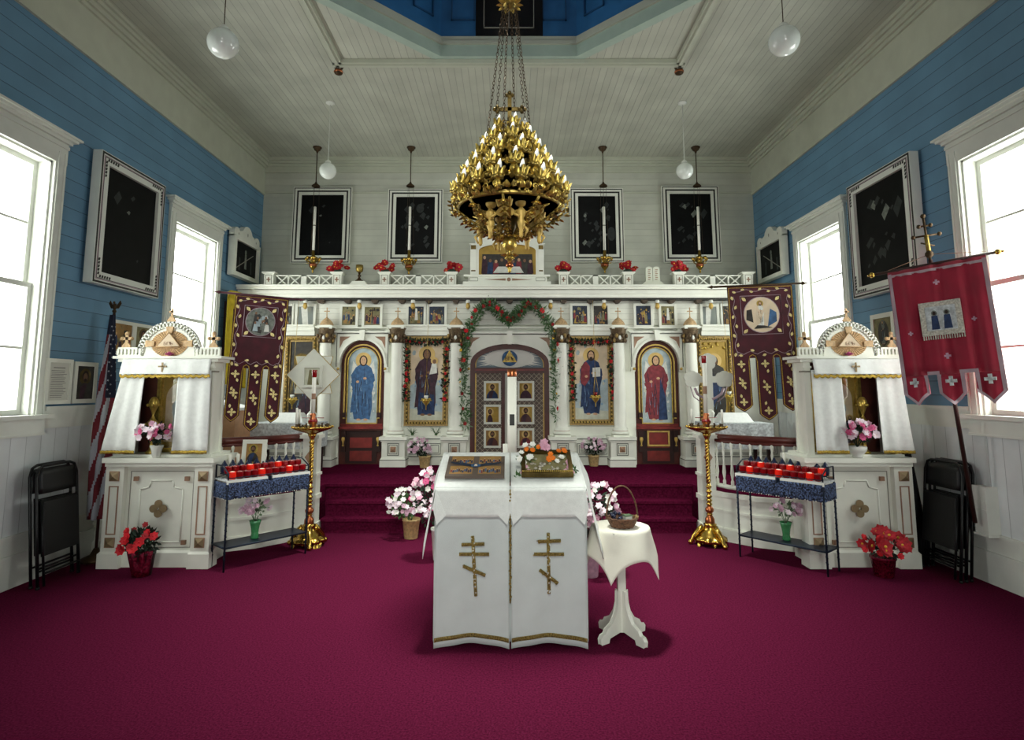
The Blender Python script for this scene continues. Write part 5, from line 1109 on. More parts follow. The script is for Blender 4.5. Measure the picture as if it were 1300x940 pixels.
# ================================================================ VOTIVE RACKS
def rack(side, A, B, D):
    A, B, D = Vector((*A, 0)), Vector((*B, 0)), Vector((*D, 0))       # front near, front far, depth vector (plan)
    L = (B-A).length; ux = (B-A)/L
    root = thing('votive_rack', 'dark blue metal candle rack with fringed skirt, beside the %s shrine' % side, 'candle rack', (A.x, A.y, 0))
    def p(a, d, z): q = ux*a+D*d; return (q.x, q.y, z)
    def quad(m, a0, a1, d0, d1, z0, z1):
        c = [p(a0, d0, 0), p(a1, d0, 0), p(a1, d1, 0), p(a0, d1, 0)]; m.prismz([(x[0], x[1]) for x in c], z0, z1)
    for a, d in ((0, 0), (L, 0), (0, 1), (L, 1)):
        m = M('navy_metal'); m.tube([p(a, d, 0), p(a, d, .80)], .009, 6)
        for k in range(14): q = Vector(p(a, d, .1+.05*k)); q2 = Vector(p(a, d, .125+.05*k)); m.tube([q+Vector((.004, 0, 0)), q2-Vector((.004, 0, 0))], .010, 5)
        m.build('leg', root)
    m = M('navy_metal'); quad(m, 0, L, 0, 1, .20, .212)
    for d in (0, 1): m.tube([p(0, d, .205), p(L, d, .205)], .009, 6)
    for a in (0, L): m.tube([p(a, 0, .205), p(a, 1, .205)], .009, 6)
    m.build('lower_shelf', root)
    m = M('lace'); quad(m, -.01, L+.01, -.02, 1.02, .795, .81); m.use('ceramic'); quad(m, -.014, L+.014, -.05, 0, .772, .806)
    m.build('tray', root)
    m = M('navy_metal'); quad(m, .03, L-.03, .35, .95, .84, .85)
    for a in (0, L):
        m.tube([p(a, 0, .81), p(a, 0, .87), p(a, .5, .93), p(a, 1, .93), p(a, 1, .81)], .007, 6); m.tube([p(a, 0, .87), p(a, 1, .81)], .005, 5)
    m.tube([p(0, 0, .825), p(L, 0, .825)], .005, 5); m.box(p(L/2, 0, 0)[0]-.02, p(L/2, 0, 0)[0]+.02, p(L/2, 0, 0)[1]-.03, p(L/2, 0, 0)[1], .77, .81)
    m.build('tiered_frame', root)
    m = M('navy_fringe')
    def skirt(f, n):
        m.grid(lambda u, v: (lambda q: (q[0], q[1], .785-.145*v-.006*abs(sin(u*n))*v))(f(u, v)), n, 6)
    skirt(lambda u, v: (Vector(p(L*u, -.03, 0))-D*(.04*sin(u*60)*v+.02)), 80); skirt(lambda u, v: Vector(p(-.012-.004*sin(u*40)*v, u, 0)), 26); skirt(lambda u, v: Vector(p(L+.012+.004*sin(u*40)*v, u, 0)), 26)
    m.build('fringed_skirt', root, solid=.006)
    m = M('ceramic')
    for k in range(34): m.ball(Vector(p(L*(k+.5)/34, -.06, .638)), .0055, 5)
    for k in range(9): m.ball(Vector(p(-.014, (k+.5)/9, .638)), .0055, 5); m.ball(Vector(p(L+.014, (k+.5)/9, .638)), .0055, 5)
    m.build('bead_trim', root)
    # votive glasses
    def gl(mt, wax):
        m = M(mt); m.lathe([(.024, 0), (.031, .008), (.035, .035), (.032, .060), (.034, .068), (.029, .066), (.0, .058)], n=12); o = m.build('glass'); d1 = o.data; bpy.data.objects.remove(o)
        m = M(wax); m.lathe([(.026, .059), (.018, .070), (.004, .073)], n=10); o = m.build('wax'); d2 = o.data; bpy.data.objects.remove(o); return d1, d2
    G = {'red': gl('red_glass', 'red_glass'), 'lit': gl('red_glass_lit', 'glow_wax'), 'blue': gl('dark_glass', 'dark_glass')}
    m = M('dark_glass'); m.lathe([(.024, 0), (.031, .01), (.034, .05), (.030, .075), (.018, .09), (.008, .112), (.001, .12)], n=12); o = m.build('glass'); G['blue'] = (o.data, G['blue'][1]); bpy.data.objects.remove(o)
    def hold(q, kind, lb):
        g = thing('votive_glass', lb, 'votive candle', q, group=None)
        g['group'] = '%s votive glasses on the %s rack' % ('dark blue' if kind == 'blue' else 'red', side)
        for nm, d_ in (('cup', G[kind][0]), ('wax', G[kind][1]))[:1 if kind == 'blue' else 2]: o = bpy.data.objects.new(nm, d_); COL.objects.link(o); o.parent = g
    far = {0: 'front', 1: 'middle', 2: 'back'}
    for row, (d, z, n) in enumerate(((.12, .811, 11), (.48, .851, 11), (.82, .851, 10))):
        for k in range(n):
            a = .05+(L-.10)*k/(n-1); q = Vector(p(a, d, z))+Vector((A.x, A.y, 0))
            kind = 'blue' if row == 2 else ('lit' if (k*7+row*3+len(side)) % 4 == 0 else 'red')
            cname = {'blue': 'dark blue', 'lit': 'glowing red', 'red': 'unlit red'}[kind]
            i_ = k if side == 'left' else n-1-k; hold(q, kind, '%s votive glass, %s from left in the %s row of the %s rack' % (cname, ('first', 'second', 'third', 'fourth', 'fifth', 'sixth', 'seventh', 'eighth', 'ninth', 'tenth', 'eleventh')[i_], far[row], side))
            if row == 2:
                pass
    return root, p, L, A
rl = rack('left', (-2.575, 5.50), (-2.05, 6.11), (-.196, .17))
rr = rack('right', (2.80, 5.38), (2.27, 6.0), (.19, .165))
# the groups of glasses share label per group kind/row : make the group follow the label
root, p, L, A = rl
q = Vector(p(L*.42, .98, .852))+Vector((A.x, A.y, 0))
framed('framed_icon', 'white framed icon of a haloed mother and child propped on the left candle rack', 'icon', .235, .285, .04, lambda m, a, b, c, e, y: (m.use('icon_ochre'), m.pol([(a, c), (b, c), (b, e), (a, e)], y), m.use('gilt'), m.pol([(a, c), (b, c), (b, c+.03), (a, c+.03)], y-.0005), saint(m, -.01, c+.03, (e-c)*.85, 'icon_dark', 'robe_navy', y-.001, halo='gold', bust=True, skin='skin_dark')), (q.x, q.y+.03, .852), rz=.05, rx=-.12, depth=.02)
for (root, p, L, A), side, xs in ((rl, 'left', (.20, .30)), (rr, 'right', (.40, .48, .56, .62))):
    for j, a in enumerate(xs):
        q = Vector(p(L*a if side == 'left' else L*(1-a), 1.35, 0))+Vector((A.x, A.y, 0)); 
        c = thing('white_candle', 'plain white candle behind the %s rack, %s of the %s there' % (side, (('left one', 'right one') if side == 'left' else ('rightmost', 'second from right', 'third from right', 'leftmost'))[j], 'pair' if side == 'left' else 'four'), 'candle', (q.x, q.y, PZ*0+.81), group='white candles behind the %s rack' % side)
        m = M('wax'); m.lathe([(.016, 0), (.016, .19), (.006, .195)], n=10); m.build('wax', c); m = M('brass'); m.lathe([(.026, -.012), (.028, 0), (.02, .012)], n=10); m.build('holder', c)
    q0 = Vector(p(L*(xs[0] if side == 'left' else 1-xs[0]), 1.35, 0))+Vector((A.x, A.y, 0)); q1 = Vector(p(L*(xs[-1] if side == 'left' else 1-xs[-1]), 1.35, 0))+Vector((A.x, A.y, 0))
    m = M('navy_metal'); m.tube([(q0.x, q0.y, .79), (q1.x, q1.y, .79)], .010, 6); qa = Vector(p(L*.3, 1, 0))+Vector((A.x, A.y, 0)); m.tube([(q0.x, q0.y, .79), (qa.x, qa.y, .80)], .007, 6); m.tube([(q1.x, q1.y, .79), (qa.x, qa.y, .80)], .007, 6)
    m.build('candle_bar', root, True)
# vases on lower shelves
for (root, p, L, A), side, a in ((rl, 'left', .42), (rr, 'right', .50)):
    q = Vector(p(L*a, .5, .2125))+Vector((A.x, A.y, 0))
    v = thing('flower_vase', 'green glass vase of pale pink anemones on the lower shelf of the %s rack' % side, 'vase', q)
    m = M('green_vase'); m.lathe([(.032, 0), (.040, .01), (.032, .05), (.038, .10), (.05, .15), (.056, .17), (.05, .168), (.03, .1), (0, .08)], n=18); m.build('vase_body', v)
    bouquet(v, (0, 0, .29), .135, 20, ['mauve', 'mauve', 'pale'], 'leaf_grey', 1.0, 60, (0, 0, .14), .7, .05)
# ================================================================ BRASS CANDLE STANDS
def cstand(side, x, y):
    root = thing('brass_candle_stand', 'tall ornate brass candle stand with twisted stem at the %s end of the steps' % side, 'candle stand', (x, y, 0))
    m = M('brass'); m.lathe([(.13, .035), (.155, .05), (.15, .075), (.115, .10), (.11, .125), (.075, .15), (.06, .20), (.07, .215), (.03, .235)], n=18); lobed(m, [(.10, .05), (.17, .045), (.165, .075), (.12, .10)], 9, .12, 36)
    for k in range(3):
        a = 2*pi*k/3-pi/2+.4; u = Vector((cos(a), sin(a), 0)); m.tube([u*.07+Vector((0, 0, .19)), u*.12+Vector((0, 0, .15)), u*.17+Vector((0, 0, .09)), u*.195+Vector((0, 0, .03)), u*.225+Vector((0, 0, .022))], .032, 8, .016); m.ball(u*.21+Vector((0, 0, .026)), .026, 8)
    for k in range(40): a = R.uniform(0, 6.28); r_ = R.uniform(.07, .16); leafg(m, (r_*cos(a), r_*sin(a), .20-r_), (cos(a), sin(a), 0), .06, .024, 2.4)
    m.build('footed_base', root)
    m = M('copper'); m.lathe([(.02, .185), (.035, .195), (.05, .23), (.048, .27), (.03, .30), (.022, .31)], n=16); m.lathe([(.022, .325), (.042, .345), (.045, .37), (.03, .39), (.02, .40)], n=16); m.build('stem_knob', root)
    m = M('brass'); m.lathe([(.03, .185), (.034, .19), (.024, .2)], n=12); m.lathe([(.022, .305), (.034, .315), (.022, .33)], n=12)
    for z in (.42, .46, .50, .55, .60): m.lathe([(.018, z-.02), (.033, z), (.018, z+.02)], n=12)
    m.lathe([(.018, .40), (.018, .64)], n=10)
    for j in range(3):
        pts = [(.014*cos(2*pi*j/3+t*1.5), .014*sin(2*pi*j/3+t*1.5), .64+.42*t/16) for t in range(17)]; m.tube(pts, .014, 6)
    m.lathe([(.018, 1.05), (.032, 1.07), (.02, 1.09), (.03, 1.12), (.045, 1.15), (.04, 1.16)], n=12); m.build('twisted_stem', root)
    m = M('brass'); m.lathe([(.03, 1.14), (.05, 1.165), (.13, 1.19), (.20, 1.215), (.215, 1.235), (.205, 1.24), (.13, 1.215), (.03, 1.20), (.0, 1.2)], n=28)
    for k in range(22): a = 2*pi*k/22; m.ball((.21*cos(a), .21*sin(a), 1.235), .012, 6)
    m.build('dish', root)
    for k in range(12):
        a = 2*pi*k/12+.2; m = M('brass_dark'); m.lathe([(.012, 1.215), (.014, 1.23), (.008, 1.25), (.013, 1.265), (.010, 1.267)], (.165*cos(a), .165*sin(a), 0), 8); m.build('candle_socket', root)
    m = M('copper'); m.lathe([(.03, 1.20), (.045, 1.22), (.03, 1.25), (.05, 1.28), (.045, 1.31), (.025, 1.34), (.035, 1.36), (.022, 1.38)], n=16); m.use('red_glass'); m.lathe([(.046, 1.275), (.052, 1.295), (.046, 1.315)], n=14)
    m.tube([(-.12, 0, 1.33), (.12, 0, 1.33)], .004, 5); m.build('centre_socket', root)
    t = thing('tall_candle', 'very tall white candle with red cup on top, in the %s brass stand' % side, 'candle', (x, y, 1.38))
    top = (wz(486, y) if side == 'left' else wz(470, y))+.0
    h = (wz(470, y) if side == 'left' else wz(452, y))-1.38-.05
    m = M('wax'); m.lathe([(.022, 0), (.022, h), (.0, h)], n=14); m.build('wax', t); m = M('trim_tan'); m.lathe([(.0225, h*.36), (.0228, h*.37), (.0228, h*.50), (.0225, h*.51)], n=14); m.build('band', t); m = M('red_glass'); m.lathe([(.022, h-.03), (.026, h-.02), (.028, h+.03), (.03, h+.05), (.024, h+.05), (.0, h+.03)], n=14); m.build('red_cup', t)
    # short candles on the dish
    for a, l, hh in (((2.9, 'outer', .15), (3.6, 'inner', .17)) if side == 'left' else ((-.5, 'inner', .15), (2.4, 'outer', .15))):
        c = thing('white_candle', 'short white candle, %s one of two on the %s brass stand' % (l, side), 'candle', (x+.165*cos(a), y+.165*sin(a), 1.267)); m = M('wax'); m.lathe([(.012, 0), (.012, hh), (.004, hh+.004)], n=10); m.build('wax', c)
        m = M('brass_dark'); m.lathe([(.012, -.052), (.014, -.037), (.008, -.017), (.014, 0), (.010, .002)], n=8); m.build('socket', c)
cstand('left', -2.12, 6.40); cstand('right', 2.13, 6.44)
# central tall candle behind the lecterns
t = thing('tall_candle', 'tall white candle with copper top standing behind the two lecterns', 'candle', (.02, 4.95, 0))
zt = wz(469, 4.95); m = M('brass'); m.lathe([(.14, 0), (.14, .02), (.04, .06), (.02, .12), (.02, .9), (.05, .93), (.03, .96)], n=16); m.build('stand', t)
m = M('wax'); m.lathe([(.038, .95), (.038, zt-.06)], n=16); m.build('wax', t); m = M('copper'); m.lathe([(.038, zt-.065), (.041, zt-.06), (.041, zt), (.0, zt)], n=16); m.build('copper_top', t); m = M('dark_line'); m.box(-.02, .02, -.042, -.03, wz(540, 4.95), wz(526, 4.95)); m.build('dark_plate', t)
t = thing('white_candle', 'small white candle tip rising behind the left lectern', 'candle', (-.035, 4.80, 0)); zt = wz(564, 4.8); m = M('wax'); m.lathe([(.02, .3), (.02, zt), (.0, zt+.003)], n=10); m.build('wax', t); m = M('brass'); m.lathe([(.10, 0), (.10, .015), (.02, .04), (.015, .28), (.03, .3)], n=12); m.build('stand', t)
# processional fans standing in the newel posts
x, y = LC[1][0]-.03, LC[1][1]+.05
zc = wz(476, y); x = wx(398, 476, y)
t = thing('processional_fan', 'white eight pointed star fan with framed picture behind the left brass candle stand', 'processional fan', (x, y, 1.14))
zc -= 1.14; m = M('frame_white'); r = .31; m.prism([(0, zc-r), (r, zc), (0, zc+r), (-r, zc)], -.02, .0); m.build('diamond', t); q = .22
m = M('frame_white'); m.prism([(-q, zc-q), (q, zc-q), (q*.75, zc), (q, zc+q), (-q, zc+q), (-q*.75, zc)], .002, .02); m.build('square', t)
m = M('trim_gold')
for a, b in (((0, -r), (r, 0)), ((r, 0), (0, r)), ((0, r), (-r, 0)), ((-r, 0), (0, -r))): m.tube([(a[0], -.01, zc+a[1]), (b[0], -.01, zc+b[1])], .006, 5)
for a, b in (((-q, -q), (q, -q)), ((q, -q), (q*.75, 0)), ((q*.75, 0), (q, q)), ((q, q), (-q, q)), ((-q, q), (-q*.75, 0)), ((-q*.75, 0), (-q, -q))): m.tube([(a[0], .01, zc+a[1]), (b[0], .01, zc+b[1])], .005, 5)
m.build('gilt_edge', t)
m = M('frame_white'); rect_frame(m, -.12, .12, zc-.15, zc+.11, .03, -.06, -.02); m.use('ground_pale'); m.pol([(-.1, zc-.13), (.1, zc-.13), (.1, zc+.09), (-.1, zc+.09)], -.03); m.use('icon_olive'); m.pol([(-.06, zc-.12), (.08, zc-.12), (.02, zc+.05), (-.04, zc+.06)], -.031); m.build('picture', t)
m = M('paint'); m.tube([(0, 0, 0), (0, 0, zc-r+.02)], .022, 10); m.lathe([(.07, 0), (.07, .03), (.05, .08), (.05, .16), (.06, .20), (.03, .24)], n=12); m.build('staff', t)
x, y = RC[1][0]+.03, RC[1][1]+.05; zc = wz(478, y)-1.14; x = wx(899, 478, y)
t = thing('processional_cross', 'white budded cross on a staff behind the right brass candle stand', 'cross', (x, y, 1.14))
m = M('frame_white'); m.box(-.045, .045, -.02, .02, 0.2, zc+.12); m.box(-.16, .16, -.015, .015, zc-.075, zc+.0)
for dx, dz in ((-.19, -.04), (.19, -.04), (0, .17)):
    for ex, ez_ in ((.0, .0), (.045, .03), (-.045, .03), (0, .05), (.03, -.03), (-.03, -.03)): yy = .0007*(ex*40+ez_*70); m.lathe([(.055, -.02-yy), (.055, .02+yy)], (dx+ex, 0, zc+dz+ez_), 16, ax=(0, 1, 0))
m.build('cross', t)
m = M('edge_silver'); 
for s_ in (-1, 1): m.tube([(s_*.17, -.02, zc-.14), (s_*.14, -.02, zc-.21), (s_*.08, -.02, zc-.25), (s_*.03, -.02, zc-.27)], .016, 6); m.tube([(s_*.22, -.0, zc-.11), (s_*.18, -.0, zc-.24), (s_*.10, -.0, zc-.30)], .007, 5)
m.build('scrolls', t)
m = M('paint'); m.lathe([(.07, 0), (.07, .03), (.05, .08), (.05, .18), (.06, .22), (.03, .26)], n=12); m.build('staff', t)
# ================================================================ BANNERS
def tongue_outline(w, h, slot_top, n=3, gap=.05, tip=.06, mid=.0):
    """three hanging tongues; list of polygons columns"""
    pass
def velvet_banner(side, x, y, top, h, w, rz, ry, scene, bot):
    root = thing('velvet_banner', 'dark red velvet church banner with gold leaves and round picture, %s' % ('left of the steps' if side == 'left' else 'right of the steps'), 'banner', (x, y-.03, top), rz, ry=ry)
    tg = h*.46; gap = w*.09; tw = (w-2*gap)/3; th = .012
    m = M('velvet')
    def slab(x0, x1, z0, z1, tip=0, up=0):
        pts = [(x0, z1), (x0, z0)]
        if tip:
            pts = [(x0, z1), (x0, z0+tip)]+[(x0+(x1-x0)*k/8, z0+tip-tip*(1-abs(2*k/8-1))**.75) for k in range(1, 8)]+[(x1, z0+tip), (x1, z1)]
        else: pts += [(x1, z0), (x1, z1)]
        m.prism(pts, -th/2, th/2)
    slab(-w/2, w/2, -(h-tg), 0)
    TT = []
    for k in range(3):
        x0 = -w/2+k*(tw+gap); zb = -h if k == 1 else -h+.09
        slab(x0, x0+tw, zb, -(h-tg), .07); TT.append((x0, x0+tw, zb))
    m.build('banner_cloth', root)
    m = M('trim_gold'); e = .006
    def ln(pts, r=.0045): m.tube([(a, -th/2-.002, b) for a, b in pts], r, 5)
    out = [(-w/2+.012, -.012)]
    ln([(w/2-.012, -.012), (-w/2+.012, -.012)]+[(-w/2+.012, -(h-.16))])
    ln([(w/2-.012, -.012), (w/2-.012, -(h-.16))])
    for k, (x0, x1, zb) in enumerate(TT):
        c = (x0+x1)/2; pts = [(x0+.012, -(h-tg)-.03)]+[(x0+.012, zb+.07)]+[(x0+.012+(x1-x0-.024)*j/8, zb+.07-.055*(1-abs(2*j/8-1))**.75) for j in range(1, 8)]+[(x1-.012, zb+.07), (x1-.012, -(h-tg)-.03)]
        ln(pts)
        if k < 2: ln([(x1-.012, -(h-tg)-.03), (x1, -(h-tg)+.02), (x1+gap/2, -(h-tg)+.035), (x1+gap, -(h-tg)+.02), (x1+gap+.012, -(h-tg)-.03)])
    m.use('edge_silver'); sq = w*.31; zc = -sq-.10
    ln([(-sq, zc-sq), (sq, zc-sq), (sq, zc+sq), (-sq, zc+sq), (-sq, zc-sq)], .004)
    vine = [(-w*.42+.014*sin(k*1.5), -.10-(h-tg-.12)*k/14) for k in range(15)]; ln(vine, .003); ln([(-a, b) for a, b in vine], .003)
    ln([(-w*.42+w*.84*k/16, -(h-tg)+.055+.016*cos(k*1.6)) for k in range(17)], .003); ln([(-w*.42+w*.84*k/16, -.045-.012*sin(k*1.2)) for k in range(17)], .003)
    m.build('gold_braid', root)
    # embroidered motifs
    m = M('emb_gold')
    def leafm(x, z, s, a):
        pts = [(0, -1), (.45, -.5), (.6, .1), (.3, .65), (0, 1), (-.3, .65), (-.6, .1), (-.45, -.5)]; m.prism([(x+s*(px*cos(a)-pz*sin(a)), z+s*(px*sin(a)+pz*cos(a))) for px, pz in pts], -th/2-.006, -th/2)
    def crossm(x, z, s):
        for k in range(4): a = k*pi/2; leafm(x+s*.62*cos(a), z+s*.62*sin(a), s*.55, a-pi/2)
        m.disc(x, z, s*.28, s*.28, -th/2-.007, 8)
    for k in range(7):
        z = -.12-(h-tg-.16)*k/6
        leafm(-w*.42+(.018 if k % 2 else -.012), z, .022, R.uniform(-.5, .5)); leafm(w*.42+(-.018 if k % 2 else .012), z, .022, R.uniform(-.5, .5))
    for k in range(7): xx = -w*.4+w*.8*k/6; leafm(xx, -.045+(.012 if k % 2 else -.012), .020, R.uniform(.8, 2.2)); 
    for k in range(5): xx = -w*.36+w*.72*k/4; leafm(xx, -(h-tg)+.03+(.05 if k % 2 else 0), .022, R.uniform(.8, 2.2))
    for sx in (-1, 1):
        for sz in (-1, 1): leafm(sx*(sq-.035), zc+sz*(sq-.035), .028, sx*sz*-.8)
    for k, (x0, x1, zb) in enumerate(TT):
        c = (x0+x1)/2; zt = -(h-tg)-.04
        for j in range(3): crossm(c, zb+.10+(zt-zb-.12)*j/2, .036)
        for j in range(4): leafm(c+(.022 if j % 2 else -.022), zb+.10+(zt-zb-.12)*(j+.7)/4.4-.0, .020, R.uniform(-.4, .4))
    m.build('gold_embroidery', root)
    m = M('edge_silver'); rx = sq*.86; rz_ = sq*.9
    m.pol([(rx*1.04*cos(2*pi*i/32), zc+rz_*1.04*sin(2*pi*i/32)) for i in range(32)], -th/2-.004)
    m.use('sky_warm' if side == 'right' else 'canvas_light'); m.disc(0, zc, rx, rz_, -th/2-.006, 32); y = -th/2-.007
    if side == 'right':
        m.use('icon_dark'); m.pol([(-rx*.9, zc-.05), (-rx*.5, zc-.08), (-rx*.55, zc+.06), (-rx*.85, zc+.05)], y); m.use('robe_blue'); m.pol([(rx*.3, zc-rz_*.7), (rx*.85, zc-rz_*.4), (rx*.85, zc+.02), (rx*.5, zc+.06)], y); saint(m, -.01, zc-rz_*.75, rz_*1.55, 'robe_white', 'sky_warm', y-.001, halo='icon_gold', skin='skin', w=.26, light='icon_ochre')
        m.use('icon_dark'); m.pol([(-rx*.5, zc-rz_*.8), (rx*.6, zc-rz_*.75), (rx*.1, zc-rz_*.62), (-rx*.3, zc-rz_*.6)], y-.005)
    else:
        speckle(m, -rx*.68, rx*.68, zc-rz_*.66, zc+rz_*.66, y, 46, ('sky_cloud', 'canvas_light', 'canvas_fig', 'lace', 'icon_olive'), .035, 77); y -= .0016
        m.use('icon_dark'); m.pol([(-rx*.6, zc-rz_*.7), (rx*.1, zc-rz_*.85), (rx*.2, zc-rz_*.2), (-rx*.5, zc)], y)
        for k in range(7): m.use(('robe_white', 'icon_dark', 'sky_cloud', 'canvas_light')[k % 4]); xx, zz = R.uniform(-.5, .5)*rx, zc+R.uniform(-.5, .4)*rz_; m.pol([(xx-.02, zz-.05), (xx+.03, zz-.05), (xx+.02, zz+.02), (xx-.01, zz+.03)], y-.001-.0003*k); m.use('skin_dark'); m.disc(xx, zz+.035, .011, .014, y-.004-.0003*k, 8)
    m.build('round_picture', root)
    m = M('brass_dark' if side == 'right' else 'velvet'); m.tube([(-w/2-.14, 0, .01), (w/2+.10, 0, .01)], .011, 8)
    for s_, e_ in ((-1, -w/2-.14), (1, w/2+.10)): m.lathe([(.012, 0), (.02, .015), (.010, .03), (.002, .06)], (e_, 0, .01), 8, ax=(s_, 0, 0))
    m.build('crossbar', root)
    # pole
    pz = .0
    pt = wz(296, y+.02)
    po = thing('banner_pole', 'tall pale gilt pole with ball and cross finial behind the %s velvet banner' % side, 'pole', (x, y+.03, 0))
    m = M('gilt_tan'); m.tube([(0, 0, 0.02), (0, 0, pt)], .020, 10); m.build('shaft', po)
    m = M('brass_dark'); m.lathe([(.09, 0), (.09, .02), (.03, .05), (.021, .10)], n=14); m.build('foot', po)
    m = M('copper'); m.lathe([(.02, pt-.02), (.03, pt), (.02, pt+.015), (.042, pt+.045), (.045, pt+.07), (.03, pt+.095), (.012, pt+.11)], n=14); m.build('ball', po)
    m = M('gold_dark'); z = pt+.10; m.box(-.007, .007, -.005, .005, z, z+.20); m.box(-.045, .045, -.005, .005, z+.12, z+.135); m.box(-.022, .022, -.005, .005, z+.165, z+.177); m.prism([(-.03, z+.065), (-.03, z+.075), (.03, z+.055), (.03, z+.045)], -.005, .005); m.build('cross', po)
    # cords from the pole head to the bar ends
    m = M('trim_tan'); e1 = Vector((cos(rz)*(w/2+.08), sin(rz)*(w/2+.08)-.06, top+.02-sin(ry)*(w/2))); e0 = Vector((-cos(rz)*(w/2+.12), -sin(rz)*(w/2+.12)-.06, top+.02+sin(ry)*(w/2)))
    m.tube([(0, 0, pt-.02), e1], .0025, 4); m.tube([(0, 0, pt-.02), e0], .0025, 4); m.tube([e1, (e1.x+.02, e1.y, e1.z-.55)], .0025, 4); m.build('cord', po)
bx = wx(339, 300, 6.02)
velvet_banner('left', bx, 6.02, wz(378, 6.02), wz(378, 6.02)-wz(548, 6.02), .51, radians(22), radians(2.5), 0, 0)
bx = wx(959, 300, 6.05)
velvet_banner('right', bx, 6.05, wz(364, 6.05), wz(364, 6.05)-wz(534, 6.05), .65, radians(-6), radians(-1.5), 0, 0)
# plain red banner at the right wall
yb_ = 5.15
tl, tr = at(1127, 347, 5.32), at(1252, 324, 4.76)
ang = atan2(tr.y-tl.y, tr.x-tl.x); w = Vector((tr.x-tl.x, tr.y-tl.y)).length; c0 = (tl+tr)/2
root = thing('red_banner', 'plain red cloth banner with silver crosses and small square icon, beside the right window', 'banner', c0, ang, ry=-atan2(tr.z-tl.z, w))
m = M('red_cloth'); bots = [518, 522, 518]; h = tl.z-at(1140, 516, 5.32).z; wv = lambda u: .018*sin(u*26)+.008*sin(u*47)
tg = .26; gap = .07; tw = (w-2*gap)/3
def rb(mm, x0, x1, z1, z0f, n=12, nv=10, off=0, x_=None):
    mm.grid(lambda u, v: ((x0+(x1-x0)*u), -.01+wv((x0+(x1-x0)*u)/w)*min(1, .3+v)-off, z1+(z0f(u)-z1)*v), n, nv)
rb(m, -w/2, w/2, 0, lambda u: -(h-tg), 40, 10)
T3 = []
for k in range(3): x0 = -w/2+k*(tw+gap); T3.append((x0, x0+tw)); rb(m, x0, x0+tw, -(h-tg), lambda u: -h+.10-.10*(1-abs(2*u-1)), 12, 6)
m.build('banner_cloth', root, solid=.006)
m = M('edge_silver')
rb(m, -w/2, w/2, -.03, lambda u: -.055, 30, 1, .008)
def edge_(xf, z0, z1): m.grid(lambda u, v: (xf(v)+(u-.5)*.03, -.01+wv(xf(v)/w)-.008, z0+(z1-z0)*v), 1, 10)
edge_(lambda v: -w/2+.014, -.02, -h+.10); edge_(lambda v: w/2-.014, -.02, -h+.10)
for k, (x0, x1) in enumerate(T3):
    if k: edge_(lambda v, x0=x0: x0+.014, -(h-tg)+.0, -h+.10)
    if k < 2: edge_(lambda v, x1=x1: x1-.014, -(h-tg)+.0, -h+.10); m.grid(lambda u, v, x1=x1: (x1-.03+(gap+.06)*u, -.01+wv((x1+gap*u)/w)-.009, -(h-tg)+.03*(1-v)), 6, 1)
    m.grid(lambda u, v, x0=x0, x1=x1: (x0+(x1-x0)*u, -.01+wv((x0+(x1-x0)*u)/w)-.009, -h+.10-.10*(1-abs(2*u-1))+.03*v), 12, 1)
m.build('silver_edging', root)
m = M('lace')
def rcross(x, z, s):
    y = -.022+wv(x/w); m.box(x-s, x+s, y-.01, y, z-s*.33, z+s*.33); m.box(x-s*.33, x+s*.33, y-.01, y, z-s, z+s)
for (x0, x1) in T3: rcross((x0+x1)/2, -h+.20, .04)
m.use('mauve_flower'); rcross(0, -.16, .022); rcross(-w*.33, -h*.48, .018); rcross(w*.30, -h*.42, .018); rcross(0, -h*.66, .025); m.build('crosses', root)
m = M('silver'); rect_frame(m, -.15, .15, -.62, -.33, .04, -.05, -.03); m.use('lace'); m.box(-.115, .115, -.045, -.035, -.59, -.36); m.use('robe_navy')
for s_ in (-1, 1): m.pol([(s_*.045-.03, -.57), (s_*.045+.03, -.57), (s_*.045+.022, -.45), (s_*.045-.022, -.45)], -.047); m.use('canvas_light'); m.disc(s_*.045, -.43, .022, .025, -.047, 10); m.use('hair'); m.disc(s_*.045, -.43, .013, .017, -.048, 8); m.use('robe_navy')
m.use('silver')
for k in range(18): xx = -.145+.29*k/17; m.box(xx-.004, xx+.004, -.04, -.036, -.655, -.62)
m.build('square_icon', root)
m = M('brown_dark'); m.tube([(-w/2-.13, 0, .008), (w/2+.08, 0, .008)], .014, 8); m.use('brass')
for s_, e_ in ((-1, -w/2-.13), (1, w/2+.08)): m.ball((e_, 0, .008), .026, 10); m.ball((e_+s_*.03, 0, .008), .012, 8)
m.build('crossbar', root)
pb, pt_ = at(1238, 664, 5.13), at(1181, 330, 5.13); 
po = thing('banner_pole', 'dark pole with tall ornate three barred cross behind the plain red banner', 'pole', pb)
d = (pt_-pb); pb0 = pb; m = M('brown_dark'); m.tube([pb0, pt_], .017, 8); m.build('shaft', po, True)
m = M('gold_old'); m.tube([pt_+d*.03, pt_+d*.10], .018, 8); m.build('gilt_sleeve', po, True)
m = M('brass_dark'); dn = d.normalized(); c_ = pt_+dn*.10; e_ = pt_+dn*.40; m.tube([pt_, e_], .010, 6); sx = Vector((1, -.4, .1)).normalized()
for k, hw in ((.22, .10), (.31, .045)): q = pt_+dn*k; m.tube([q-sx*hw, q+sx*hw], .009, 6); m.ball(q-sx*hw, .02, 6); m.ball(q+sx*hw, .02, 6)
q = pt_+dn*.14; m.tube([q-sx*.05+dn*.02, q+sx*.05-dn*.02], .007, 6); m.ball(e_, .022, 8); m.ball(pt_+dn*.05, .035, 8); m.build('cross', po, True)
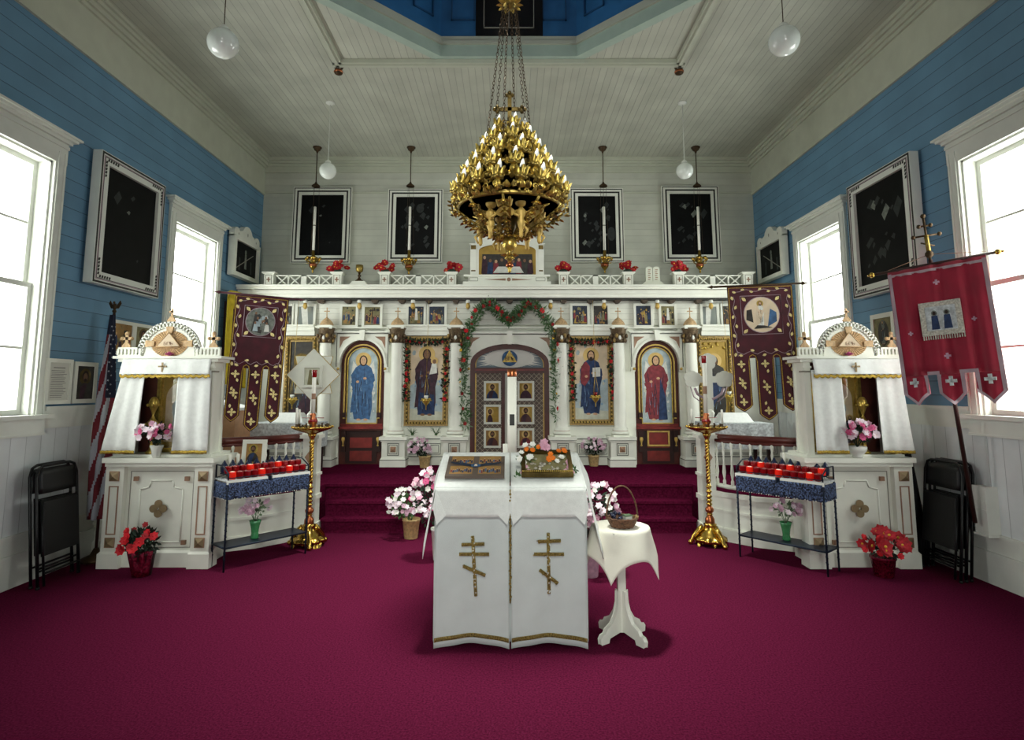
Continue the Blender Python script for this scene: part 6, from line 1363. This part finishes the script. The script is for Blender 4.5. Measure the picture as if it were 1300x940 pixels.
m = M('trim_tan'); m.tube([pt_+dn*.05, c0+Vector((cos(ang)*w/2, sin(ang)*w/2, .05))], .0025, 4); m.tube([pt_+dn*.05, c0-Vector((cos(ang)*w/2, sin(ang)*w/2, -.0))], .0025, 4); m.build('cord', po, True)
hb = Vector((4.048, 5.13, 0))
t = thing('pole_holder', 'white wooden socket box holding the foot of the dark banner pole', 'bracket', (hb.x, hb.y, .43)); m = M('trim_white'); m.box(-.055, -.035, -.07, .07, 0, .39); m.box(-.035, .052, -.07, -.05, 0, .39); m.box(-.035, .052, .05, .07, 0, .39); m.box(-.065, .052, -.08, .08, -.02, 0); m.build('box', t); m = M('trim_white'); m.box(-.062, -.055, -.075, .075, .18, .20); m.box(-.062, -.055, -.075, .075, .25, .27); m.build('batten', t)
# ================================================================ FLAG (left)
fb = at(118, 640, 6.0); fx, fy = -4.02+.04, 5.86
t = thing('flag_pole', 'dark flag pole with small eagle finial holding the furled flag, by the left wall', 'pole', (fx, fy, 0))
ptz = wz(398, fy, 136); m = M('brown_dark'); m.tube([(0, 0, 0), (0, 0, ptz)], .014, 8); m.build('shaft', t); m = M('brass_dark'); m.lathe([(.12, 0), (.12, .03), (.05, .06), (.02, .12)], n=16); m.build('base', t)
m = M('brass_dark'); m.ball((0, 0, ptz+.02), .02, 8); m.lathe([(.008, ptz+.03), (.02, ptz+.06), (.014, ptz+.10)], n=8); m.ball((0, -.012, ptz+.11), .012, 8)
for s_ in (-1, 1): m.add([(0, 0, ptz+.05), (s_*.05, 0, ptz+.13), (s_*.065, .005, ptz+.10), (s_*.04, .005, ptz+.05), (0, .01, ptz+.05), (s_*.05, .01, ptz+.13)], [(0, 1, 2, 3), (4, 5, 2, 3), (0, 1, 5, 4)])
m.build('eagle', t)
t = thing('furled_flag', 'furled american flag with stars and stripes hanging on the pole at the left wall', 'flag', (fx, fy, ptz))
m = M('flag_red'); HT = ptz-.42
def fl(u, v):
    r0 = .02+.095*min(1, v*1.25)*(.8+.2*sin(v*5)); a = -2.4+u*4.4; r_ = r0*(1+.28*sin(u*22+v*2.5)); return (r_*cos(a)*.9, r_*sin(a)*1.0-.02, -.02-HT*v)
def fm(u, v):
    k = v*9+u*6.5
    if v < .42 and u > .30: return 'flag_navy'
    if v < .10: return 'flag_navy'
    return 'flag_red' if int(k*1.0) % 2 else 'flag_white'
m.grid(fl, 60, 60, matfn=fm); m.build('flag_cloth', t, solid=.004)
m = M('flag_white')
for i in range(5):
    for j in range(8):
        u, v = .34+.12*i, .06+.045*j+.02*(i % 2); p_ = Vector(fl(u, v)); q_ = Vector((p_.x, p_.y+.02, 0)).normalized(); p_ += Vector((q_.x, q_.y, 0))*.008; n_ = 10
        tx = Vector((-q_.y, q_.x, 0)); m.add([p_+tx*((.012 if k % 2 == 0 else .005)*cos(2*pi*k/n_))+Vector((0, 0, (.012 if k % 2 == 0 else .005)*sin(2*pi*k/n_))) for k in range(n_)], [tuple(range(n_))])
m.build('stars', t)
# ================================================================ FOLDING CHAIRS
def fold_chair(lb, side, y0, xo, gr):
    s = 1 if side == 'left' else -1
    root = thing('folding_chair', lb, 'chair', (xo, y0, 0), 0, gr)
    W_ = .23; lean = .10*s                       # built in the YZ plane, leaning on the wall (x decreases with z for left)
    def X(z, d=0): return -lean*z+d*s
    m = M('black_metal')
    pts = [(X(0), -W_, .01), (X(.45), -W_, .45), (X(.90), -W_, .90), (X(.97), -W_+.03, .97), (X(.99), -W_+.08, .99), (X(.99), W_-.08, .99), (X(.97), W_-.03, .97), (X(.90), W_, .90), (X(.45), W_, .45), (X(0), W_, .01)]
    m.tube(pts, .012, 8); m.build('front_frame', root)
    m = M('black_metal'); d = .03
    for sy in (-1, 1): m.tube([(X(.02, d), sy*(W_-.03), .02), (X(.72, d*.6), sy*(W_-.03), .72)], .010, 8)
    m.tube([(X(.10, d), -W_+.03, .12), (X(.10, d), W_-.03, .12)], .009, 6); m.build('rear_legs', root)
    m = M('black_metal'); m.grid(lambda u, v: (X(.76+.20*v, .004+.012*sin(pi*u)), -W_+.02+(2*W_-.04)*u, .76+.20*v), 10, 4); m.build('backrest', root, solid=.006)
    m = M('black'); z0, z1 = .26, .70; m.add([(X(z0, .012), -W_+.03, z0), (X(z0, .012), W_-.03, z0), (X(z1, .012), W_-.03, z1), (X(z1, .012), -W_+.03, z1), (X(z0, .040), -W_+.03, z0), (X(z0, .040), W_-.03, z0), (X(z1, .04), W_-.03, z1), (X(z1, .04), -W_+.03, z1)], [(0, 1, 2, 3), (4, 5, 6, 7), (0, 1, 5, 4), (1, 2, 6, 5), (2, 3, 7, 6), (3, 0, 4, 7)]); m.build('seat', root, bevel=.008)
    m = M('black_metal'); m.tube([(X(.16, .0), -W_, .16), (X(.16, 0), W_, .16)], .009, 6); m.build('crossbar', root)
    for sy in (-1, 1): m = M('ceramic' if 0 else 'black'); m.lathe([(.015, 0), (.015, .02)], (X(0), sy*W_, 0), 8); m.build('foot_cap', root)
fold_chair('black folded metal chair leaning on the left wall, in front of the stack', 'left', 5.27, -3.88, 'folded chairs at the left wall')
fold_chair('black folded metal chair leaning on the left wall, behind the front one', 'left', 5.30, -3.96, 'folded chairs at the left wall')
for k, (y0, xo, l) in enumerate(((5.44, 3.84, 'outermost of the stack'), (5.46, 3.90, 'middle of the stack'), (5.48, 3.96, 'nearest the wall'))): fold_chair('black folded metal chair leaning on the right wall, %s' % l, 'right', y0, xo, 'folded chairs at the right wall')
# dark covered stand with finial behind right chairs
q = at(1160, 545, 5.75); t = thing('covered_stand', 'black cloth covered stand with small spired finial between right shrine and chairs', 'stand', (q.x+.0, 5.92, 0)); m = M('dark_cloth')
m.grid(lambda u, v: ((.03+.13*v**.7+.012*sin(u*40)*v)*cos(2*pi*u), (.03+.10*v**.7+.012*sin(u*40)*v)*sin(2*pi*u), wz(556, 5.8)-(wz(556, 5.8)-.02)*v), 40, 12); m.build('cover', t); m = M('black_metal'); z = wz(556, 5.8); m.lathe([(.03, z), (.035, z+.02), (.015, z+.05), (.022, z+.07), (.012, z+.09), (.004, z+.13)], n=12); m.build('finial', t)
# ================================================================ LECTERNS
def lectern(side, x0, x1):
    yf, yb2 = 3.99, 4.46; xc = (x0+x1)/2; w = x1-x0; zf, zb = .995, 1.150
    t = thing('lectern', 'wooden sloped lectern under white cloths, %s of the two in the middle' % side, 'lectern', (xc, yf, 0))
    m = M('brown_wood'); m.box(-w/2+.03, w/2-.03, .05, .45, 0.0, .05); m.box(-w/2+.06, w/2-.06, .08, .42, .05, .93); m.build('body', t)
    m = M('brown_wood'); hw = w/2-.015; m.add([(-hw, .0, zf-.04), (hw, 0, zf-.04), (hw, .47, zb-.04), (-hw, .47, zb-.04), (-hw, 0, zf-.012), (hw, 0, zf-.012), (hw, .47, zb-.012), (-hw, .47, zb-.012)], [(0, 3, 2, 1), (4, 5, 6, 7), (0, 1, 5, 4), (1, 2, 6, 5), (2, 3, 7, 6), (3, 0, 4, 7)]); m.build('sloped_top', t)
    # long cloth hanging front
    lc = thing('lectern_cloth', 'long pale grey cloth with gold sequin cross hanging down the %s lectern' % side, 'cloth', (xc, yf-.02, 0))
    m = M('cloth_grey'); hw = w/2+.0
    def f(u, v):
        x = -hw+2*hw*u; z = zf-.02-(zf-.02-.03)*v - (.028*(abs(2*u-1)**2)*v)*(1 if v > .9 else v**4)
        wob = .006*sin(u*15+v*4)*v+.010*sin(u*7+1)*v
        return (x*(1+.01*v), -.012-wob-.01*v, z)
    m.grid(f, 30, 24); m.build('front_panel', lc, solid=.004)
    for sx in (-1, 1):
        m = M('cloth_grey'); m.grid(lambda u, v: (sx*(hw+.004+.004*sin(u*9)), -.015+.10*u, zf-.02-(zf-.06)*v+.02*u), 6, 12); m.build('side_fold', lc, solid=.003)
    m = M('sequin'); m.grid(lambda u, v: (lambda p_: (p_[0]*.985, p_[1]-.006, p_[2]+.0))(f(u, .935+.025*v)), 30, 1); m.build('sequin_hem', lc, solid=.006)
    # orthodox cross
    cxp, zc = (0 if side == 'left' else .005), .50; tl_ = .05 if side == 'left' else 0
    m = M('sequin')
    def bar(xa, za, xb, zb_, r=.011): m.tube([(xa, -.030, za), ((xa+xb)/2, -.032, (za+zb_)/2), (xb, -.030, zb_)], r, 8)
    px = wx if 0 else None
    Yc = yf-.05
    k0 = (600, 651) if side == 'left' else (697, 675)
    def q(a, b): v_ = at(a, b, Yc); return v_.x-xc, v_.z
    if side == 'left': segs = [((600, 681), (604, 757)), ((586, 692), (615, 691)), ((583, 704), (621, 704)), ((588, 719), (616, 731))]
    else: segs = [((696, 677), (697, 754)), ((683, 688), (712, 687)), ((678, 704), (716, 704)), ((685, 724), (708, 741))]
    for a_, b_ in segs: (xa, za), (xb, zb_) = q(*a_), q(*b_); bar(xa, za, xb, zb_)
    for i in range(60):
        a_, b_ = segs[i % 4] if i % 3 else segs[0]; tt = R.random(); xx = a_[0]+(b_[0]-a_[0])*tt; yy = a_[1]+(b_[1]-a_[1])*tt; x_, z_2 = q(xx, yy); m.use('sequin' if i % 3 else 'bulb'); m.ball((x_+R.uniform(-.01, .01), -.042, z_2+R.uniform(-.008, .008)), .0045, 5)
    m.build('sequin_cross', lc)
    # short cloth over the top
    tc = thing('lectern_cover', 'short white cloth draped over the sloped top of the %s lectern' % side, 'cloth', (xc, yf, zf))
    m = M('cloth_white'); ex = w/2+.004
    m.grid(lambda u, v: (-ex+2*ex*u, -.045+.535*v, .004+(zb-zf+.015)*v), 12, 12); m.build('top_panel', tc, solid=.004)
    m = M('cloth_white'); m.grid(lambda u, v: (-ex+.012*v+(2*ex-.024*v)*u, -.047-.012*v-.006*sin(u*9)*v, .003-.175*v-.010*v*sin(pi*u)), 20, 8, sm=True); m.build('front_drop', tc, solid=.004)
    for sx in (-1, 1):
        if (side == 'left') == (sx < 0):
            m = M('cloth_white'); m.grid(lambda u, v: (sx*(ex+.002+(.10 if sx > 0 else .07)*v*(1-.35*u)+.008*sin(u*9)*v), -.045+.53*u-.03*v*(1-u), .004+(zb-zf+.015)*u-(.30*(1-u)**1.3+.14)*v), 20, 10); m.build('side_drop', tc, solid=.004)
        else:
            m = M('cloth_white'); m.grid(lambda u, v: (sx*(ex-.002+.006*sin(u*9)*v), -.045+.53*u, .004+(zb-zf+.015)*u-.22*v*(1-.4*u)), 16, 8); m.build('side_drop', tc, solid=.003)
        m = M('cloth_white'); 
        m.add([(sx*(ex-.002), -.050, -.004), (sx*(ex-.075), -.066, -.165), (sx*(ex-.015), -.080, -.225), (sx*(ex+.012), -.06, -.12)], [(0, 1, 2), (0, 2, 3)], False); m.build('corner_fold', tc, solid=.003)
    return xc, yf, zf, zb
Ls = lectern('left', -.483, -.004); Rs = lectern('right', .012, .497)
g = thing('sequin_strip', 'narrow gold sequin edging hanging between the two lecterns', 'trim', (.004, 3.935, .30)); m = M('sequin')
for k in range(34): m.ball((.003*sin(k*2), 0, .02*k), .007+.002*(k % 2), 6)
m.tube([(0, .004, -.02), (0, .004, .69)], .005, 5); m.build('strip', g)
slope = atan2(Ls[3]-Ls[2], .47)
# left icon panel
t = thing('festal_icon', 'flat wooden icon of four scenes with crossing bands lying on the left lectern', 'icon', (-.235, 4.035, 1.045-.012+.012), rx=slope-pi/2+pi/2)
m = M('lattice'); W_, H_ = .20, .31; m.box(-W_, W_, 0, H_, 0, .02); m.build('panel', t)
m = M('icon_ochre')
def pz(pts, z): m.add([(a, b, z) for a, b in pts], [tuple(range(len(pts)))])
r = random.Random(9)
for sx in (-1, 1):
    for sy in (0, 1):
        xa, xb = (-.175, -.02) if sx < 0 else (.02, .175); ya, yb3 = (.03, .15) if sy == 0 else (.18, .305)
        m.use('icon_ochre'); pz([(xa, ya), (xb, ya), (xb, yb3), (xa, yb3)], .0205)
        for k in range(11):
            xx = xa+.012+(xb-xa-.024)*k/10; yy = ya+r.uniform(.01, .04); m.use(r.choice(['robe_navy', 'robe_plum', 'robe_red', 'icon_dark', 'robe_blue'])); hh = r.uniform(.03, .05); pz([(xx-.006, yy), (xx+.006, yy), (xx+.004, yy+hh), (xx-.004, yy+hh)], .021+.0001*k); m.use('skin'); pz([(xx-.004, yy+hh), (xx+.004, yy+hh), (xx+.004, yy+hh+.009), (xx-.004, yy+hh+.009)], .0225)
m.use('icon_night')
for sx in (-1, 1): pz([(sx*.175, .215), (sx*.175, .185), (0, .12), (0, .15)], .0235); pz([(sx*.06, .16), (sx*.11, .18), (sx*.1, .20), (sx*.02, .17)], .0236)
m.use('robe_blue'); pz([(-.03, .13), (.03, .13), (.035, .165), (0, .185), (-.035, .165)], .0238); m.use('sky_warm'); pz([(-.012, .14), (.012, .14), (.008, .17), (-.008, .17)], .024)
m.build('painting', t)
# right icon : metal-clad, framed by flowers
t = thing('metal_icon', 'olive metal covered icon leaning back on the right lectern inside a flower wreath', 'icon', (.255, 4.05, 1.05), rx=slope+.2)
m = M('gold_dark'); W_, H_ = .175, .26
for r_ in ((-W_, W_, 0, .03), (-W_, W_, H_-.03, H_), (-W_, -W_+.03, .03, H_-.03), (W_-.03, W_, .03, H_-.03)): m.box(r_[0], r_[1], r_[2], r_[3], 0, .04)
m.use('gold')
for k in range(26): m.ball((-W_+.01+(2*W_-.02)*k/25, .015, .042), .006, 5)
m.build('frame', t); m = M('icon_olive'); m.box(-W_+.028, W_-.028, .028, H_-.028, .004, .02); m.use('silver')
for k in range(30): m.ball((R.uniform(-.13, .13), R.uniform(.05, .21), .02), R.uniform(.008, .016), 6, .6)
m.build('metal_cover', t)
wz0 = 1.05
g = thing('flower_wreath', 'wreath of orange, white and pink carnations around the icon on the right lectern', 'flowers', (.255, 4.05, 1.05))
def fp(a, b, Y): v_ = at(a, b, Y); return v_-Vector((.255, 4.05, 1.05))
sp = dict(orange=[(669, 570, 4.25), (676, 572, 4.25), (699, 577, 4.23), (702, 582, 4.20), (709, 573, 4.25), (716, 573, 4.25), (684, 568, 4.27), (697, 583, 4.20)], white=[(667, 566, 4.26), (676, 565, 4.28), (662, 575, 4.20), (671, 581, 4.16), (707, 586, 4.16), (660, 583, 4.15), (713, 581, 4.20), (666, 588, 4.17), (674, 580, 4.18)], rose2=[(690, 567, 4.26), (694, 568, 4.26), (691, 563, 4.28)], rose=[(667, 594, 4.13), (671, 599, 4.10), (665, 600, 4.09), (721, 594, 4.13), (718, 599, 4.10), (725, 600, 4.11), (721, 588, 4.17)])
m = M('leaf')
for kd, ls in sp.items():
    for a, b, Y in ls: leaves(m, fp(a, b+4, Y+.01), .03, 7, .035, .008)
for a, b, Y in ((660, 608, 4.1), (668, 607, 4.1), (724, 606, 4.1), (728, 596, 4.15), (709, 604, 4.09), (656, 606, 4.12)): leaves(m, fp(a, b, Y), .035, 14, .045, .008)
m.build('greenery', g)
for kd, ls in sp.items(): blossoms(g, [fp(a, b, Y-.02) for a, b, Y in ls], [kd.strip('2')], .8 if kd != 'rose2' else 1.1, (0, -1, .5))
# ================================================================ SMALL TABLE + BASKET
tx, ty = wx(787, 660, 4.12), 4.12; ztab = wz(668, ty)
t = thing('pedestal_table', 'small white pedestal table with four scrolled feet, right of the lecterns', 'table', (tx, ty, 0))
m = M('paint'); m.prismz([(.2*cos(2*pi*k/8+pi/8), .2*sin(2*pi*k/8+pi/8)) for k in range(8)], ztab-.03, ztab-.006); m.build('table_top', t)
m = M('paint'); m.box(-.026, .026, -.026, .026, .04, ztab-.03); m.build('column', t)
for k in range(4):
    a = k*pi/2+.62; m = M('paint'); pr_ = [(.02, .0+.05), (.13, .03), (.14, 0), (.20, 0), (.205, .035), (.19, .055), (.165, .06), (.15, .085), (.10, .11), (.065, .16), (.045, .22), (.04, .30), (.02, .30)]
    vs = [];
    for sgn in (-1, 1):
        for r_, z in pr_: vs.append((r_*cos(a)-sgn*.016*sin(a), r_*sin(a)+sgn*.016*cos(a), z))
    n = len(pr_); m.add(vs, [tuple(range(n)), tuple(range(2*n-1, n-1, -1))]+[(i, (i+1) % n, (i+1) % n+n, i+n) for i in range(n)]); m.build('foot', t, bevel=.004)
c = thing('tablecloth', 'cream square cloth draped over the small pedestal table', 'tablecloth', (tx, ty, ztab))
m = M('cloth_cream'); S_ = .375; ca_, sa_ = cos(.35), sin(.35)
def tcf(u, v):
    x, y = (u-.5)*2*S_, (v-.5)*2*S_; rr = max(abs(x)*.9, abs(y)*.9, sqrt(x*x+y*y)*.86); R0 = .195
    x2, y2 = x*ca_-y*sa_, x*sa_+y*ca_; r_ = sqrt(x2*x2+y2*y2)+1e-6
    if r_ <= R0: return (x2, y2, 0)
    over = r_-R0; a = atan2(y2, x2); k = R0+over*.22+.018*sin(a*4+.5)*min(1, over*7); return (k*cos(a), k*sin(a), -over*.95)
m.grid(tcf, 44, 44); m.build('cloth', c, solid=.004)
bxp = at(789, 660, 4.10); bz = ztab+.003
b = thing('wicker_basket', 'round brown wicker basket with tall hoop handle on the small table', 'basket', (bxp.x, 4.08, bz))
m = M('wicker_brown')
for k in range(7): z = .008+.009*k; r_ = .072+.026*sin(k/6*1.4); m.tube([(r_*cos(2*pi*i/28), r_*sin(2*pi*i/28), z+.002*(-1)**i) for i in range(28)], .006, 6, closed=True)
m.lathe([(.01, .002), (.07, .004)], n=20); m.build('bowl', b)
m = M('wicker_brown'); hh = wz(617, 4.08)-bz
for j in range(2): m.tube([(.105*cos(pi*i/20), .006*sin(i*1.3+pi*j), .05+(hh-.05)*sin(pi*i/20)) for i in range(21)], .0055, 6)
m.build('handle', b)
m = M('wicker'); m.ball((.10, 0, .068), .013, 8); m.ball((.09, -.015, .058), .010, 8); m.build('bow', b)
o = thing('grape_bunch', 'bunch of dark blue glossy balls lying inside the wicker basket', 'fruit', (bxp.x-.035, 4.08, bz+.02)); m = M('dark_glass')
for k in range(26): m.ball((R.uniform(-.035, .03), R.uniform(-.04, .03), R.uniform(.0, .075)), .012, 8)
m.build('balls', o)
o = thing('small_box', 'small pale green and white box inside the wicker basket', 'box', (bxp.x+.035, 4.07, bz+.045), .4); m = M('ceramic'); m.box(-.026, .026, -.02, .02, 0, .028); m.build('carton', o, bevel=.003); m = M('leaf_grey'); m.box(-.028, .028, -.022, .022, .028, .036); m.build('lid', o)
# ================================================================ POTTED FLOWERS
def pot(name, lb, loc, r, h, potm, c, rad, n, kinds, leafm='leaf', s=1.0, nl=130, sq=.8, gr=None, ribbon=None):
    t = thing(name, lb, 'potted flowers', loc, group=gr)
    m = M(potm); m.lathe([(r*.75, 0), (r*.78, .005), (r, h-.02), (r*1.06, h-.018), (r*1.06, h), (r*.92, h), (r*.85, h-.015), (0, h-.02)], n=20); m.build('pot', t)
    if ribbon: 
        m = M(ribbon); m.grid(lambda u, v: ((r*(.82+.35*v)+.02*sin(u*30)*v)*cos(pi*(.1+u)), (r*(.82+.35*v)+.02*sin(u*30)*v)*sin(pi*(.1+u))*-1, h*(.02+1.1*v)), 30, 4); m.build('wrapping', t, solid=.002)
    bouquet(t, c, rad, n, kinds, leafm, s, nl, (0, 0, h*.8), sq)
    return t
q = atZ = None
def onz(px, py, z):
    v = at(px, py, 1)-Vector((0, 0, H)); k = (z-H)/v.z; return Vector((0, 0, H))+v*k
pot('potted_lilies', 'tan wicker pot of pale lilies on the carpet left of the lecterns', (wx(522, 665, 6.72), 6.72, 0), .095, .21, 'wicker', (-.06, -.02, .36), .21, 46, ['pale', 'white', 'white', 'pale', 'mauve'], 'leaf', 1.0, 230, .85, ribbon=None)
pot('potted_roses', 'white wrapped pot of pink and white flowers directly behind the left lectern', (wx(561, 640, 5.9), 5.9, 0), .10, .30, 'ceramic', (-.10, 0, .56), .20, 56, ['rose', 'pale', 'pale', 'white', 'rose', 'deep'], 'leaf_dark', 1.05, 230, 1.5)
pot('potted_pinks', 'grey pot of pale pink flowers directly behind the right lectern, left of the small table', (wx(748, 640, 5.4), 5.4, 0), .09, .30, 'mauve_flower', (.04, 0, .56), .21, 62, ['pale', 'rose', 'pale', 'mauve', 'white'], 'leaf_dark', 1.05, 230, 1.25)
pl = onz(539, 594, PZ); pot('potted_cyclamen', 'wicker pot of pale mauve flowers on the platform below the mother and child icon', (pl.x, pl.y, PZ), .085, .17, 'wicker', (-.07, -.02, .27), .17, 36, ['mauve', 'pale', 'mauve'], 'leaf_dark', .9, 170, .9)
pl = onz(754, 592, PZ); pot('potted_cyclamen', 'tan pot of pale mauve flowers on the platform below the icon of the bearded man', (pl.x, pl.y, PZ), .08, .16, 'wicker', (-.01, -.02, .28), .17, 34, ['mauve', 'mauve', 'pale'], 'leaf_dark', .9, 160, .8)
pl = onz(183, 728, 0); pot('potted_carnations', 'dark pot with shiny red wrapping and red carnations before the left shrine', (pl.x+.02, 5.42, 0), .095, .20, 'pot_dark', (0, -.02, .29), .17, 13, ['red', 'red', 'dred'], 'leaf_dark', 1.25, 330, .85, ribbon='foil')
pl = onz(1103, 722, 0); pot('potted_poinsettia', 'bright red poinsettia in foil pot before the right shrine', (pl.x+.0, 5.40, 0), .10, .17, 'foil', (0, -.02, .26), .17, 22, ['poin', 'red', 'poin'], 'leaf_dark', 1.0, 90, .75)
for px, l in ((523, 'left'), (553, 'right')):
    v_ = at(px, 556, 8.93); t = thing('fern_sprig', 'small green leafy sprig on the screen ledge below the mother and child icon, %s one' % l, 'plant', (v_.x, 8.96, wz(553, 8.96)+.002)); m = M('leaf')
    for k in range(16):
        a = R.uniform(0, 6.28); e = Vector((cos(a)*.09, sin(a)*.05-.02, R.uniform(.03, .14))); m.tube([(0, 0, .01), e*.6+Vector((0, 0, .02)), e], .0035, 4, .001)
    m.lathe([(.02, 0), (.02, .02)], n=8); m.build('leaves', t)
# hanging votive lamps before the icons
for px, py, Y, l, kind in ((541, 507, 8.72, 'mother and child icon', 0), (756, 503, 8.72, 'icon of the bearded man', 1), (371, 506, 8.72, 'dark icon at the left end', 0), (926, 502, 8.72, 'golden icon at the right end', 0)):
    v_ = at(px, py, Y); t = thing('icon_lamp', 'small hanging brass oil lamp in front of the %s' % l, 'oil lamp', v_); m = M('gold')
    m.lathe([(.003, -.16), (.010, -.15), (.006, -.12), (.014, -.09), (.05, -.05), (.062, -.02), (.06, 0), (.05, 0), (.0, -.02)], n=16)
    for k in range(8): a = 2*pi*k/8; m.ball((.06*cos(a), .06*sin(a), .0), .014, 6); m.ball((.078*cos(a+.4), .078*sin(a+.4), -.02), .009, 6)
    m.build('bowl', t); m = M('red_glass' if kind else 'ceramic'); m.lathe([(.02, -.0), (.03, .03), (.034, .055), (.03, .055), (0, .03)], n=12); m.build('glass', t)
    m = M('gold')
    zt = CORN_B-.05-v_.z; top = (0, Y0-.2-Y+.05, zt)
    for k in range(3): a = 2*pi*k/3; m.tube([(.058*cos(a), .058*sin(a), 0), (.0, 0, .34)], .0025, 4)
    m.ball((0, 0, .34), .012, 6); m.tube([(0, 0, .34), (0, .12, zt)], .0025, 4); m.build('chain', t)
# furniture behind the rails
for sx, x, l in ((-1, -3.05, 'left'), (1, 3.10, 'right')):
    t = thing('side_table', 'small table behind the %s altar rail' % l, 'table', (x, 8.25, PZ)); m = M('brown_dark')
    m.box(-.42, .42, -.25, .25, .64, .67)
    m.build('table_top', t)
    for a in (-1, 1):
        for b_ in (-1, 1): m = M('brown_dark'); m.box(a*.38-.02, a*.38+.02, b_*.22-.02, b_*.22+.02, 0, .64); m.build('leg', t)
    t = thing('lace_cloth', 'pale patterned cloth over the table behind the %s altar rail' % l, 'tablecloth', (x, 8.25, PZ+.672)); m = M('lace'); m.box(-.44, .44, -.27, .27, 0, .006); m.grid(lambda u, v: (-.44+.88*u, -.275-.01*sin(u*30)*v, .006-.34*v), 40, 4); m.grid(lambda u, v: (-.445*1, -.27+.54*u, .006-.34*v), 10, 4); m.grid(lambda u, v: (.445, -.27+.54*u, .006-.34*v), 10, 4); m.build('cloth', t)
    t = thing('covered_casket', 'low white cloth covered stand on the table behind the %s altar rail' % l, 'casket', (x+.0, 8.25, PZ+.679)); m = M('cloth_white'); m.frust(-.24, .24, -.15, .15, 0, -.17, .17, -.08, .08, .13); m.build('cover', t, bevel=.01)
t = thing('writing_desk', 'slant top light wood desk with white cloth by the left wall behind the shrine', 'desk', (-3.72, 7.6, PZ)); m = M('tan_wood'); m.box(-.30, .30, -.2, .25, 0, .80); m.add([(-.30, -.2, .8), (.30, -.2, .8), (.30, .25, .8), (-.30, .25, .8), (-.30, -.2, 1.0), (.30, -.2, .86), (.30, .25, .86), (-.30, .25, 1.0)], [(4, 5, 6, 7), (0, 1, 5, 4), (1, 2, 6, 5), (2, 3, 7, 6), (3, 0, 4, 7)]); m.build('cabinet', t); m = M('cloth_white'); m.add([(-.31, -.22, 1.003), (.32, -.22, .863), (.32, .26, .863), (-.31, .26, 1.003), (-.31, -.22, 1.05), (.32, -.22, .90), (.32, .26, .90), (-.31, .26, 1.05)], [(4, 5, 6, 7), (0, 1, 5, 4), (1, 2, 6, 5), (2, 3, 7, 6), (3, 0, 4, 7), (0, 3, 2, 1)]); m.build('cloth_cover', t, bevel=.01)
# ================================================================ LIGHT
w = bpy.data.worlds.new('sky'); C.world = w; w.use_nodes = True
bg = w.node_tree.nodes['Background']; bg.inputs['Color'].default_value = (.97, 1.0, .95, 1); bg.inputs['Strength'].default_value = 9
def area(name, loc, rot, sx, sy, en, col=(1, 1, 1), portal=False, spread=pi):
    l = bpy.data.lights.new(name, 'AREA'); l.shape = 'RECTANGLE'; l.size = sx; l.size_y = sy; l.energy = en; l.color = col; l.spread = spread
    if portal: l.cycles.is_portal = True
    o = bpy.data.objects.new(name, l); COL.objects.link(o); o.location = loc; o.rotation_euler = rot; return o
for sd_, X, r in (('left', XL-.24, -pi/2), ('right', XR+.24, pi/2)):
    for a, b in WALLW: area('window_portal', (X, (a+b)/2, (SILL+TOPC-.2)/2), (0, r, 0), TOPC-SILL-.2, b-a-.3, 1, portal=True)
area('door_portal', (0, YF-.22, 1.3), (pi/2, 0, 0), 2, 2.6, 1, portal=True)
def spot(name, loc, tgt, en, size, blend, rad, col=(.97, 1, .92)):
    l = bpy.data.lights.new(name, 'SPOT'); l.energy = en; l.spot_size = size; l.spot_blend = blend; l.shadow_soft_size = rad; l.color = col
    o = bpy.data.objects.new(name, l); COL.objects.link(o); o.location = loc; o.rotation_euler = (Vector(tgt)-Vector(loc)).to_track_quat('-Z', 'Y').to_euler(); return o
spot('added_front_spot', (0, -1.2, 4.9), (0, 8.0, 2.0), 620, radians(54), 1, .7)  # added fill from behind the camera for the icon screen, no ceiling fixture
spot('added_front_spot', (0, -2.2, 4.6), (0, 4.2, .5), 260, radians(42), 1, .6)  # second added fill, brightens the lectern fronts
spot('added_down_spot', (0, OC[1], 7.4), (0, OC[1]+.6, 0), 1900, radians(54), 1, .4)  # added light from above for the central carpet, the lantern has no lamp
C.view_settings.view_transform = 'Standard'; C.view_settings.look = 'None'; C.view_settings.exposure = .45; C.view_settings.gamma = 1; C.view_settings.use_curve_mapping = False
C.cycles.max_bounces = 8; C.cycles.diffuse_bounces = 5; C.cycles.transparent_max_bounces = 12; C.cycles.caustics_reflective = False; C.cycles.caustics_refractive = False; C.cycles.sample_clamp_indirect = 4
C.cycles.use_denoising = True
